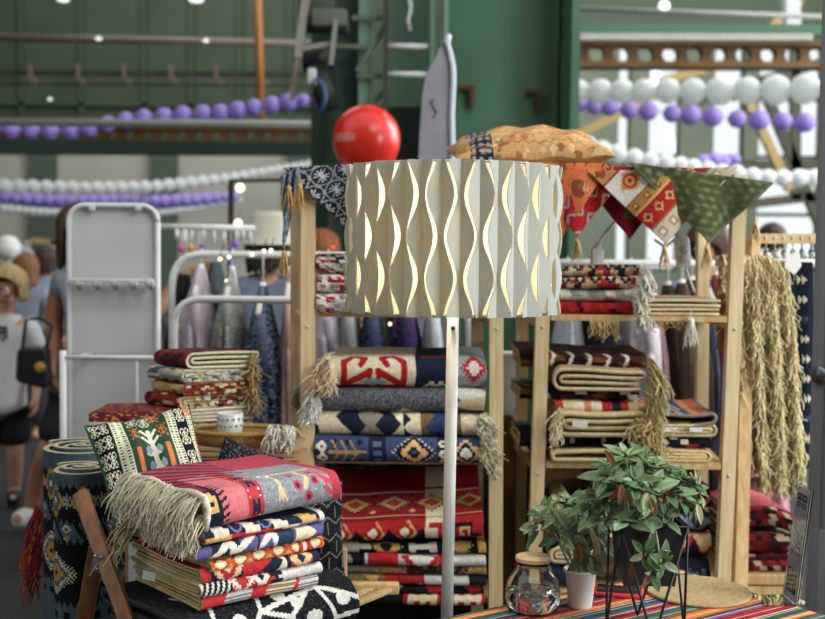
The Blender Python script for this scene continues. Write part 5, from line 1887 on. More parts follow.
obj('flap', MB().box((c.x - .03, 3.31, c.z + .05), (.05, .003, .05), Euler((.3, 0, 0))), mat('cardboard', '#8b6a45', .85), t, smooth=False)
# support of the box: it sits on the maroon pile's board through a low stack of card
t = thing('paper_stack', 'stack of brown packing paper under the cardboard box', 'paper', (c.x, 3.38, zR[3]))
hh = c.z - .066 - zR[3]
obj('sheets', MB().box((c.x, 3.38, zR[3] + hh / 2 + .0005), (.1, .13, hh)), mat('cardboard', '#8b6a45', .85), t, smooth=False)

# ---------------------------------------------------------------- cloths over the tops
def pat_floral(cv):
    cv.C[:] = K('#d97a4a')
    r = np.random.default_rng(3)
    for k in range(46):
        a, b = r.random(2) * .42
        c = ['#7a3030', '#5e5a4c', '#e0a070', '#a83a34', '#6d6a58', '#8f4a3a'][k % 6]
        rad = .008 + .018 * r.random()
        cv.disc(a, b, rad, c)
        if k % 3 == 0:
            cv.disc(a, b, rad * .55, '#dca878')
            cv.disc(a, b, rad * .3, '#8c2a2c')
        cv.seg((a, b), (a + .03 * (r.random() - .5), b + .05 * (r.random() - .5)), .0025, '#7f7f5e')
    cv.speck(.05, '#a33a2c', 9).mottle(.15)


def pat_lattice(cv):
    cv.C[:] = K('#a31f28')
    for k in range(-6, 10):
        cv.zig(.045 * k, .03, .07, .0045, '#9d9a90', .02 * (k % 2))
    cv.speck(.08, '#c04a40', 4).mottle(.2)


def pat_dred(cv):
    cv.C[:] = K('#6f141a')
    cv.disc(.05, .05, .02, '#2f5c50').disc(.05, .05, .01, '#8c2a2a')
    cv.serr(.16, .06, .06, .06, '#c9a874', 3, .3).serr(.16, .06, .035, .035, '#7d1c1e', 3, .3)
    cv.serr(.05, .17, .05, .05, '#3d6b5e', 3, .3)
    cv.mottle(.2)


def pat_runner(cv):
    # S = along the runner from its end
    S = cv.S
    for a, b, c in ((0, .052, '#b7aa90'), (.052, .058, '#8c5a34'), (.058, .108, '#9c2428'), (.108, .113, '#d0a060'), (.113, .142, '#a67f4a'), (.142, .147, '#8c4a2a'), (.147, .225, '#ddd8ca'), (.225, .231, '#8c4a2a'), (.231, .29, '#b98a58'), (.29, .5, '#9c2428')):
        cv.bandS(a, b, c)
    for k in range(7):
        t = .02 + k * .042
        cv.serr(.083, t, .018, .018, '#c9945c', 2, .3).dia(.083, t, .008, .008, '#7b1d20')
        cv.rect(.028, t, .012, .012, '#8f836c').rect(.028, t, .006, .006, '#cfc4aa')
        cv.rect(.1275, t, .009, .008, '#7a5222').rect(.1275, t, .005, .004, '#cf9c54')
        cv.dia(.26, t, .018, .016, '#8c4a22', .003)
    for t in (.06, .17):
        cv.serr(.186, t, .036, .042, '#cf8d4c', 5, .3).disc(.186, t, .02, '#b0452f').disc(.186, t, .013, '#d9a05c').disc(.186, t, .006, '#8c2a22')
    cv.mottle(.12)


def pat_green(cv):
    cv.C[:] = K('#4a5034')
    r = np.random.default_rng(8)
    ph = r.random((8, 4))
    v = np.zeros(cv.S.shape)
    for k in range(8):
        v += np.sin(cv.S * (160 + 190 * ph[k, 0]) * math.cos(k) + cv.T * (160 + 190 * ph[k, 1]) * math.sin(k) + 6 * ph[k, 2])
    cv.put(v > .9, '#585e40').put(v > 2.2, '#697050').put(v < -1.6, '#41472e')
    e = np.minimum(cv.S, cv.T)
    cv.put(e < .006, '#5d6444')
    cv.mottle(.2)


def pat_bw(cv):
    cv.C[:] = K('#22242a')
    r = np.random.default_rng(2)
    for i in range(7):
        for j in range(7):
            a, b = i * .06 + .03 * (j % 2), j * .052
            cv.disc(a, b, .03, '#8c949a').disc(a, b, .026, '#25272d')
            for k in range(6):
                an = k * PI / 6
                cv.seg((a - math.cos(an) * .018, b - math.sin(an) * .018), (a + math.cos(an) * .018, b + math.sin(an) * .018), .0016, '#b3b8ba')
    cv.mottle(.2)


Yc = YRs - .035
bk = Vector((0, .42, .0))
CLG = 'cloths hanging from the top of the right shelf'
corner_cloth('draped_cloth', 'dark red cloth corner with gold and green medallions, behind the cream runner', 'cloth', P(572, 166, Yc + .0), P(690, 168, Yc + .0), P(629, 239, Yc + .01), bk, pat_dred, .26, group=CLG)
corner_cloth('draped_cloth', 'red cloth corner with a grey lattice, beside the orange floral cloth', 'cloth', P(520, 167, Yc - .006), P(632, 167, Yc - .006), P(577, 237, Yc - .006), bk + Vector((0, 0, .003)), pat_lattice, .26, group=CLG)
corner_cloth('draped_cloth', 'orange floral cloth hanging at the right edge of the lampshade', 'cloth', P(462, 164, Yc - .014), P(611, 163.5, Yc - .014), P(546, 262, Yc - .014), bk + Vector((0, 0, .006)), pat_floral, .36, group=CLG)
corner_cloth('table_runner', 'cream orange and red runner with medallions hanging slantwise from the right shelf', 'runner', P(588, 172, Yc - .022), P(738, 167, Yc - .022), P(665, 244, Yc - .022), bk + Vector((0, 0, .009)), pat_runner, .285, group=CLG, ripple=2)
corner_cloth('draped_cloth', 'olive green damask cloth corner hanging over the right end of the shelf', 'cloth', P(628, 162.5, Yc - .03), P(774, 183, Yc - .03), P(708.5, 243.5, Yc - .03), bk + Vector((0, 0, .012)), pat_green, .3, group=CLG, fold=.008, ripple=2.5)
g = MB()
A, B, D = P(748, 197, Yc - .032), P(768, 188, Yc - .03), P(757.5, 213, Yc - .02)
o_ = [A, P(757, 187, Yc - .035), B, P(766, 201, Yc), D]
for px_, py_, c_, lb in ((582, 262, '#d2b078', 'faint gold tassel hanging from the red lattice corner'), (659.5, 248, '#d8b47c', 'gold tassel hanging from the tip of the cream runner'), (707, 246, '#d8b882', 'gold tassel on the tip of the olive green cloth'), (755.5, 222, '#dcb47a', 'gold tassel hanging at the right end of the olive green cloth'), (660, 166, '#d8a868', 'gold tassel lying on top of the runner')):
    if py_ < 200:
        continue
    Yt = Yc - .035
    top = P(px_, py_, Yt)
    if px_ == 582:
        top = P(577, 239, Yc - .006)
    if px_ == 659.5:
        top = P(664.5, 246, Yt + .013)
    tassel('hanging_tassel', lb, 'tassel', top, .05, .011, c_, group='gold tassels on the right shelf')

# cushion on top
zc = ztR


def pat_cush(cv):
    cv.C[:] = K('#bd9460')
    cv.bandT(-.17, -.11, '#20242c')
    r = np.random.default_rng(6)
    for k in range(260):
        a, b = (r.random(2) - .5) * .42
        cv.disc(a, b, .003 + .008 * r.random(), ['#d3ad76', '#9c5a34', '#cfb07e', '#6c7050', '#a9693c', '#bd7a4c'][k % 6])
    for s in np.arange(-.2, .2, .05):
        cv.zig(s, .012, .03, .0022, '#8f5a2c')
    cv.put((np.abs(cv.T + .14) < .03) & (np.sin(cv.S * 220) + np.sin(cv.T * 300) > .6), '#8b9096')
    cv.mottle(.2)


c = P(527, 152, YRs + .12)
pillow('cushion', 'flat orange and gold patterned cushion lying on top of the shelves behind the lampshade', 'cushion', (c.x, c.y, ztR + .066), (1, .05, .04), (-.03, .9, .16), .43, .38, .125, pat_cush, back='#b98a52', n=90)
# left top cloth
YcL = YL - .04
corner_cloth('draped_cloth', 'black and grey lace patterned cloth corner over the top of the left shelf', 'cloth', P(283, 168, YcL), P(452, 160, YcL), P(357, 238, YcL), Vector((0, .38, .02)), pat_bw, .3, fold=.008)
g = corner_cloth('draped_cloth', 'narrow blue grey end of cloth hanging left of the left shelf post', 'cloth', P(281, 176, YcL - .012), P(301, 166, YcL - .012), P(284, 248, YcL - .012), Vector((.1, .3, .03)), lambda cv: (cv.C.__setitem__(slice(None), K('#566470')), cv.speck(.3, '#8b98a0'), cv.speck(.15, '#2b333a', 5)), .2, fold=.012, n=50)
for px_, py_, lb in ((289, 186, 'gold tassel left of two at the top of the left shelf post'), (300, 184, 'gold tassel in front of the top of the left shelf post'), (284.5, 251, 'gold tassel on the tip of the narrow blue grey cloth')):
    tassel('hanging_tassel', lb, 'tassel', P(px_, py_, YcL - .02), .055, .012, '#cfa766', group='gold tassels on the left shelf')

# white socket and power strip hanging on the right shelf
t = thing('power_socket', 'white cable socket standing on the red and cream kilims', 'socket', P(597, 268, YRs + .05))
p = P(597, 257, YRs + .05)
g = MB().box(p, (.034, .03, .05), bev=.008)
obj('housing', g, mat('white plastic', '#dedcd6', .4), t, smooth='auto')
obj('neck', MB().tube([p + Vector((0, 0, .02)), p + Vector((.002, 0, .035))], [.013, .009], 12), mat('white plastic', '#dedcd6', .4), t)
obj('cable', MB().tube([P(598, 247, YRs + .05), P(600, 241, YRs + .05), P(604, 235, YRs + .06), P(609, 229, YRs + .08), P(614, 224, YRs + .1), P(618, 215, YRs + .13)], .0045, 8), mat('white plastic', '#dedcd6', .4), t)
t = thing('power_strip', 'white power strip hanging on its cable beside the olive cloth tip', 'power strip', P(683, 268, YRs + .1))
p = P(682.5, 252, YRs + .1)
R_ = Euler((0, -.12, 0))
obj('housing', MB().box(p, (.042, .025, .085), R_, bev=.009), mat('white plastic', '#dedcd6', .4), t, smooth='auto')
for dz in (-.02, .006):
    obj('outlet', MB().tube([p + Vector((dz * .12, -.0125, dz)), p + Vector((dz * .12, -.016, dz))], .012, 16), mat('pale grey plastic', '#bdbcb8', .5), t)
obj('cable', MB().tube([P(686, 268, YRs + .1), P(688, 276, YRs + .1), P(692, 285, YRs + .1), P(694, 292, YRs + .1)], .004, 8), mat('white plastic', '#dedcd6', .4), t)
obj('cable', MB().tube([P(680, 238, YRs + .1), P(674, 240, YRs + .12), P(665, 247, YRs + .2), P(655, 240, YRs + .3)], .004, 8), mat('white plastic', '#dedcd6', .4), t)

# ---------------------------------------------------------------- rack with shaggy throws at the far right
Yw = 3.25
t = thing('wooden_rack', 'wooden clothes rack at the right edge carrying the shaggy beige throws', 'clothes rack', (x_at(770, Yw), Yw, 0))
zr_ = P(760, 262, Yw).z
obj('rail', MB().tube([P(716, 262, Yw), P(850, 264, Yw)], .012, 12), mat('pale rail', '#c9c2ae', .5), t)
zw = P(790, 239, Yw + .25)
obj('rail', MB().bar(P(752, 238.5, Yw + .25), P(860, 239, Yw + .25), .03, .03), PINE_D, t, smooth=False)
for px_, b_ in ((748, 733), (850, 862)):
    obj('leg', MB().bar(P(px_, 262, Yw + .02), (P(b_, 600, Yw + .02).x - .06 * (1 if px_ < 800 else -1), Yw - .25, 0), .034, .03), PINE_D, t, smooth=False)
    obj('leg', MB().bar(P(px_ + 6, 239, Yw + .25), (P(b_, 600, Yw + .3).x, Yw + .5, 0), .034, .03), PINE_D, t, smooth=False)
for px_ in (756, 852):
    obj('rung', MB().bar(P(px_, 262, Yw), P(px_, 239, Yw + .25), .025), PINE_D, t, smooth=False)


def shaggy(label, top, bot, ytop, ybot, Ya, seed, n=650, col='#dccda0', L=.06):
    """a throw hung over the rail: its backing cloth and rows of long yarn ends"""
    t = thing('shaggy_throw', label, 'throw', P((bot[0] + bot[1]) / 2, ybot, Ya), 'shaggy throws on the wooden rack')
    rng = random.Random(seed)
    nu, nv = 40, 16
    G = np.zeros((nu, nv, 3))

    def at(f, q):
        x = (top[0] + (bot[0] - top[0]) * f) * (1 - q) + (top[1] + (bot[1] - top[1]) * f) * q
        y = ytop + (ybot - ytop) * f
        p = P(x, y, Ya)
        return p + Vector((0, .018 * math.sin(q * 9 + seed + f * 2) * min(1, f * 3), 0))
    for i in range(nu):
        for j in range(nv):
            G[i, j] = at(i / (nu - 1), j / (nv - 1))
    over = np.array([[(G[0, j, 0], G[0, j, 1] + .013 + .016 * (1 - math.cos(k / 5 * PI)) - .016, G[0, j, 2] + .02 * math.sin(k / 5 * PI)) for j in range(nv)] for k in range(5, 0, -1)])
    over[:, :, 1] = np.array([[Ya + .018 * (1 - math.cos(k / 5 * PI)) for j in range(nv)] for k in range(5, 0, -1)])
    back = np.array([[(G[0, j, 0], Ya + .036, G[0, j, 2] - d) for j in range(nv)] for d in (.25, .15, .05)])
    obj('backing', MB().sheet(np.concatenate([back, over, G]), .004, K('#9c8756')), WEAVE, t, yarn=True)
    roots, dirs = [], []
    for k in range(n):
        f, q = rng.random() ** .9, rng.random()
        roots.append(at(f * .97, q) - Vector((0, .004, 0)))
        dirs.append((rng.gauss(0, .25), -.55, -1))
    for k in range(90):
        roots.append(at(0, rng.random()) + Vector((0, rng.uniform(-.004, .016), rng.uniform(.0, .02))))
        dirs.append((rng.gauss(0, .3), -.7, -.4))
    obj('shag', fringe_mb(roots, dirs, L, r=.0032, wig=.006, droop=1.0, seed=seed, col=col, taper=.6), SHAG, t, kind='stuff', yarn=True)
    ends = [at(1, rng.random()) for k in range(90)]
    obj('fringe', fringe_mb(ends, [(rng.gauss(0, .1), -.1, -1) for e in ends], L * .9, r=.0028, wig=.005, seed=seed + 1, col=col), SHAG, t, yarn=True)
    return t


shaggy('shaggy beige throw farthest left on the wooden rack', (722, 748), (742, 766), 262, 455, Yw - .03, 1, 620)
shaggy('shaggy beige throw in the middle of the wooden rack', (744, 772), (760, 784), 263, 472, Yw - .045, 2, 700)
shaggy('shaggy beige throw right of the middle, next to the navy strip', (764, 788), (782, 806), 268, 478, Yw - .035, 3, 700)


def pat(cv):
    cv.C[:] = K('#1b2130')
    cv.bandT(-1, .006, '#b7a678')
    for k in range(14):
        s = .05 + k * .056
        dim = k % 5 in (2,)
        for dt in (0, .014):
            x = cv.T - .03 - dt
            cv.put((x > 0) & (x < .012) & (np.abs(cv.S - s) < .012 - x * .9), '#3c4a70' if dim else '#d6cdb6')
    cv.mottle(.2)


nu, nv = 110, 34
G = np.zeros((nu, nv, 3))
for i in range(nu):
    for j in range(nv):
        f, q_ = i / (nu - 1), j / (nv - 1)
        x = (786 + 12 * f + 3 * math.sin(f * 3)) * (1 - q_) + (812 + 4 * f) * q_
        G[i, j] = P(x, 262 + 205 * f, Yw - .02) + Vector((0, .006 * math.sin(q_ * 5 + f * 3), 0))
t = thing('woven_runner', 'navy runner with cream double arrows hanging beside the grey door', 'runner', P(803, 467, Yw - .02))
o = obj('cloth', MB().sheet(G[:, ::-1] if False else G, .004, grid_cv(np.linspace(0, .58, nu), np.linspace(0, .075, nv), pat), None, K('#b7a678')), FINE, t, yarn=True)
p = P(793, 264, Yw - .05)
t = thing('price_tag', 'white paper tag at the top of the navy runner', 'tag', p - Vector((0, 0, .03)))
obj('card', MB().prism([(-.02, .028), (.018, .03), (.024, -.005), (.006, -.03), (-.022, -.012)], p, (1, 0, 0), (0, 0, 1), -.003), mat('white paper', '#dcdbd6', .8), t, smooth=False)
obj('string', MB().tube([p + Vector((0, .0, .025)), p + Vector((.003, .02, .05))], .001, 5), mat('string', '#c9c6bd', .8), t)
CRY = glass('clear plastic', '#f2f6f8', .1, 1.3)
for k, px_ in enumerate((766, 775, 784, 793, 802, 811)):
    p = P(px_, 246, Yw + .25)
    t = thing('clear_hanger', ['clear plastic hanger nearest the shelf on the wooden rail', 'clear plastic hanger second from the shelf on the wooden rail', 'clear plastic hanger third from the shelf on the wooden rail', 'clear plastic hanger fourth from the shelf on the wooden rail', 'clear plastic hanger second from the grey door', 'clear plastic hanger nearest the grey door'][k], 'hanger', p - Vector((0, 0, .06)), 'clear hangers on the wooden rail')
    obj('hook', MB().tube([p - Vector((0, 0, .02)), p, P(px_, 237, Yw + .23) , P(px_, 234, Yw + .25), P(px_, 237, Yw + .275)], .003, 8), GREYM, t)
    obj('arms', MB().tube([p + Vector((-.03, -.12, -.05)), p + Vector((0, 0, -.015)), p + Vector((.03, .12, -.05))], .008, 8), CRY, t)
    obj('clip', MB().box(p + Vector((-.012, -.06, -.035)), (.014, .02, .03), bev=.003), mat('white plastic', '#dedcd6', .4), t, smooth='auto')

# red rugs on a low bench, right of the shelf
Yb_ = 3.3
zb_ = P(765, 573, Yb_).z
t = thing('low_bench', 'pale wooden bench under the red woven rugs at right', 'bench', (x_at(765, Yb_), Yb_ + .15, 0))
xa, xb = P(733, 575, Yb_).x, P(800, 575, Yb_).x
obj('seat', MB().box(((xa + xb) / 2, Yb_ + .15, zb_ - .015), (xb - xa, .34, .03), bev=.003), PINE_D, t, smooth=False)
for x in (xa + .02, xb - .02):
    for y in (Yb_, Yb_ + .3):
        obj('leg', MB().bar((x, y, 0), (x, y, zb_ - .03), .035), PINE_D, t, smooth=False)
obj('rail', MB().box(((xa + xb) / 2, Yb_ - .01, zb_ - .06), (xb - xa - .05, .02, .05)), PINE_D, t, smooth=False)
z = zb_
for i, lb in enumerate(('dark red and beige woven rug lowest on the low bench', 'dark red and beige woven rug in the middle on the low bench', 'dark red woven rug with pink top, topmost on the low bench')):
    def pat(cv, i=i):
        cv.cells(.013, .02, ['#5a1418', '#241012', '#8a2228', '#b5a283', '#6b191e', '#30181a'], 11 + i, .7)
        if i == 2:
            cv.put(cv.S > .07, '#9c3440')
            for s in np.arange(.08, .4, .02):
                cv.bandS(s, s + .006, '#b9707a')
        cv.mottle(.3)
    folded('folded_rug', lb, 'rug', (P(735, 560, Yb_).x, Yb_, z + .001), X1, Y1v, .165, .3, .055, pat, n=4, group='rugs on the low bench', m=SHAG, edge='#7a5a48', lift=(lambda a, t: .02 * np.sin(t / .165 * PI)) if i == 2 else None)
    z += .057
# ============================================================ FRONT LEFT: STACK OF KILIMS ON A WOODEN STAND
OAK = wood('stained oak', '#6e4522', '#8f5e33', 4, .4)
LWOOD = wood('light slat wood', '#b99563', '#d2b283', 4, .5)
K0 = P(203, 613, 2.0)
zb0 = K0.z
d1 = PZ(318, 587, zb0) - K0
d2 = PZ(123, 589, zb0) - K0
E1 = Vector((d1.x, d1.y, 0)).normalized()
E2 = Vector((-E1.y, E1.x, 0))
L1, L2_ = d1.length, max(.26, d2.dot(E2))


def kilim(label, z, H, pat, s0=0, L=None, dep=None, tilt=0, n=4, rot=0, off=0, **k):
    r = Matrix.Rotation(math.radians(rot), 3, 'Z')
    e1, e2 = r @ E1, r @ E2
    o = K0 + E1 * s0 + E2 * off
    o = Vector((o.x, o.y, z))
    return folded('folded_kilim', label, 'rug', o, e1, e2, L or L1, dep or L2_, H, pat, n=n, res=k.pop('res', .0024), wob=k.pop('wob', .0058), group='kilims stacked on the wooden stand', lift=lambda a, t: tilt * t, **k), o, e1, e2


# wooden stand
zs0 = zb0 - .111
t = thing('wooden_stand', 'brown wooden folding stand with crossed legs carrying the kilim stack', 'stand', (-.45, 2.25, 0))
a, b = P(80, 492, 2.22), P(131, 630, 2.08)
dd = (b - a).normalized()
end = b + dd * ((0.0 - b.z) / dd.z)
obj('leg', MB().bar(a, a + dd * 1.15, .03, .022, up=(0, 1, 0), bev=.006), OAK, t, smooth='auto')
c = P(96, 562, 2.19)
low = P(82, 640, 2.24)
obj('leg', MB().bar(c + Vector((0, .012, .03)), low + (low - c).normalized() * .55, .032, .022, up=(0, 1, 0), bev=.006), OAK, t, smooth='auto')
h = obj('hinge_plate', MB().box(P(98, 563, 2.14), (.022, .003, .036), Euler((0, .3, 0)), bev=.001), mat('zinc', '#8d9092', .4, .7), t, smooth='auto')
g = MB()
for px_, py_ in ((95, 556), (101, 557), (97, 569), (103, 570)):
    p = P(px_, py_, 2.137)
    g.tube([p, p - Vector((0, .002, 0))], .0028, 8)
obj('screw', g, mat('steel', '#b9bbbd', .3, .9), h)
fr = PZ(399, 588, zs0)
lf = Vector((K0.x - .12, fr.y, zs0))
obj('rail', MB().bar(fr, lf, .03, .024, bev=.004), LWOOD, t, smooth='auto')
sdir = Vector((-.55, -.83, 0)).normalized()
for k in range(11):
    p = fr + (lf - fr) * (k + .4) / 11
    obj('slat', MB().bar(p - Vector((0, 0, .002)), p + sdir * .24, .02, .01, bev=.002), LWOOD, t, smooth='auto')
fr2 = lf + sdir * .3
obj('rail', MB().bar(fr + sdir * .2 - Vector((0, 0, .012)), lf + sdir * .2 - Vector((0, 0, .012)), .026, .02, bev=.004), LWOOD, t, smooth='auto')
p = P(340, 548, 2.52)
obj('leg', MB().bar((p.x, p.y, 0), p, .032, .022, up=(0, 1, 0), bev=.004), LWOOD, t, smooth='auto')
p = P(150, 600, 2.52)
obj('leg', MB().bar((p.x, p.y + .02, 0), (p.x, p.y + .02, zs0), .032, .022, bev=.004), OAK, t, smooth='auto')
q_ = K0 + E1 * .1 + E2 * .06
obj('leg', MB().bar((q_.x, q_.y, 0), (q_.x, q_.y, zs0 - .02), .032, .022, bev=.004), OAK, t, smooth='auto')


# black and white web rug at the bottom
def pat_web(cv):
    cv.C[:] = K('#17181b')
    cv.speck(.12, '#3a3c40', 3)
    W = '#d3d1c8'
    pts = [[(.0, .02), (.05, .06), (.035, .12), (.08, .17), (.06, .23)], [(.08, .17), (.1, .3), (.06, .4)], [(.05, .06), (.12, .08), (.2, .05)], [(.06, .23), (.0, .27)], [(.06, .23), (.11, .3), (.2, .32)],
           [(.035, .12), (.0, .14)], [(.1, .3), (.04, .33), (.0, .36)], [(.08, .17), (.15, .19), (.25, .14)], [(.04, .33), (.045, .42)]]
    for pl_ in pts:
        cv.poly(pl_, .0042, W)
    for s, t_, r in ((.03, .19, .012), (.035, .215, .009), (.02, .24, .011), (.075, .12, .01), (.02, .085, .012), (.08, .25, .009), (.05, .28, .013), (.1, .22, .01), (.015, .31, .01), (.02, .045, .01), (.06, .03, .012), (.07, .35, .011)):
        cv.disc(s, t_, r, W, .7)
    cv.mottle(.2)


folded('folded_rug', 'thick black rug with white web lines, lowest in the front stack', 'rug', (K0 - E1 * .05 - E2 * .015 + Vector((0, 0, -.094)))[:], E1, E2, .385, .29, .09, pat_web, n=4, res=.0025, wob=.006, group=None, edge='#3a3a3c', back='#2a2a2c')

z = zb0 + .001
tl = 0


def p1(cv):   # red, grey stripes, taupe
    cv.C[:] = K('#b53336')
    for a, b in ((.045, .1), (.2, .25)):
        m = (cv.T > a + (cv.S) * .4) & (cv.T < b + cv.S * .4)
        cv.put(m, '#c9c4bb')
        cv.put(m & ((cv.S % .006) < .0025), '#77767a')
    m = (cv.T > .13 + cv.S * .5) & (cv.T < .19 + cv.S * .5)
    cv.put(m, '#8a7458')
    cv.put(m & ((cv.S % .006) < .002), '#d8cba8')
    cv.mottle(.15)


r, o, e1, e2 = kilim('red kilim with grey striped patches, lowest of the folded kilims in the front stack', z, .0217, p1, seed=2, tilt=0.0)
z += .0222


def p2(cv):
    cv.C[:] = K('#c9c6bc')
    cv.bandT(-.1, .06, '#d2cec2')
    cv.cells(.5, .5, ['#c9c6bc'], 1) if False else None
    for k in range(6):
        cv.seg((.0, .0 + k * .011), (.035, .016 + k * .011), .0028, '#1d2230')
    cv.bandT(.062, .155, '#b0302f')
    cv.serr(.02, .085, .03, .03, '#d2cec2', 3, .3).serr(.02, .085, .018, .018, '#b0302f', 2, .3)
    cv.dia(.02, .125, .014, .018, '#d2cec2', .003).dia(.02, .125, .006, .008, '#1d2230')
    for s in (.008, .02, .03):
        cv.rect(s, .158, .003, .014, '#1d2230')
    cv.rect(.02, .158, .016, .003, '#1d2230')
    cv.bandT(.175, .262, '#cfcec8').bandT(.262, .285, '#b0302f')
    for k in range(4):
        cv.rect(.004, .185 + k * .02, .003, .003, '#4f7d62').disc(.022, .185 + k * .02, .004, '#b7bdb9')
    cv.mottle(.12)


r, o, e1, e2 = kilim('white kilim with red bands and black comb motif, second lowest of the front stack', z, .0222, p2, s0=-.004, seed=3, tilt=.004, L=L1 + .012)
z += .0228


def p3(cv):
    cv.C[:] = K('#20273a')
    cv.bandT(-.1, .02, '#b53336').bandT(.085, .12, '#b53336')
    cv.dia(.022, .055, .026, .03, '#d6b890', .004).dia(.022, .055, .018, .02, '#b0302f', .004).dia(.022, .055, .008, .009, '#e0cfae', .003)
    cv.teethS(.12, .03, .03, '#b53336', s0=.01).bandT(.15, .175, '#d8d0bd').teethS(.15, .02, .04, '#20273a')
    cv.bandT(.185, .235, '#b53336').dia(.02, .21, .02, .024, '#d9b98a', .004).dia(.02, .21, .01, .01, '#20273a')
    cv.bandT(.25, .275, '#d8d0bd').bandT(.275, .3, '#c9353a').teethS(.275, .018, .03, '#d8d0bd', s0=.005)
    cv.mottle(.12)


r, o, e1, e2 = kilim('navy kilim with red and cream diamond medallions, third from the bottom of the front stack', z, .0235, p3, s0=-.004, seed=4, tilt=.008)
z += .024


def p4(cv):
    cv.C[:] = K('#d9a55e')
    for k in range(8):
        cv.dia(.018, .02 + k * .042, .02, .02, '#c2522f', .003).dia(.018, .02 + k * .042, .01, .01, '#e4d0a6', .003)
    cv.bandT(.19, .22, '#b6362f').bandT(.2, .21, '#dccda8')
    cv.bandT(.25, .4, '#ddd6c6').bandT(.275, .283, '#b9323a').serr(.018, .3, .02, .02, '#b9323a', 2, .3)
    cv.mottle(.15)


r, o, e1, e2 = kilim('orange and cream kilim with red diamonds in the middle of the front stack', z, .022, p4, s0=.022, seed=5, tilt=.012, L=L1 + .0)
z += .0224


def p5(cv):
    cv.C[:] = K('#5d588c')
    cv.bandT(.03, .085, '#232b3e')
    cv.poly([(.0, .03), (.03, .065), (.006, .075), (.034, .115)], .0065, '#dcd7cb')
    cv.poly([(.0, .12), (.03, .15), (.008, .165), (.034, .2)], .006, '#dcd7cb')
    cv.bandT(.12, .125, '#232b3e').bandT(.165, .2, '#2b3a52').bandT(.205, .235, '#d9cba6')
    cv.bandT(.235, .4, '#5d588c')
    cv.teethS(.235, .02, .03, '#dcd0b0')
    cv.disc(.02, .29, .014, '#161a30')
    cv.mottle(.15)


r, o, e1, e2 = kilim('purple kilim with white lightning zigzags and navy bands in the front stack', z, .0258, p5, s0=-.008, seed=6, tilt=.018, L=L1 + .02, off=-.004)
tagm = mat('white paper', '#dcdbd6', .8)
p = o - e1 * .006 + e2 * .07 + Vector((0, 0, .0))
obj('tag', MB().box(P(149, 576, 2.07), (.026, .002, .016), Euler((0, .1, -.3))), tagm, r, smooth=False)
# loose yarn ends at the left corner of the loops
fringe_line('fringe', o + e2 * (L2_ * .9) - e1 * .006 + Vector((0, 0, .012)), o + e2 * L2_ - e1 * .006 + Vector((0, 0, .03)), (-.6, -.6, .1), .09, 26, r, '#c9b88c', r=.0016, wig=.009, droop=1.4)
z += .0262


def p6(cv):
    cv.C[:] = K('#1f2739')
    cv.put(cv.S < .013, '#d9a765')
    cv.put((cv.S < .013) & (cv.T > .055) & (cv.T < .165), '#b9352f')
    cv.put((cv.S < .013) & (cv.T > .165) & (cv.T < .2), '#dcd4c0')
    cv.put((cv.S < .013) & (cv.T > .2), '#766fa0')
    for t_ in (.035, .1, .16, .225):
        for k in range(3):
            cv.put((np.abs(cv.S - .018 - k * .009) < .006 - np.abs(cv.T - t_) * .0) & (np.abs(cv.T - t_ + k * .006) < .016 - k * .003), '#dcd2bd' if t_ != .225 else '#c8a468')
    for t_ in (.068, .13):
        cv.disc(.028, t_, .013, '#77719f').disc(.028, t_, .009, '#1f2739')
    cv.bandT(.25, .29, '#dcd4c0')
    cv.mottle(.12)


r, o, e1, e2 = kilim('navy kilim with white leaf shapes and an orange red edge, under the top rug', z, .0262, p6, s0=.0, seed=7, tilt=.026, L=L1 + .01)
z += .0266


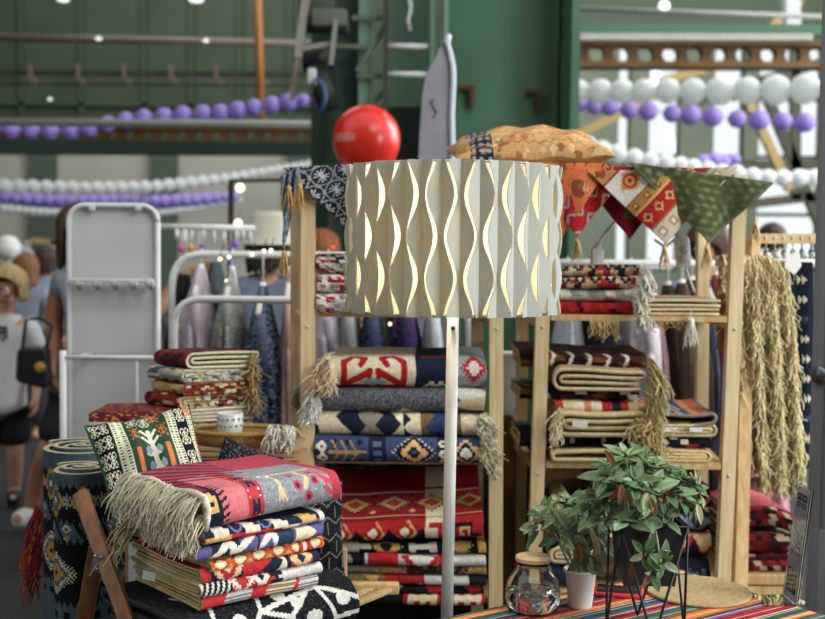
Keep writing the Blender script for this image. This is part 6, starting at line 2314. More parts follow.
# top rug: pink, red and grey with a tree
def p7(cv):
    S, T = cv.S, cv.T
    cv.C[:] = K('#c9464f')
    cv.bandT(-.1, .03, '#1d2231')
    cv.put((T > .0) & (T < .1) & (S > .075), '#8c2f3c')
    cv.bmp(["..##..", ".####.", "##..##", ".####."], .05, .016, .008, .006, '#cda96a')
    cv.bandT(.035, .092, '#cf7477')
    for k in range(9):
        cv.seg((.012 + k * .011, .033), (.018 + k * .011, .049), .0022, '#1d2231')
    cv.seg((.0, .034), (.12, .03), .004, '#1d2231')
    cv.bandT(.092, .128, '#b23b40')
    for s in (.028, .07, .112):
        cv.bmp(["#.#", "###", "###", "#.#"], s, .11, .0065, .0055, '#232a45')
        for a, b in ((-.016, -.012), (.016, .012), (-.016, .012), (.016, -.012)):
            cv.rect(s + a, .11 + b, .002, .002, '#e3cdb2')
    cv.bandT(.128, .282, '#7f868d').speck(.0, 'red')
    cv.put((T > .128) & (T < .282) & (np.random.default_rng(1).random(S.shape) < .25), '#9aa0a4')
    G_ = '#d6b888'
    o = -.033
    cv.seg((.095, .18 + o), (.118, .305 + o), .0045, G_)
    cv.poly([(.112, .27 + o), (.085, .262 + o), (.06, .268 + o), (.045, .258 + o)], .0042, G_)
    cv.poly([(.1, .2 + o), (.07, .2 + o), (.045, .205 + o)], .0035, G_)
    for k in range(3):
        cv.seg((.05, .2 + o), (.03, .195 + o + k * .009), .002, G_)
    cv.disc(.092, .192 + o, .012, '#e6e0d4').disc(.092, .192 + o, .007, '#7f868c')
    for s, t_ in ((.075, .238), (.05, .242), (.08, .286), (.055, .283), (.03, .262)):
        cv.disc(s, t_ + o, .0085, '#bb4050').disc(s, t_ + o, .0045, '#4a2a40')
    for k in range(4):
        cv.seg((.1 - k * .02, .291 + o + k * .003), (.088 - k * .02, .307 + o + k * .003), .004, '#bb4a52')
    cv.poly([(.1, .29 + o), (.03, .308 + o)], .002, '#bb4a52')
    cv.bandT(.282, .5, '#b5404a')
    cv.put(S > .2, '#a8424e')
    cv.put((S > .15) & (T < .16) & ((S * 60 + T * 40) % 2 < .7), '#24283a')
    cv.mottle(.12)


r7, o7, e17, e27 = kilim('pink red and grey kilim with a blossoming branch, topmost of the front stack', z, .06, p7, s0=.0, seed=8, tilt=.045, L=.302, dep=.27, rot=1, off=-.012, wob=.006, res=.0022, th=.013)
ztop7 = z + .066
FR = '#d8cfb4'
A_ = o7 - e17 * .004 + Vector((0, 0, .058))
B_ = A_ + e27 * .27 + Vector((0, 0, .008))
C_ = A_ + e27 * .0 + Vector((0, 0, -.02))
fringe_line('fringe', A_ + e27 * .005, B_, -e17 + Vector((0, 0, .05)), .082, 420, r7, FR, r=.0019, wig=.005, droop=1.5, jitter=.003, label='cream fringe')
fringe_line('fringe', A_ + e27 * .0 + Vector((0, 0, -.03)), A_ + e27 * .15 + Vector((0, 0, -.034)), -e17, .07, 240, r7, FR, r=.0019, wig=.005, droop=1.6, jitter=.003, label='cream fringe')
# rolled cream hem along the fringe
pts = [A_ + e27 * (.27 * k / 16) + Vector((0, 0, .004 + .004 * math.sin(k * .7))) for k in range(17)]
pts = [A_ + Vector((0, 0, -.052)), A_ - e27 * .008 + Vector((0, 0, -.03)), A_ - e27 * .01 + Vector((0, 0, -.012))] + pts
obj('hem', MB().tube(pts, .0065, 8, K('#d9d1ba')), SHAG, r7, yarn=True)

# green cushion
TL, TR, BL, BR = P(83, 421, 2.36), P(190, 409, 2.46), P(119, 552, 2.26), P(224, 516, 2.34)
cc = (TL + TR + BL + BR) / 4
exv, eyv = (TR + BR - TL - BL) / 2, (TL + TR - BL - BR) / 2
LIZ = ["#..#..#", ".#.#.#.", "..###..", ".#.#.#.", "#..#..#", "..###..", ".#.#.#.", "#.....#"]
FLW = [".##.##.", "#..#..#", "#.###.#", ".#.#.#.", "..###..", ".#.#.#.", "#.###.#", "#..#..#", ".##.##."]


def p_cush(cv):
    w2, h2 = exv.length / 2, eyv.length / 2
    X, Y = cv.T / w2, cv.S / h2
    cv.C[:] = K('#2f4d38')
    CRM = '#dcd9bd'

    def bx(a, b, c): cv.put((X >= a) & (X < b), c)
    bx(-1.1, -.99, '#35583f'); bx(-.97, -.62, '#14171c'); bx(-1.1, -.96, '#4a6b50')
    for i in range(7):
        for x in (-.9, -.73):
            cv.bmp(FLW, (-.9 + i * .29) * h2, x * w2, .0036, .0026, CRM)
    for a, b in ((-.6, -.37), (.42, .6), (.84, .96)):
        bx(a, b, CRM)
        n_ = 2
        fx = ((X - a) / (b - a) * n_) % 1
        fy = (Y * 21) % 1
        cv.put((X > a) & (X < b) & (fx > .3) & (fx < .78) & (fy > .3) & (fy < .8), '#26452f')
    bx(.6, .84, '#161a26')
    for i in range(5):
        cv.bmp(FLW, (-.85 + i * .42) * h2, .72 * w2, .0044, .0032, CRM)
    # tree in the middle
    x0 = .03
    cv.seg((-.95 * h2, x0 * w2), (.6 * h2, x0 * w2), .0042, CRM)
    for y, r_ in ((-.3, .13), (-.02, .1), (.2, .1)):
        cv.dia(y * h2, x0 * w2, r_ * .8 * h2, .12 * w2, CRM, .003)
    for y in (.42, .56):
        for sg in (-1, 1):
            cv.seg((y * h2 - .012, x0 * w2), (y * h2 + .008, x0 * w2 + sg * .016), .003, CRM)
    cv.bmp(FLW, .8 * h2, .0 * w2, .003, .003, '#c9cbb4').bmp(FLW, .86 * h2, -.2 * w2, .003, .003, CRM)
    OR = '#d9774a'
    for x, y in ((-.22, .6), (.3, .58), (-.2, -.62), (.3, -.5)):
        cv.bmp(LIZ, y * h2, x * w2, .0042, .0026, OR)
    cv.bmp(LIZ, .86 * h2, .18 * w2, .0035, .0036, OR).bmp(LIZ, .9 * h2, .9 * w2, .005, .003, OR).bmp(LIZ, .2 * h2, 1.0 * w2, .005, .003, OR)
    for sg, xx in ((-1, -.17), (1, .25)):
        cv.rect(.12 * h2, (xx - .06 * -sg) * w2, .2 * h2, .045 * w2, OR)
        for yy in (.25, 0):
            cv.put((np.abs(cv.S - yy * h2) < (.085 * h2 - np.abs(cv.T - (xx - .11 * sg) * w2) * 1.3)) & (np.abs(cv.T - (xx - .11 * sg) * w2) < .055 * w2), '#8d9ba5')
    cv.mottle(.15)


pc = pillow('cushion', 'green cushion with cream trees and orange lizard motifs leaning behind the kilim stack', 'cushion', cc, exv, eyv, exv.length * 1.02, eyv.length * 1.02, .1, p_cush, n=150, back='#26402d', sagc=.1)
obj('tag', MB().box(P(160, 485, 2.235), (.034, .002, .016), Euler((0, -.1, .1))), tagm, pc, smooth=False)

# dark cushions behind
c = P(301, 540, 2.42)


def p_net(cv):
    cv.C[:] = K('#1b1c1f')
    cv.speck(.2, '#2c2d31')
    for k in range(-4, 5):
        cv.zig(.036 * k, .014, .036, .0016, '#8b8c8e', .018 * (k % 2))
    for k in range(-5, 6):
        for j in range(-8, 9):
            if (j + k) % 2:
                cv.seg((.036 * k + .007, .018 * j), (.036 * k + .029, .018 * j), .0015, '#7d7e80')
    cv.mottle(.2)


pillow('cushion', 'black cushion with a grey net pattern standing behind the right end of the kilim stack', 'cushion', c, (1, .25, .05), (-.06, .22, 1), .19, .25, .1, p_net, back='#1b1c1f', n=80)
c = P(240, 488, 2.62)
pillow('cushion', 'black speckled cushion whose pointed corner rises behind the pink kilim', 'cushion', c, (.88, .3, -.38), (.3, .25, .9), .15, .2, .06, lambda cv: (cv.C.__setitem__(slice(None), K('#222328')), cv.speck(.12, '#84858a', 3), cv.mottle(.3)), back='#222328', n=70)

# ---- standing rug rolls


def rug_roll(label, cx, ytop, Y, rad, pat, turns=4.2, edge='#bdb08c'):
    p = P(cx, ytop, Y)
    t = thing('rolled_rug', label, 'rug', (p.x, p.y, 0), 'rolled rugs standing on the floor')
    n = 420
    tot = turns * 2 * PI
    a = np.linspace(0, tot, n)
    rr = rad * (1 - (turns - a / (2 * PI)) * .9 / turns * .95)
    # outermost turn is fine, inner ones only serve the end
    zz = np.concatenate([[0, .2, .4], np.linspace(p.z - .36, p.z, 130)])
    ang = a - tot - 3.6
    X = p.x + rr * np.cos(ang)
    Yy = p.y + rr * np.sin(ang)
    G = np.zeros((n, len(zz), 3))
    G[:, :, 0] = X[:, None]
    G[:, :, 1] = Yy[:, None]
    G[:, :, 2] = zz[None, :] + (.004 * np.sin(a * .5))[:, None] * (zz[None, :] > .5)
    arc = (a - tot) * rad
    s = p.z - zz
    cols = grid_cv(arc, zz, lambda cv: pat(cv, p.z))
    mb = MB()
    mb.sheet(G[:, ::-1] if False else G, .0132, cols, K('#3f4a50'), K(edge))
    obj('roll', mb, WEAVE, t, yarn=True)
    return t, p


def p_roll(cv, zt):
    S = zt - cv.T        # depth below the top
    A = cv.S             # along the roll's circumference
    cv.C[:] = K('#15171b')
    SL_ = '#4d5c63'
    D = Cv(S, A, '#15171b')
    D.bandS(-1, .022, SL_)
    D.teethT(.022, .012, .016, SL_)
    for k in range(14):
        t_ = .275 - k * .075
        D.dia(.06, t_, .032, .026, '#b38c45', .006).dia(.06, t_, .022, .017, SL_, .005).dia(.06, t_, .01, .008, '#c9c3a8')
        D.seg((.045, t_ + .037), (.072, t_ + .037), .0025, '#8f9a9c').seg((.05, t_ + .029), (.068, t_ + .045), .002, '#8f9a9c').seg((.05, t_ + .045), (.068, t_ + .029), .002, '#8f9a9c')
    D.bandS(.098, .15, SL_)
    D.teethT(.098, .012, .016, '#15171b')
    D.teethT(.15, .012, .016, '#15171b', True)
    for k in range(20):
        t_ = .5 - k * .055
        D.seg((.105, t_), (.142, t_ + .025), .0045, '#15171b')
        D.put((np.abs(S - .118) < .01 - np.abs(A - t_ - .035) * .8), '#c9c5b0').put((np.abs(S - .118) < .006 - np.abs(A - t_ - .035) * .9), SL_)
        D.put((np.abs(S - .138) < .007 - np.abs(A - t_ - .035) * .7), '#b38c45')
    for k in range(10):
        t_ = .575 - k * .15
        D.serr(.215, t_, .055, .07, '#c7c2a9', 6, .4).dia(.215, t_, .03, .036, SL_, .005).dia(.215, t_, .02, .022, '#b38c45', .005).dia(.215, t_, .008, .009, '#15171b')
    D.bandS(.285, .5, SL_).teethT(.285, .012, .016, SL_, True)
    for k in range(30):
        D.rect(.305, .5 - k * .036, .008, .008, '#15171b')
    cv.C[:] = D.C
    cv.mottle(.2)


rug_roll('black and slate kilim roll with a saw-edged diamond, standing in front beside the wooden leg', 82, 467, 2.45, .064, p_roll)
t, p = rug_roll('taller black and slate kilim roll standing behind the other one', 82, 445, 2.66, .098, lambda cv, zt: p_roll(cv, zt - .012))
rr_ = random.Random(2)
for c_, n_ in (('#b03a2a', 60), ('#c98a3a', 14), ('#3a3f72', 16), ('#d07058', 20)):
    roots = [P(rr_.uniform(36, 43), rr_.uniform(505, 560), 2.64) for k in range(n_)]
    obj('fringe', fringe_mb(roots, [(-.5, -.1, -1)] * n_, .11, r=.0024, wig=.007, seed=n_, col=c_, droop=.8), SHAG, t, yarn=True, label='red and orange yarn fringe' if n_ == 60 else None)

# ============================================================ TABLE BEHIND: KILIM PILE, KRAFT PAPER, BASKET
Yt = 2.78
zt1 = P(250, 472, Yt).z
xa, xb = P(70, 470, Yt).x, P(277, 470, Yt).x
t = thing('display_table', 'low brown display table behind the kilim stack, carrying paper, basket and rugs', 'table', ((xa + xb) / 2, Yt + .25, 0))
obj('tabletop', MB().box(((xa + xb) / 2, Yt + .18, zt1 - .015), (xb - xa, .4, .03), bev=.004), OAK, t, smooth='auto')
for x in (xa + .03, xb - .03):
    for y in (Yt + .02, Yt + .35):
        obj('leg', MB().bar((x, y, 0), (x, y, zt1 - .03), .04), OAK, t, smooth=False)
# paper
KR = mat('kraft paper', '#a98d66', .85, noise=(8, .93, 1.05))
rng = random.Random(3)
z = zt1
x0, x1 = P(196, 455, Yt + .05).x, P(301, 455, Yt + .05).x
for i in range(5):
    H = .009 if i < 3 else .013
    dx = rng.uniform(-.008, .008)
    g = MB().box(((x0 + x1) / 2 + dx, Yt + .17, z + H / 2 + .0008), (x1 - x0 - (i % 2) * .02, .26, H - .002), Euler((0, 0, rng.uniform(-.03, .03))), bev=.003)
    obj('paper_bag', g, KR if i != 1 else mat('dark card', '#5c4a35', .85), None, ['flat kraft paper bag lowest in the pile under the basket', 'dark brown card in the pile under the basket', 'kraft paper bag in the middle of the pile under the basket', 'thick kraft paper bag second from top under the basket', 'thick kraft paper bag topmost under the woven basket'][i], 'bag', 'kraft bags on the display table', smooth='auto')
    z += H
zk = z
# basket tray
c = P(243, 437, Yt + .085)
STRAW = textile('straw', 120, .75, 1.15, .6)
t = thing('woven_tray', 'oval woven straw tray on the kraft paper bags', 'tray', (c.x, c.y, zk))
prof = [(.001, .004), (.11, .004), (.122, .008), (.13, .03), (.134, .033), (.138, .03), (.13, .004), (.12, 0), (.001, 0)]
g = MB().lathe(prof, 64, (c.x, c.y + .02, zk + .001), K('#98774a'), sx=1.0, sy=.58)
vv = g.v[0]
rr2 = np.hypot(vv[:, 0] - c.x, (vv[:, 1] - c.y - .02) / .72)
obj('tray', g, STRAW, t, yarn=True)
pts = [(c.x + .134 * math.cos(a), c.y + .02 + .134 * .58 * math.sin(a), zk + .033) for a in np.linspace(0, 2 * PI, 60)]
obj('rim', MB().tube(pts, .006, 8, K('#a98750')), STRAW, t, yarn=True)
roots = [Vector((c.x + .1 + rng.uniform(-.03, .03), c.y - .05 + rng.uniform(-.02, .04), zk + .042 + rng.uniform(-.008, .012))) for k in range(90)]
t = thing('yarn_skein', 'white yarn skein lying over the right end of the straw tray', 'yarn', (c.x + .1, c.y - .05, zk + .03))
obj('strands', fringe_mb(roots, [(rng.gauss(0, .6), -1, .3) for k in roots], .055, r=.003, wig=.006, droop=1.4, col='#dcd6c6'), SHAG, t, yarn=True)
t = thing('cup', 'white ceramic cup with grey dots standing in the straw tray', 'cup', P(230, 426, Yt + .15))
p = Vector((P(230, 424, Yt + .1).x, Yt + .105, zk + .006))
k = Yt / F
obj('cup', MB().lathe([(.001, 0), (9 * k, 0), (12.5 * k, 6 * k), (13.5 * k, 29 * k), (13 * k, 29.6 * k), (12 * k, 28 * k), (11 * k, 6 * k), (.001, 3 * k)], 36, p), mat('white glaze', '#dcdcd4', .25), t)
g = MB()
for i in range(14):
    for j in range(2):
        a = 2 * PI * i / 14 + j * .2
        rd = (13.0 + j * .3) * k
        g.ball(p + Vector((rd * math.cos(a), rd * math.sin(a), (17 + j * 7) * k)), .004, 8, 6, (1, 1, .8))
obj('dots', g, mat('grey glaze', '#8b9290', .3), t)
t = thing('bead_bracelet', 'glass bead bracelet lying on the front edge of the kraft paper', 'bracelet', P(262, 440, Yt + .04))
pb = Vector((P(263, 440, Yt + .07).x, Yt + .07, zk + .001))
g = MB()
for i in range(22):
    a = 2 * PI * i / 22
    g.ball(pb + Vector((math.cos(a) * .026, math.sin(a) * .02, .0055)), .005, 8, 6)
obj('beads', g, mat('violet glass', '#8f88b8', .15, spec=.8), t)
# red rugs at the front of the table
z0 = zt1 - .0
for i, (a_, b_, lb, c1) in enumerate(((150, 222, 'red woven rug hanging edge between the green cushion and the black cushion', '#a8352a'), (226, 305, 'red woven rug behind the black speckled cushion, under the kraft paper', '#a33a2a'))):
    A, B = P(a_, 480, Yt - .11), P(b_, 480, Yt - .11)
    folded('folded_rug', lb, 'rug', (A.x, Yt - .11, zt1 - .09), X1, Y1v, B.x - A.x, .1, .085, lambda cv, c1=c1: (cv.C.__setitem__(slice(None), K(c1)), cv.cells(.006, .01, [c1, '#c0563c', c1, '#7d1f20'], 2, .3), cv.bandT(.05, .075, '#b08a58'), cv.mottle(.3)), n=4, group='red rugs in front of the display table')
g = MB().box(((xa + xb) / 2, Yt - .06, zt1 - .105), (xb - xa, .12, .024), bev=.003)
ledge = obj('ledge', g, OAK, bpy.data.objects['display_table'], smooth='auto')

# kilim pile on the table
kc = P(181, 421, 2.97)
kc.z = zk
s1, s2 = Vector((.9, .43, 0)).normalized(), Vector((-.72, .7, 0)).normalized()
z = kc.z


def p_kp(cols, seed, ds=.01, dt=.022):
    return lambda cv: (cv.cells(ds, dt, cols, seed, .4), cv.mottle(.25))


specs = [('cream and red kilim lowest of the pile beside the mirror', ['#d3c6a6', '#a5342f', '#d8cdb0', '#22242a', '#cbb88c']), ('cream kilim with loops, second lowest of the pile beside the mirror', ['#cdbf9b', '#b09a6c', '#6b4c38', '#cdbf9b']),
         ('red and black kilim with cream dots, third in the pile beside the mirror', ['#9a2f2c', '#2b2420', '#c9b48a', '#7a2a26']), ('brown red kilim with cream spots, fourth in the pile beside the mirror', ['#8a3a2c', '#c6a878', '#3a2a22', '#a58a5c']),
         ('grey blue and cream kilim second from the top of the pile beside the mirror', ['#8a969a', '#cfc6ae', '#49525a', '#b8a77c']), ('dark red kilim with a cream looped edge, topmost of the pile beside the mirror', ['#5c1f24', '#2a2026', '#7a2a2c', '#342a30'])]
zk2 = z
for i, (lb, cols) in enumerate(specs):
    H = .034 if i < 5 else .042
    off = s1 * [.0, .006, -.004, .004, -.002, .012][i] + s2 * [.0, -.004, .006, 0, .004, -.004][i]
    r = folded('folded_kilim', lb, 'rug', (kc.x + off.x, kc.y + off.y, zk2 + .001), s2, s1, .15, .19, H, p_kp(cols, i + 2), n=4, th=.0075, edge='#d8cfb4' if i in (1, 5) else cols[i % 3], back='#c9bc98', group='kilims piled beside the white mirror', wob=.004)
    # the visible side also shows coloured edge threads
    if i in (0, 2, 3, 4):
        g = MB()
        rg = random.Random(i)
        for k in range(46):
            q_ = Vector((kc.x + off.x, kc.y + off.y, zk2)) + s1 * rg.uniform(.012, .185) + Vector((0, 0, rg.uniform(.004, H - .004))) - s2 * .003
            g.box(q_, (.012, .004, .006), Euler((0, 0, .44)), K(cols[k % len(cols)] if k % 3 else '#d8cfb4'))
        obj('edge_threads', g, WEAVE, r, smooth=False, yarn=True)
    zk2 += H + .001
fr_ = Vector((kc.x, kc.y, zk + .02)) + s1 * .19
t = r
fringe_line('fringe', fr_ - s2 * .005 + Vector((0, 0, .05)), fr_ - s2 * .0 + Vector((0, 0, .19)), (.5, -.9, .2), .045, 120, r, '#bfa878', r=.0026, wig=.008, droop=1.2)

# rugs behind the green cushion
A, B = P(92, 430, 2.9), P(170, 430, 2.9)
z = zt1
for i, (lb, c1, H) in enumerate((('black folded rug under two others behind the green cushion', '#1f2026', .05), ('dark red and navy striped rug behind the green cushion, middle of three', '#5a1c24', .045), ('red rug with orange stitched rim behind the green cushion, topmost of three', '#8c2a26', .05))):
    def pat(cv, c1=c1, i=i):
        cv.C[:] = K(c1)
        if i == 1:
            for s in np.arange(0, .3, .012):
                cv.bandS(s, s + .005, '#2a3350')
        if i == 2:
            cv.cells(.004, .009, ['#5c1d20', '#7a2a26', '#2a2228', '#b06a40', '#5c1d20'], 3, .5)
            cv.put((cv.S > .02) & (cv.S < .032), '#c9c6c0')
        cv.mottle(.3)
    zz_ = P(130, 463, 2.9).z
    folded('folded_rug', lb, 'rug', (A.x - .005 * i, 2.9, z + .001), X1, Y1v, B.x - A.x + .01 * i, .2, H if i else max(.022, zz_ - zt1), pat, n=4, group='rugs behind the green cushion')
    z += (H if i else max(.022, zz_ - zt1)) + .002

# black covered table added to darken the gaps behind the shelves; brown fabric roll and white box between them
t = thing('dark_backing_table', 'added black clothed table that darkens the gaps behind the two pine shelves', 'table', (x_at(520, 3.75), 3.85, 0))
xa, xb = x_at(330, 3.75), x_at(700, 3.75)
BLK = mat('black cloth cover', '#121214', .95)
g = MB()
nx_ = 160
zc_ = .86
G = np.zeros((6, nx_, 3))
for j in range(nx_):
    x = xa + (xb - xa) * j / (nx_ - 1)
    w_ = .012 * math.sin(x * 40) + .008 * math.sin(x * 67)
    for i, (y, z) in enumerate(((3.72, zc_ - .3), (3.72, zc_), (3.6, zc_), (3.59, zc_ - .01), (3.575 + w_, .45), (3.57 + w_ * 1.6, .03))):
        G[i, j] = (x, y, z)
obj('cloth', MB().sheet(G, .004), BLK, t)
obj('tabletop', MB().box(((xa + xb) / 2, 3.66, zc_ - .018), (xb - xa - .02, .1, .025)), PINE_D, t, smooth=False)
for x in (xa + .05, xb - .05):
    obj('leg', MB().bar((x, 3.67, 0), (x, 3.67, zc_ - .03), .04), PINE_D, t, smooth=False)
t = thing('fabric_roll', 'brown roll of fabric standing upright between the two pine shelves', 'fabric roll', (x_at(509, 3.4), 3.4, 0))
p = P(509, 414, 3.4)
obj('roll', MB().lathe([(.001, 0), (.024, 0), (.025, .01), (.025, p.z - .02), (.02, p.z - .005), (.001, p.z)], 24, (p.x, p.y, 0)), mat('brown fabric', '#6b4d30', .9, noise=(30, .85, 1.1)), t)
t = thing('storage_box', 'small pale blue grey box on the added black table between the shelves', 'box', P(508, 372, 3.66))
p = P(508, 372, 3.66)
obj('body', MB().box((p.x, 3.66, (zc_ + p.z + .05) / 2 + .001), (.06, .06, p.z + .05 - zc_), bev=.004), mat('pale card', '#a9b0b8', .7), t, smooth='auto')
obj('lid', MB().box((p.x, 3.66, p.z + .058), (.066, .066, .014), bev=.003), mat('white card', '#d4d6d8', .7), t, smooth='auto')
# ============================================================ LAMP
LY = 2.35
lc = P(453, 240, LY)
zt_l, zb_l = P(453, 161, LY - .2).z, P(453, 318, LY - .2).z
zt_l, zb_l = P(453, 157, LY - .21).z - .004, P(453, 320, LY - .21).z + .004
k = LY / F
R0 = 100 * k
t = thing('floor_lamp', 'white floor lamp with a pleated drum shade of wavy fabric slats', 'lamp', (lc.x, LY, 0))
pb_ = P(447, 610, LY)
pt_ = P(453, 325, LY)
dirp = (pt_ - pb_) / (pt_.z - pb_.z)
foot = pb_ - dirp * pb_.z
POLE = mat('white pole enamel', '#acaca9', .3)
obj('pole', MB().tube([foot, pt_ + dirp * .1], .0125, 20), POLE, t)
obj('base', MB().lathe([(.001, 0), (.13, 0), (.13, .012), (.02, .02), (.014, .04)], 40, foot), POLE, t)
obj('knob', MB().tube([P(453, 328, LY - .012), P(453, 328, LY - .022)], .005, 12), mat('black plastic', '#1a1a1c', .4), t)
H_ = zt_l - zb_l
NS = 36
dl = 2 * PI / NS
liner = translucent_cloth('cream shade liner', '#efe9da', '#efe2c6', .5, 200)
slatm = translucent_cloth('grey green shade cloth', '#ccd3cd', '#d0c6a2', .4, 340)
n = 96
vs, fs = [], []
nz_ = 2
g = MB().lathe([(R0 * .985, zb_l + .004), (R0 * .985, zt_l - .004)], 96, (lc.x, LY, 0))
g.f = [f for f in g.f if len(f) == 4]
g.c = [np.tile((.5, .5, .5), (len(g.f), 1))]
sh = thing('lamp_shade', None, None)
C.objects.unlink(sh); bpy.data.objects.remove(sh)
li = obj('lamp_shade', g, liner, t, label='drum shade of wavy slats over a cream liner')
m_ = 60
for i in range(NS):
    th0 = dl * (i + .5) - PI / 2 + .117
    sg = 1 if i % 2 else -1
    G = np.zeros((m_ + 1, 5, 3))
    for a in range(m_ + 1):
        f = a / m_
        z_ = zb_l + H_ * f
        wv = sg * .5 * math.cos(2 * PI * 1.88 * (1 - f) + .55)
        hw = dl / 2 * (.84 + wv)
        for b, q_ in enumerate((-1, -.5, 0, .5, 1)):
            an = th0 + q_ * hw
            rr = R0 + .002 + abs(q_) * hw * R0 * .62
            G[a, b] = (lc.x + rr * math.cos(an), LY + rr * math.sin(an), z_)
    obj('slat', MB().sheet(G[:, ::-1], .0012), slatm, li, smooth='auto')
for z_ in (zb_l, zt_l):
    pts = [(lc.x + R0 * math.cos(a), LY + R0 * math.sin(a), z_ + (.002 if z_ == zb_l else -.002)) for a in np.linspace(0, 2 * PI, 97)]
    obj('rim', MB().tube(pts, .0022, 6), mat('shade rim', '#bfc3bd', .6), li)
g = MB()
for a in (0, 2.1, 4.2):
    g.tube([(lc.x, LY, zt_l - .06), (lc.x + R0 * .97 * math.cos(a), LY + R0 * .97 * math.sin(a), zt_l - .01)], .002, 6)
obj('spider', g, WHITEM, t)
obj('socket', MB().tube([pt_ + dirp * .08, pt_ + dirp * .14], .017, 14), POLE, t)
bz = pt_ + dirp * .185
obj('bulb', MB().ball(bz, .03, 20, 14), glow('bulb glow', '#ffd9a0', 6), t)
l = bpy.data.lights.new('bulb_light', 'POINT')
l.energy = 4
l.color = (1, .84, .62)
l.shadow_soft_size = .03
lo = bpy.data.objects.new('bulb_light', l)
C.objects.link(lo)
lo.location = bz + Vector((-.02, -.07, -.01))

# ============================================================ TABLE AT FRONT RIGHT
ZT = .75
C0 = PZ(681, 569, ZT)
ta = (PZ(455, 616, ZT) - C0).normalized()
tb = Vector((-ta.y, ta.x, 0))
if tb.y > 0:
    tb = -tb
t = thing('table', 'wooden table under the striped cloth', 'table', (C0 + ta * .6 + tb * .4 - Vector((0, 0, ZT)))[:])
LA, LB = 1.25, .85
Rm = Matrix((ta, tb, ta.cross(tb))).transposed()
mid = C0 + ta * LA / 2 + tb * LB / 2
obj('tabletop', MB().box(mid - Vector((0, 0, .021)), (LA - .02, LB - .02, .03), Rm, bev=.003), LWOOD, t, smooth='auto')
for a, b in ((.05, .05), (LA - .05, .05), (.05, LB - .05), (LA - .05, LB - .05)):
    p = C0 + ta * a + tb * b
    obj('leg', MB().bar((p.x, p.y, 0), (p.x, p.y, ZT - .036), .045), LWOOD, t, smooth=False)


def p_str(cv):
    seq = ['#5a5f86', '#a92c30', '#b5433a', '#b9a98e', '#46685a', '#3f5f52', '#c07c42', '#d9803f', '#d9803f', '#2a2f3c', '#6a5f8e', '#a92c30', '#a92c30', '#d6c9b2', '#3f5c50', '#d97e42', '#46685a', '#46685a', '#242a36', '#7a3a58', '#b03338', '#d9803f', '#c9c0ae', '#3c5a50']
    wd = [.012, .02, .01, .004, .022, .012, .006, .018, .012, .006, .014, .022, .014, .005, .024, .02, .018, .01, .008, .012, .024, .02, .004, .02]
    cv.stripesT(seq, wd, -.2)
    fine = (np.floor(cv.T / .0025).astype(int) * 7919 % 11)
    cv.put(fine == 0, '#23252e').put(fine == 5, '#d9cdb8')
    cv.mottle(.2)


na = np.linspace(-.0, LA, 60)
b_ = np.concatenate([np.linspace(-.008, LB, 420)])
# cloth: hangs 12 cm down at the far edges
dro = [.12, .08, .04, .012]
nA = len(na) + len(dro)
cloth_t = np.concatenate([[b_[0] - d for d in dro], b_])
cloth_s = np.concatenate([[-d for d in dro], na])
G = np.zeros((len(cloth_s), len(cloth_t), 3))
for i, s in enumerate(cloth_s):
    for j, q_ in enumerate(cloth_t):
        dz = 0
        ss, qq = s, q_
        if i < len(dro):
            dz = dro[i] - .006
            ss = -.008 - .006 * math.sin(q_ * 30) * dz / .12
        if j < len(dro):
            dz = max(dz, dro[j] - .006)
            qq = -.014 - .006 * math.sin(s * 30) * dz / .12
        p = C0 + ta * ss + tb * qq
        G[i, j] = (p.x, p.y, ZT - .0035 - dz)
cvs = grid_cv(cloth_s, cloth_t, p_str)
mb = MB()
nrm = np.cross(G[11, 20] - G[10, 20], G[10, 21] - G[10, 20])
if nrm[2] < 0:
    mb.sheet(G[:, ::-1], .003, cvs[:, ::-1], None, K('#7a3a38'))
else:
    mb.sheet(G, .003, cvs, None, K('#7a3a38'))
obj('tablecloth', mb, FINE, None, 'cloth with red green and orange stripes over the front table', 'tablecloth', yarn=True)
ZC = ZT - .0015

# ---- glass jar with wooden lid
Yj = 2.21
b0 = PZ(513.5 + 19, 609.5, ZC)
kj = b0.y / F
t = thing('glass_jar', 'clear round glass jar with a pale wooden lid on the striped cloth', 'jar', b0)
GL = glass('jar glass', '#f6faf9', 0, 1.46)
pr = [(0, 0), (22, 0), (25.5, 2), (28, 10), (28, 20), (25.5, 30), (20, 38), (17, 41.5), (16, 46), (16, 50)]
inn = [(15.5, 50), (15.5, 46), (16.5, 41.3), (19.5, 37.6), (25, 29.8), (27.5, 20), (27.5, 10), (25, 2.8), (21.5, 1), (0, 1)]
obj('glass', MB().lathe([(max(r, .01) * kj, z_ * kj) for r, z_ in pr + inn], 48, b0), GL, t)
obj('water', MB().lathe([(max(r, .01) * kj, z_ * kj) for r, z_ in [(0, 1.2), (21.3, 1.2), (24.8, 3), (27.3, 10), (27.35, 19), (0, 19)]], 48, b0), glass('water', '#f4faf8', 0, 1.33), t)
obj('lid', MB().lathe([(r * kj, z_ * kj) for r, z_ in [(.01, 45), (14, 45), (14, 50.4), (17.4, 50.4), (18, 51), (18, 54.2), (17.4, 55), (.01, 55)]], 44, b0), wood('jar lid wood', '#d3b489', '#e2c9a2', 3, .5), t, smooth='auto')

# ---- plants
LEAF = textile('leaf', 60, .85, 1.12, .15, .45)


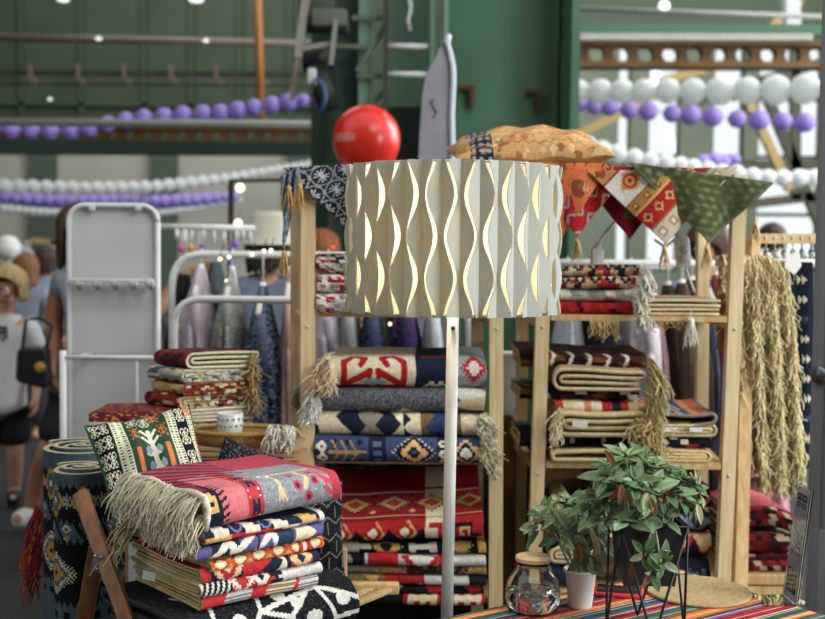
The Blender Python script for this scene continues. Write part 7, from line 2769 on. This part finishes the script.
def leaf(mb, base, d, up, L, W, c1, c2, bend=.35, under=None):
    """one pointed oval leaf with a pale midrib band"""
    d, up = Vector(d).normalized(), Vector(up)
    s = d.cross(up)
    s = s.normalized() if s.length > 1e-5 else Vector((1, 0, 0))
    u = s.cross(d).normalized()
    n, m = 9, 6
    G = np.zeros((n, m + 1, 3))
    for i in range(n):
        f = i / (n - 1)
        w = W / 2 * (math.sin(PI * f ** .8) ** .8 if 0 < f < 1 else .02) * (1 - .15 * f)
        ang = bend * f
        c = Vector(base) + d * (L * f * math.cos(ang * .6)) - u * (L * f * math.sin(ang) * .7)
        for j in range(m + 1):
            q_ = j / m * 2 - 1
            G[i, j] = c + s * w * q_ + u * (abs(q_) * w * .3 + .0006 * math.sin(f * 20))
    cols = np.zeros((n - 1, m, 3))
    a, b = K(c1), K(c2)
    for i in range(n - 1):
        for j in range(m):
            k_ = [0, .55, .15, .15, .55, 0][j]
            cols[i, j] = a * (1 - k_) + b * k_
    mb.sheet(G, .0007, cols, under if under is not None else cols * .75, cols[0, 0])


def whorl(mb, p, n, L, rng, d=(0, -.3, 1), flat=.5, cols=None, spread=1.0):
    d = Vector(d).normalized()
    x = d.orthogonal().normalized()
    y = d.cross(x)
    a0 = rng.uniform(0, 6.28)
    for k in range(n):
        a = a0 + 2 * PI * k / n + rng.gauss(0, .25)
        dd = (x * math.cos(a) + y * math.sin(a)) * spread + d * (flat + rng.gauss(0, .18))
        l_ = L * rng.uniform(.75, 1.15)
        c = rng.random()
        if c < .025:
            c1, c2 = '#7d5638', '#94694a'
        elif c < .4:
            c1, c2 = '#4a6b45', '#7f9b73'
        else:
            c1, c2 = '#78946c', '#bccbab'
        if cols:
            c1, c2 = cols
        leaf(mb, Vector(p) + dd.normalized() * .006, dd, d, l_, l_ * rng.uniform(.48, .57), c1, c2, rng.uniform(.1, .5), K('#5f7452') if rng.random() < .2 else None)


STEM = mat('pale green stem', '#93a172', .6)


def plant_part(t, roots, tips, seed, L, n=5, lean=.0):
    """stems from the pot to each tip, with leaf whorls along and at the end"""
    rng = random.Random(seed)
    st, fo = MB(), MB()
    for tip, up in tips:
        tip = Vector(tip)
        r0 = min(roots, key=lambda r: (Vector(r) - tip).length + rng.random() * .02)
        r0 = Vector(r0)
        mid_ = r0.lerp(tip, .55) + Vector((rng.gauss(0, .006), rng.gauss(0, .006), .03 if up[2] > -.2 else .05))
        pts = [r0 * (1 - f) ** 2 + mid_ * 2 * f * (1 - f) + tip * f * f for f in np.linspace(0, 1, 9)]
        st.tube(pts, [.0026 - .0011 * i / 8 for i in range(9)], 6)
        whorl(fo, tip, n, L, rng, up, .45)
        if rng.random() < .8:
            whorl(fo, pts[6], 3, L * .85, rng, (pts[7] - pts[5]), .3)
        whorl(fo, tip + Vector(up).normalized() * .006, 3, L * .5, rng, up, 1.0)
    obj('stems', st, STEM, t)
    obj('foliage', fo, LEAF, t, yarn=True)


Yp_ = 2.1
kp = Yp_ / F
fl, frr = P(622, 527.5, Yp_ - .055), P(686, 525, Yp_ - .055)
zt2 = (fl.z + frr.z) / 2
w_ = frr.x - fl.x
bl_, br_ = P(624, 586, Yp_ - .045), P(675, 586, Yp_ - .045)
zb2 = bl_.z
dp = w_
t = thing('potted_plant', 'leafy grey green plant in a black angular planter', 'plant', ((fl.x + frr.x) / 2, Yp_, zb2))
top = [Vector((fl.x, Yp_ - .055, zt2)), Vector((frr.x, Yp_ - .055, zt2)), Vector((frr.x, Yp_ - .055 + dp, zt2)), Vector((fl.x, Yp_ - .055 + dp, zt2))]
bot = [Vector((bl_.x, Yp_ - .045, zb2)), Vector((br_.x, Yp_ - .045, zb2)), Vector((br_.x, Yp_ - .065 + dp, zb2)), Vector((bl_.x, Yp_ - .065 + dp, zb2))]
ctr = sum(top, Vector()) / 4
it = [ctr + (p - ctr) * .94 for p in top]
itb = [p - Vector((0, 0, .018)) for p in it]
g = MB().add([p[:] for p in top + bot + it + itb], [(0, 4, 5, 1), (1, 5, 6, 2), (2, 6, 7, 3), (3, 7, 4, 0), (7, 6, 5, 4), (0, 1, 9, 8), (1, 2, 10, 9), (2, 3, 11, 10), (3, 0, 8, 11), (8, 9, 13, 12), (9, 10, 14, 13), (10, 11, 15, 14), (11, 8, 12, 15)])
BLKP = mat('black planter', '#1b1d20', .5, noise=(30, .9, 1.1))
obj('planter', g, BLKP, t, smooth=False)
obj('soil', MB().box(ctr - Vector((0, 0, .016)), (w_ * .93, dp * .93, .008)), mat('soil', '#2b2119', .95, noise=(80, .5, 1.5), bump=.5), t, smooth=False)
roots = [ctr + Vector((x, y, -.01)) for x in (-.035, 0, .035) for y in (-.035, 0, .03)]
tips = []
for px_, py_, dy, up in ((626, 458, 0, (0, -.2, 1)), (612, 470, .01, (-.3, -.2, 1)), (642, 462, .02, (.1, -.2, 1)), (655, 470, .0, (.2, -.2, 1)), (670, 478, .02, (.3, -.2, .9)), (684, 484, .0, (.5, -.2, .8)), (694, 490, .02, (.8, -.2, .5)),
                         (618, 488, -.03, (-.4, -.5, .8)), (634, 484, -.04, (0, -.6, .8)), (650, 490, -.05, (.1, -.7, .7)), (666, 494, -.04, (.2, -.6, .7)), (680, 500, -.03, (.5, -.5, .6)), (603, 496, .0, (-.7, -.4, .6)), 
                         (598, 512, .0, (-.8, -.4, .3)), (620, 470, .05, (-.1, .2, 1)), (640, 474, .05, (.1, .2, 1)), (660, 486, .04, (.2, .2, .9)), (590, 506, .03, (-.9, -.2, .5)), 
                         (626, 521, -.05, (-.2, -.6, .7)), (643, 519, -.05, (0, -.6, .7)), (664, 520, -.05, (.2, -.6, .7)), (606, 518, -.02, (-.6, -.5, .5)), (651, 478, -.01, (.1, -.4, .9)), (608, 480, -.02, (-.5, -.4, .8)), (690, 502, -.0, (.8, -.3, .1))):
    tips.append((P(px_, py_, Yp_ + dy), up))
plant_part(t, roots, tips, 3, .047, 4)
plant_part(t, [ctr + Vector((0, -.05, .0)), ctr + Vector((.03, -.05, 0))], [(P(645, 556, Yp_ - .085), (-.1, -.8, .3)), (P(660, 562, Yp_ - .085), (.3, -.8, .2)), (P(651, 572, Yp_ - .085), (.1, -.8, 0))], 9, .034, 4)
for px_, py_, a in ((697, 512, (.2, -.3, -1)), (632, 572, (-.1, -.3, -1)), (622, 492, (-.2, -.5, -.8)), (650, 505, (.2, -.5, -.8)), (614, 472, (-.4, -.4, .6))):
    g = MB()
    leaf(g, P(px_, py_ - 8, Yp_ - .07), a, (0, -1, .3), .038, .013, *(('#c9c49a', '#d6d2ac') if px_ == 697 else ('#6a4028', '#80543a')), .2)
    obj('withered_leaf', g, LEAF, t, yarn=True, label='pale yellow withered leaf' if px_ == 697 else 'brown withered leaf')

# wire stand
t = thing('wire_stand', 'black wire stand of triangles holding the angular planter', 'plant stand', (ctr.x, ctr.y, ZC))
WIRE = mat('black wire', '#17181a', .4)
e = .004
tc_ = [ctr + (p - ctr) * 1.05 for p in top]
obj('ring', MB().tube(tc_ + [tc_[0]], .0026, 8), WIRE, t)
for i in range(4):
    a, b = tc_[i], tc_[(i + 1) % 4]
    mid_ = (a + b) / 2
    out = Vector((mid_.x - ctr.x, mid_.y - ctr.y, 0)).normalized()
    ft = Vector((mid_.x, mid_.y, ZC + .003)) + out * .012
    obj('leg', MB().tube([a, ft + (a - ft).normalized() * .004, ft, ft + (b - ft).normalized() * .004, b], .0026, 8), WIRE, t)

# cup with cutting
cb_ = PZ(580, 606, ZC)
kc_ = cb_.y / F
t = thing('potted_plant', 'small leafy cutting in a white paper cup beside the glass jar', 'plant', cb_)
obj('cup', MB().lathe([(r * kc_, z_ * kc_) for r, z_ in [(.01, 0), (11.6, 0), (12, 1), (15.8, 36), (17, 36.3), (17.4, 37.5), (17, 38.8), (16, 38.8), (15, 37.6), (11.4, 3), (.01, 3)]], 40, cb_), mat('white paper cup', '#e8e7e1', .6), t)
obj('soil', MB().lathe([(.001, 30 * kc_), (14.2 * kc_, 30 * kc_), (14.2 * kc_, 31 * kc_), (.001, 32 * kc_)], 24, cb_), mat('soil', '#2b2119', .95), t)
roots = [cb_ + Vector((x, y, 31 * kc_)) for x in (-.012, 0, .012) for y in (-.01, .01)]
tips = []
for px_, py_, dy, up in ((552, 518, 0, (-.4, -.3, .8)), (541, 528, -.01, (-.8, -.4, .4)), (566, 510, .02, (-.2, -.2, 1)), (580, 520, -.02, (0, -.6, .8)), (592, 528, -.02, (.3, -.6, .6)), (574, 533, -.05, (-.1, -.9, .3)), (560, 536, -.03, (-.5, -.7, .3)), (600, 520, .02, (.5, -.2, .8)), (572, 505, .04, (-.1, 0, 1)),
                         (590, 508, .04, (.2, 0, 1)), (583, 553, -.05, (.1, -.8, -.2)), (598, 541, -.03, (.6, -.6, .1)), (546, 516, .03, (-.6, -.1, .8))):
    tips.append((P(px_, py_, cb_.y + dy), up))
plant_part(t, roots, tips, 5, .054, 4)
g = MB()
leaf(g, P(590, 527, 2.16), (.35, -.3, -.9), (0, -1, .3), .062, .013, '#c9c39c', '#dad5b4', .2)
obj('withered_leaf', g, LEAF, t, yarn=True, label='pale yellow withered leaf')
g = MB()
leaf(g, P(578, 543, 2.16), (.15, -.3, -.9), (0, -1, .3), .04, .016, '#7d5a3c', '#8f6a48', .2)
obj('withered_leaf', g, LEAF, t, yarn=True, label='brown withered leaf')

# ---- phone
c = PZ(619, 594, ZC)
t = thing('phone', 'phone in a bright red case lying behind the planter', 'phone', c)
Rz = Matrix.Rotation(math.radians(-12), 3, 'Z')
obj('case', MB().box(c + Vector((0, 0, .005)), (.1, .062, .009), Rz, bev=.004), mat('red case', '#d23a44', .45), t, smooth='auto')
obj('screen', MB().box(c + Vector((0, 0, .0102)), (.09, .052, .0016), Rz, bev=.0007), mat('dark screen', '#2a1f22', .12, spec=.7), t, smooth='auto')

# ---- round placemat
c = PZ(698, 592.5, ZC)
rm = 53 * c.y / F
prof = [(.001, .0055)]
nr = 13
for i in range(nr):
    for f in (.15, .5, .85):
        prof.append((rm * (i + f) / nr, .0045 + .0018 * math.sin(PI * f)))
prof += [(rm, .003), (rm * .99, 0), (.001, 0)]
g = MB().lathe(prof, 72, c + Vector((0, 0, .0008)), K('#b09a72'))
obj('placemat', g, STRAW, None, 'round woven straw placemat on the striped cloth', 'placemat', yarn=True)

# ---- acrylic sign holder
ACR = glass('acrylic', '#f4f8fa', .02, 1.49)
n0, f0_ = PZ(797, 606.5, ZC), PZ(786, 597, ZC)
hgt = .232
lean = Vector((.025, .0, 0))
t = thing('sign_holder', 'clear acrylic sign holder with a printed sheet at the corner of the striped cloth', 'sign', n0)
dv_ = (f0_ - n0).normalized()
wd = .072
f0_ = n0 + dv_ * wd
nrm = dv_.cross(Vector((0, 0, 1))).normalized()
if nrm.x > 0:
    nrm = -nrm
upv = (Vector((0, 0, hgt)) + lean)


def slab(o, a, b, c_):
    vs = [o + a * i + b * j + c_ * l_ for i in (0, 1) for j in (0, 1) for l_ in (0, 1)]
    return MB().add([v[:] for v in vs], [(0, 1, 3, 2), (4, 6, 7, 5), (0, 4, 5, 1), (2, 3, 7, 6), (0, 2, 6, 4), (1, 5, 7, 3)])


obj('panel', slab(n0 + Vector((0, 0, .002)), dv_ * wd, upv, -nrm * .002), ACR, t, smooth=False)
obj('panel', slab(n0 + Vector((0, 0, .002)) + nrm * .0045, dv_ * wd, upv, -nrm * .002), ACR, t, smooth=False)
obj('foot', slab(n0 + Vector((0, 0, .0005)) + nrm * .065, dv_ * wd, -nrm * .09, Vector((0, 0, .0018))), ACR, t, smooth=False)


def p_sheet(cv):
    cv.C[:] = K('#b9bfc9')
    S, T = cv.S, cv.T
    D_ = '#1f2533'
    rg = np.random.default_rng(4)
    for y0, x0_, w_, h_ in ((.205, .02, .03, .014), (.205, .058, .03, .014), (.188, .02, .03, .01), (.188, .06, .028, .01)):
        cv.rect(y0, x0_ + w_ / 2, h_ / 2, w_ / 2, D_)
        cv.rect(y0, x0_ + w_ / 2, h_ / 5, w_ / 3.2, '#b9bfc9')
    cv.bandT(-1, .008, '#d8dce2')
    for k in range(6):
        cv.seg((.09 + .012 * k, .02), (.105 + .012 * k, .085), .0012, '#6f7788')
    cv.seg((.1, .02), (.15, .08), .002, '#5a6273').seg((.13, .015), (.09, .08), .002, '#5a6273')
    for k in range(3):
        y = .045 - k * .014
        for j in range(5):
            w_ = .004 + .004 * rg.random()
            cv.rect(y + .004, .02 + j * .016, .012 * (1 if k == 0 else .6), w_, '#2a3040')
    cv.rect(.06, .05, .002, .03, '#4a5264')
    cv.mottle(.06)


nS, nT = 100, 50
G = np.zeros((nS, nT, 3))
for i in range(nS):
    for j in range(nT):
        p = n0 + Vector((0, 0, .004)) + nrm * .0012 + dv_ * (wd * (.02 + .96 * j / (nT - 1))) + upv * (.98 * i / (nS - 1))
        G[i, j] = p
gr = grid_cv(np.linspace(0, .225, nS), np.linspace(0, .098, nT), p_sheet)
mb = MB()
nn_ = np.cross(G[1, 0] - G[0, 0], G[0, 1] - G[0, 0])
if np.dot(nn_, np.array(nrm[:])) < 0:
    mb.sheet(G[:, ::-1], .0004, gr[:, ::-1], K('#d8d8d4'), K('#e6e4de'))
else:
    mb.sheet(G, .0004, gr, K('#d8d8d4'), K('#e6e4de'))
obj('printed_sheet', mb, mat('x', '#fff') if False else FINE, t, yarn=True, smooth=False)

# ---- grey panelled door at the right edge
dl0 = P(820, 300, 2.72)
dd_ = Vector((.62, -.78, 0)).normalized()
GD = mat('grey door paint', '#7d8086', .45, noise=(3, .95, 1.04))
nd = Vector((-dd_.y, dd_.x, 0))
if nd.x > 0:
    nd = -nd
Wd, Hd = .5, 2.35
Rm2 = Matrix((dd_, nd, Vector((0, 0, 1)))).transposed()
mid_ = Vector((dl0.x, dl0.y, 0)) + dd_ * Wd / 2
d_ = struct('door_1', MB().box(mid_ + Vector((0, 0, Hd / 2)), (Wd, .035, Hd), Rm2, bev=.003), GD)
st_w = .03
for a, b, z0, z1 in ((0, st_w, 0, Hd), (Wd - st_w, Wd, 0, Hd), (st_w, Wd - st_w, 0, .8), (st_w, Wd - st_w, Hd - .15, Hd)):
    obj('stile', MB().box(Vector((dl0.x, dl0.y, (z0 + z1) / 2)) + dd_ * (a + b) / 2 + nd * .0225, (b - a, .01, z1 - z0), Rm2, bev=.002), GD, d_, smooth='auto')
pk = P(824, 374, 2.72)
q_ = Vector((dl0.x, dl0.y, pk.z)) + dd_ * .024 + nd * .028
o = obj('lock', MB().tube([q_, q_ + nd * .012], .017, 24), mat('dark lock', '#5a5d64', .3, .6), d_)
obj('lock_ring', MB().tube([q_, q_ + nd * .008], .022, 24), mat('steel ring', '#8f939a', .3, .8), o)
# ============================================================ LIGHT AND VIEW
w = bpy.data.worlds.new('overcast sky')
sc.world = w
w.use_nodes = True
nt = w.node_tree
bg = nt.nodes['Background']
bg.inputs['Color'].default_value = (.93, .97, 1.0, 1)
bg.inputs['Strength'].default_value = 1.2


def area(name, loc, target, size, power, col):
    l = bpy.data.lights.new(name, 'AREA')
    l.shape = 'RECTANGLE'
    l.size, l.size_y = size
    l.energy = power
    l.color = col
    o = bpy.data.objects.new(name, l)
    C.objects.link(o)
    o.location = loc
    o.rotation_euler = (Vector(target) - Vector(loc)).to_track_quat('-Z', 'Y').to_euler()
    return o


area('assumed_top_light', (3.2, .6, 5.2), (.2, 3.0, 0.9), (3.2, 2.4), 185, (1.0, .985, .96))  # assumed daylight from above right; no roof opening is built for it
area('assumed_side_light', (4.8, .3, 2.1), (.2, 2.5, 1.3), (2.2, 2.0), 230, (.9, .96, 1.0))
area('hall_fill_light', (8, 9, 5), (0, 8, 1.5), (5, 6), 900, (.96, .98, 1.0))  # added lamp on the open right side of the hall, no windows behind it
sc.view_settings.view_transform = 'Standard'
sc.view_settings.look = 'None'
sc.view_settings.gamma = 1
sc.view_settings.use_curve_mapping = False
sc.view_settings.exposure = 0
sc.cycles.use_denoising = True
area('roof_fill_light', (3, 14, 10.8), (5, 18, 2), (22, 6), 2900, (.97, .99, 1.0))  # added lamp below the closed ceiling, brightens the far end of the hall
sc.cycles.max_bounces = 16
sc.cycles.transmission_bounces = 16
sc.cycles.transparent_max_bounces = 8
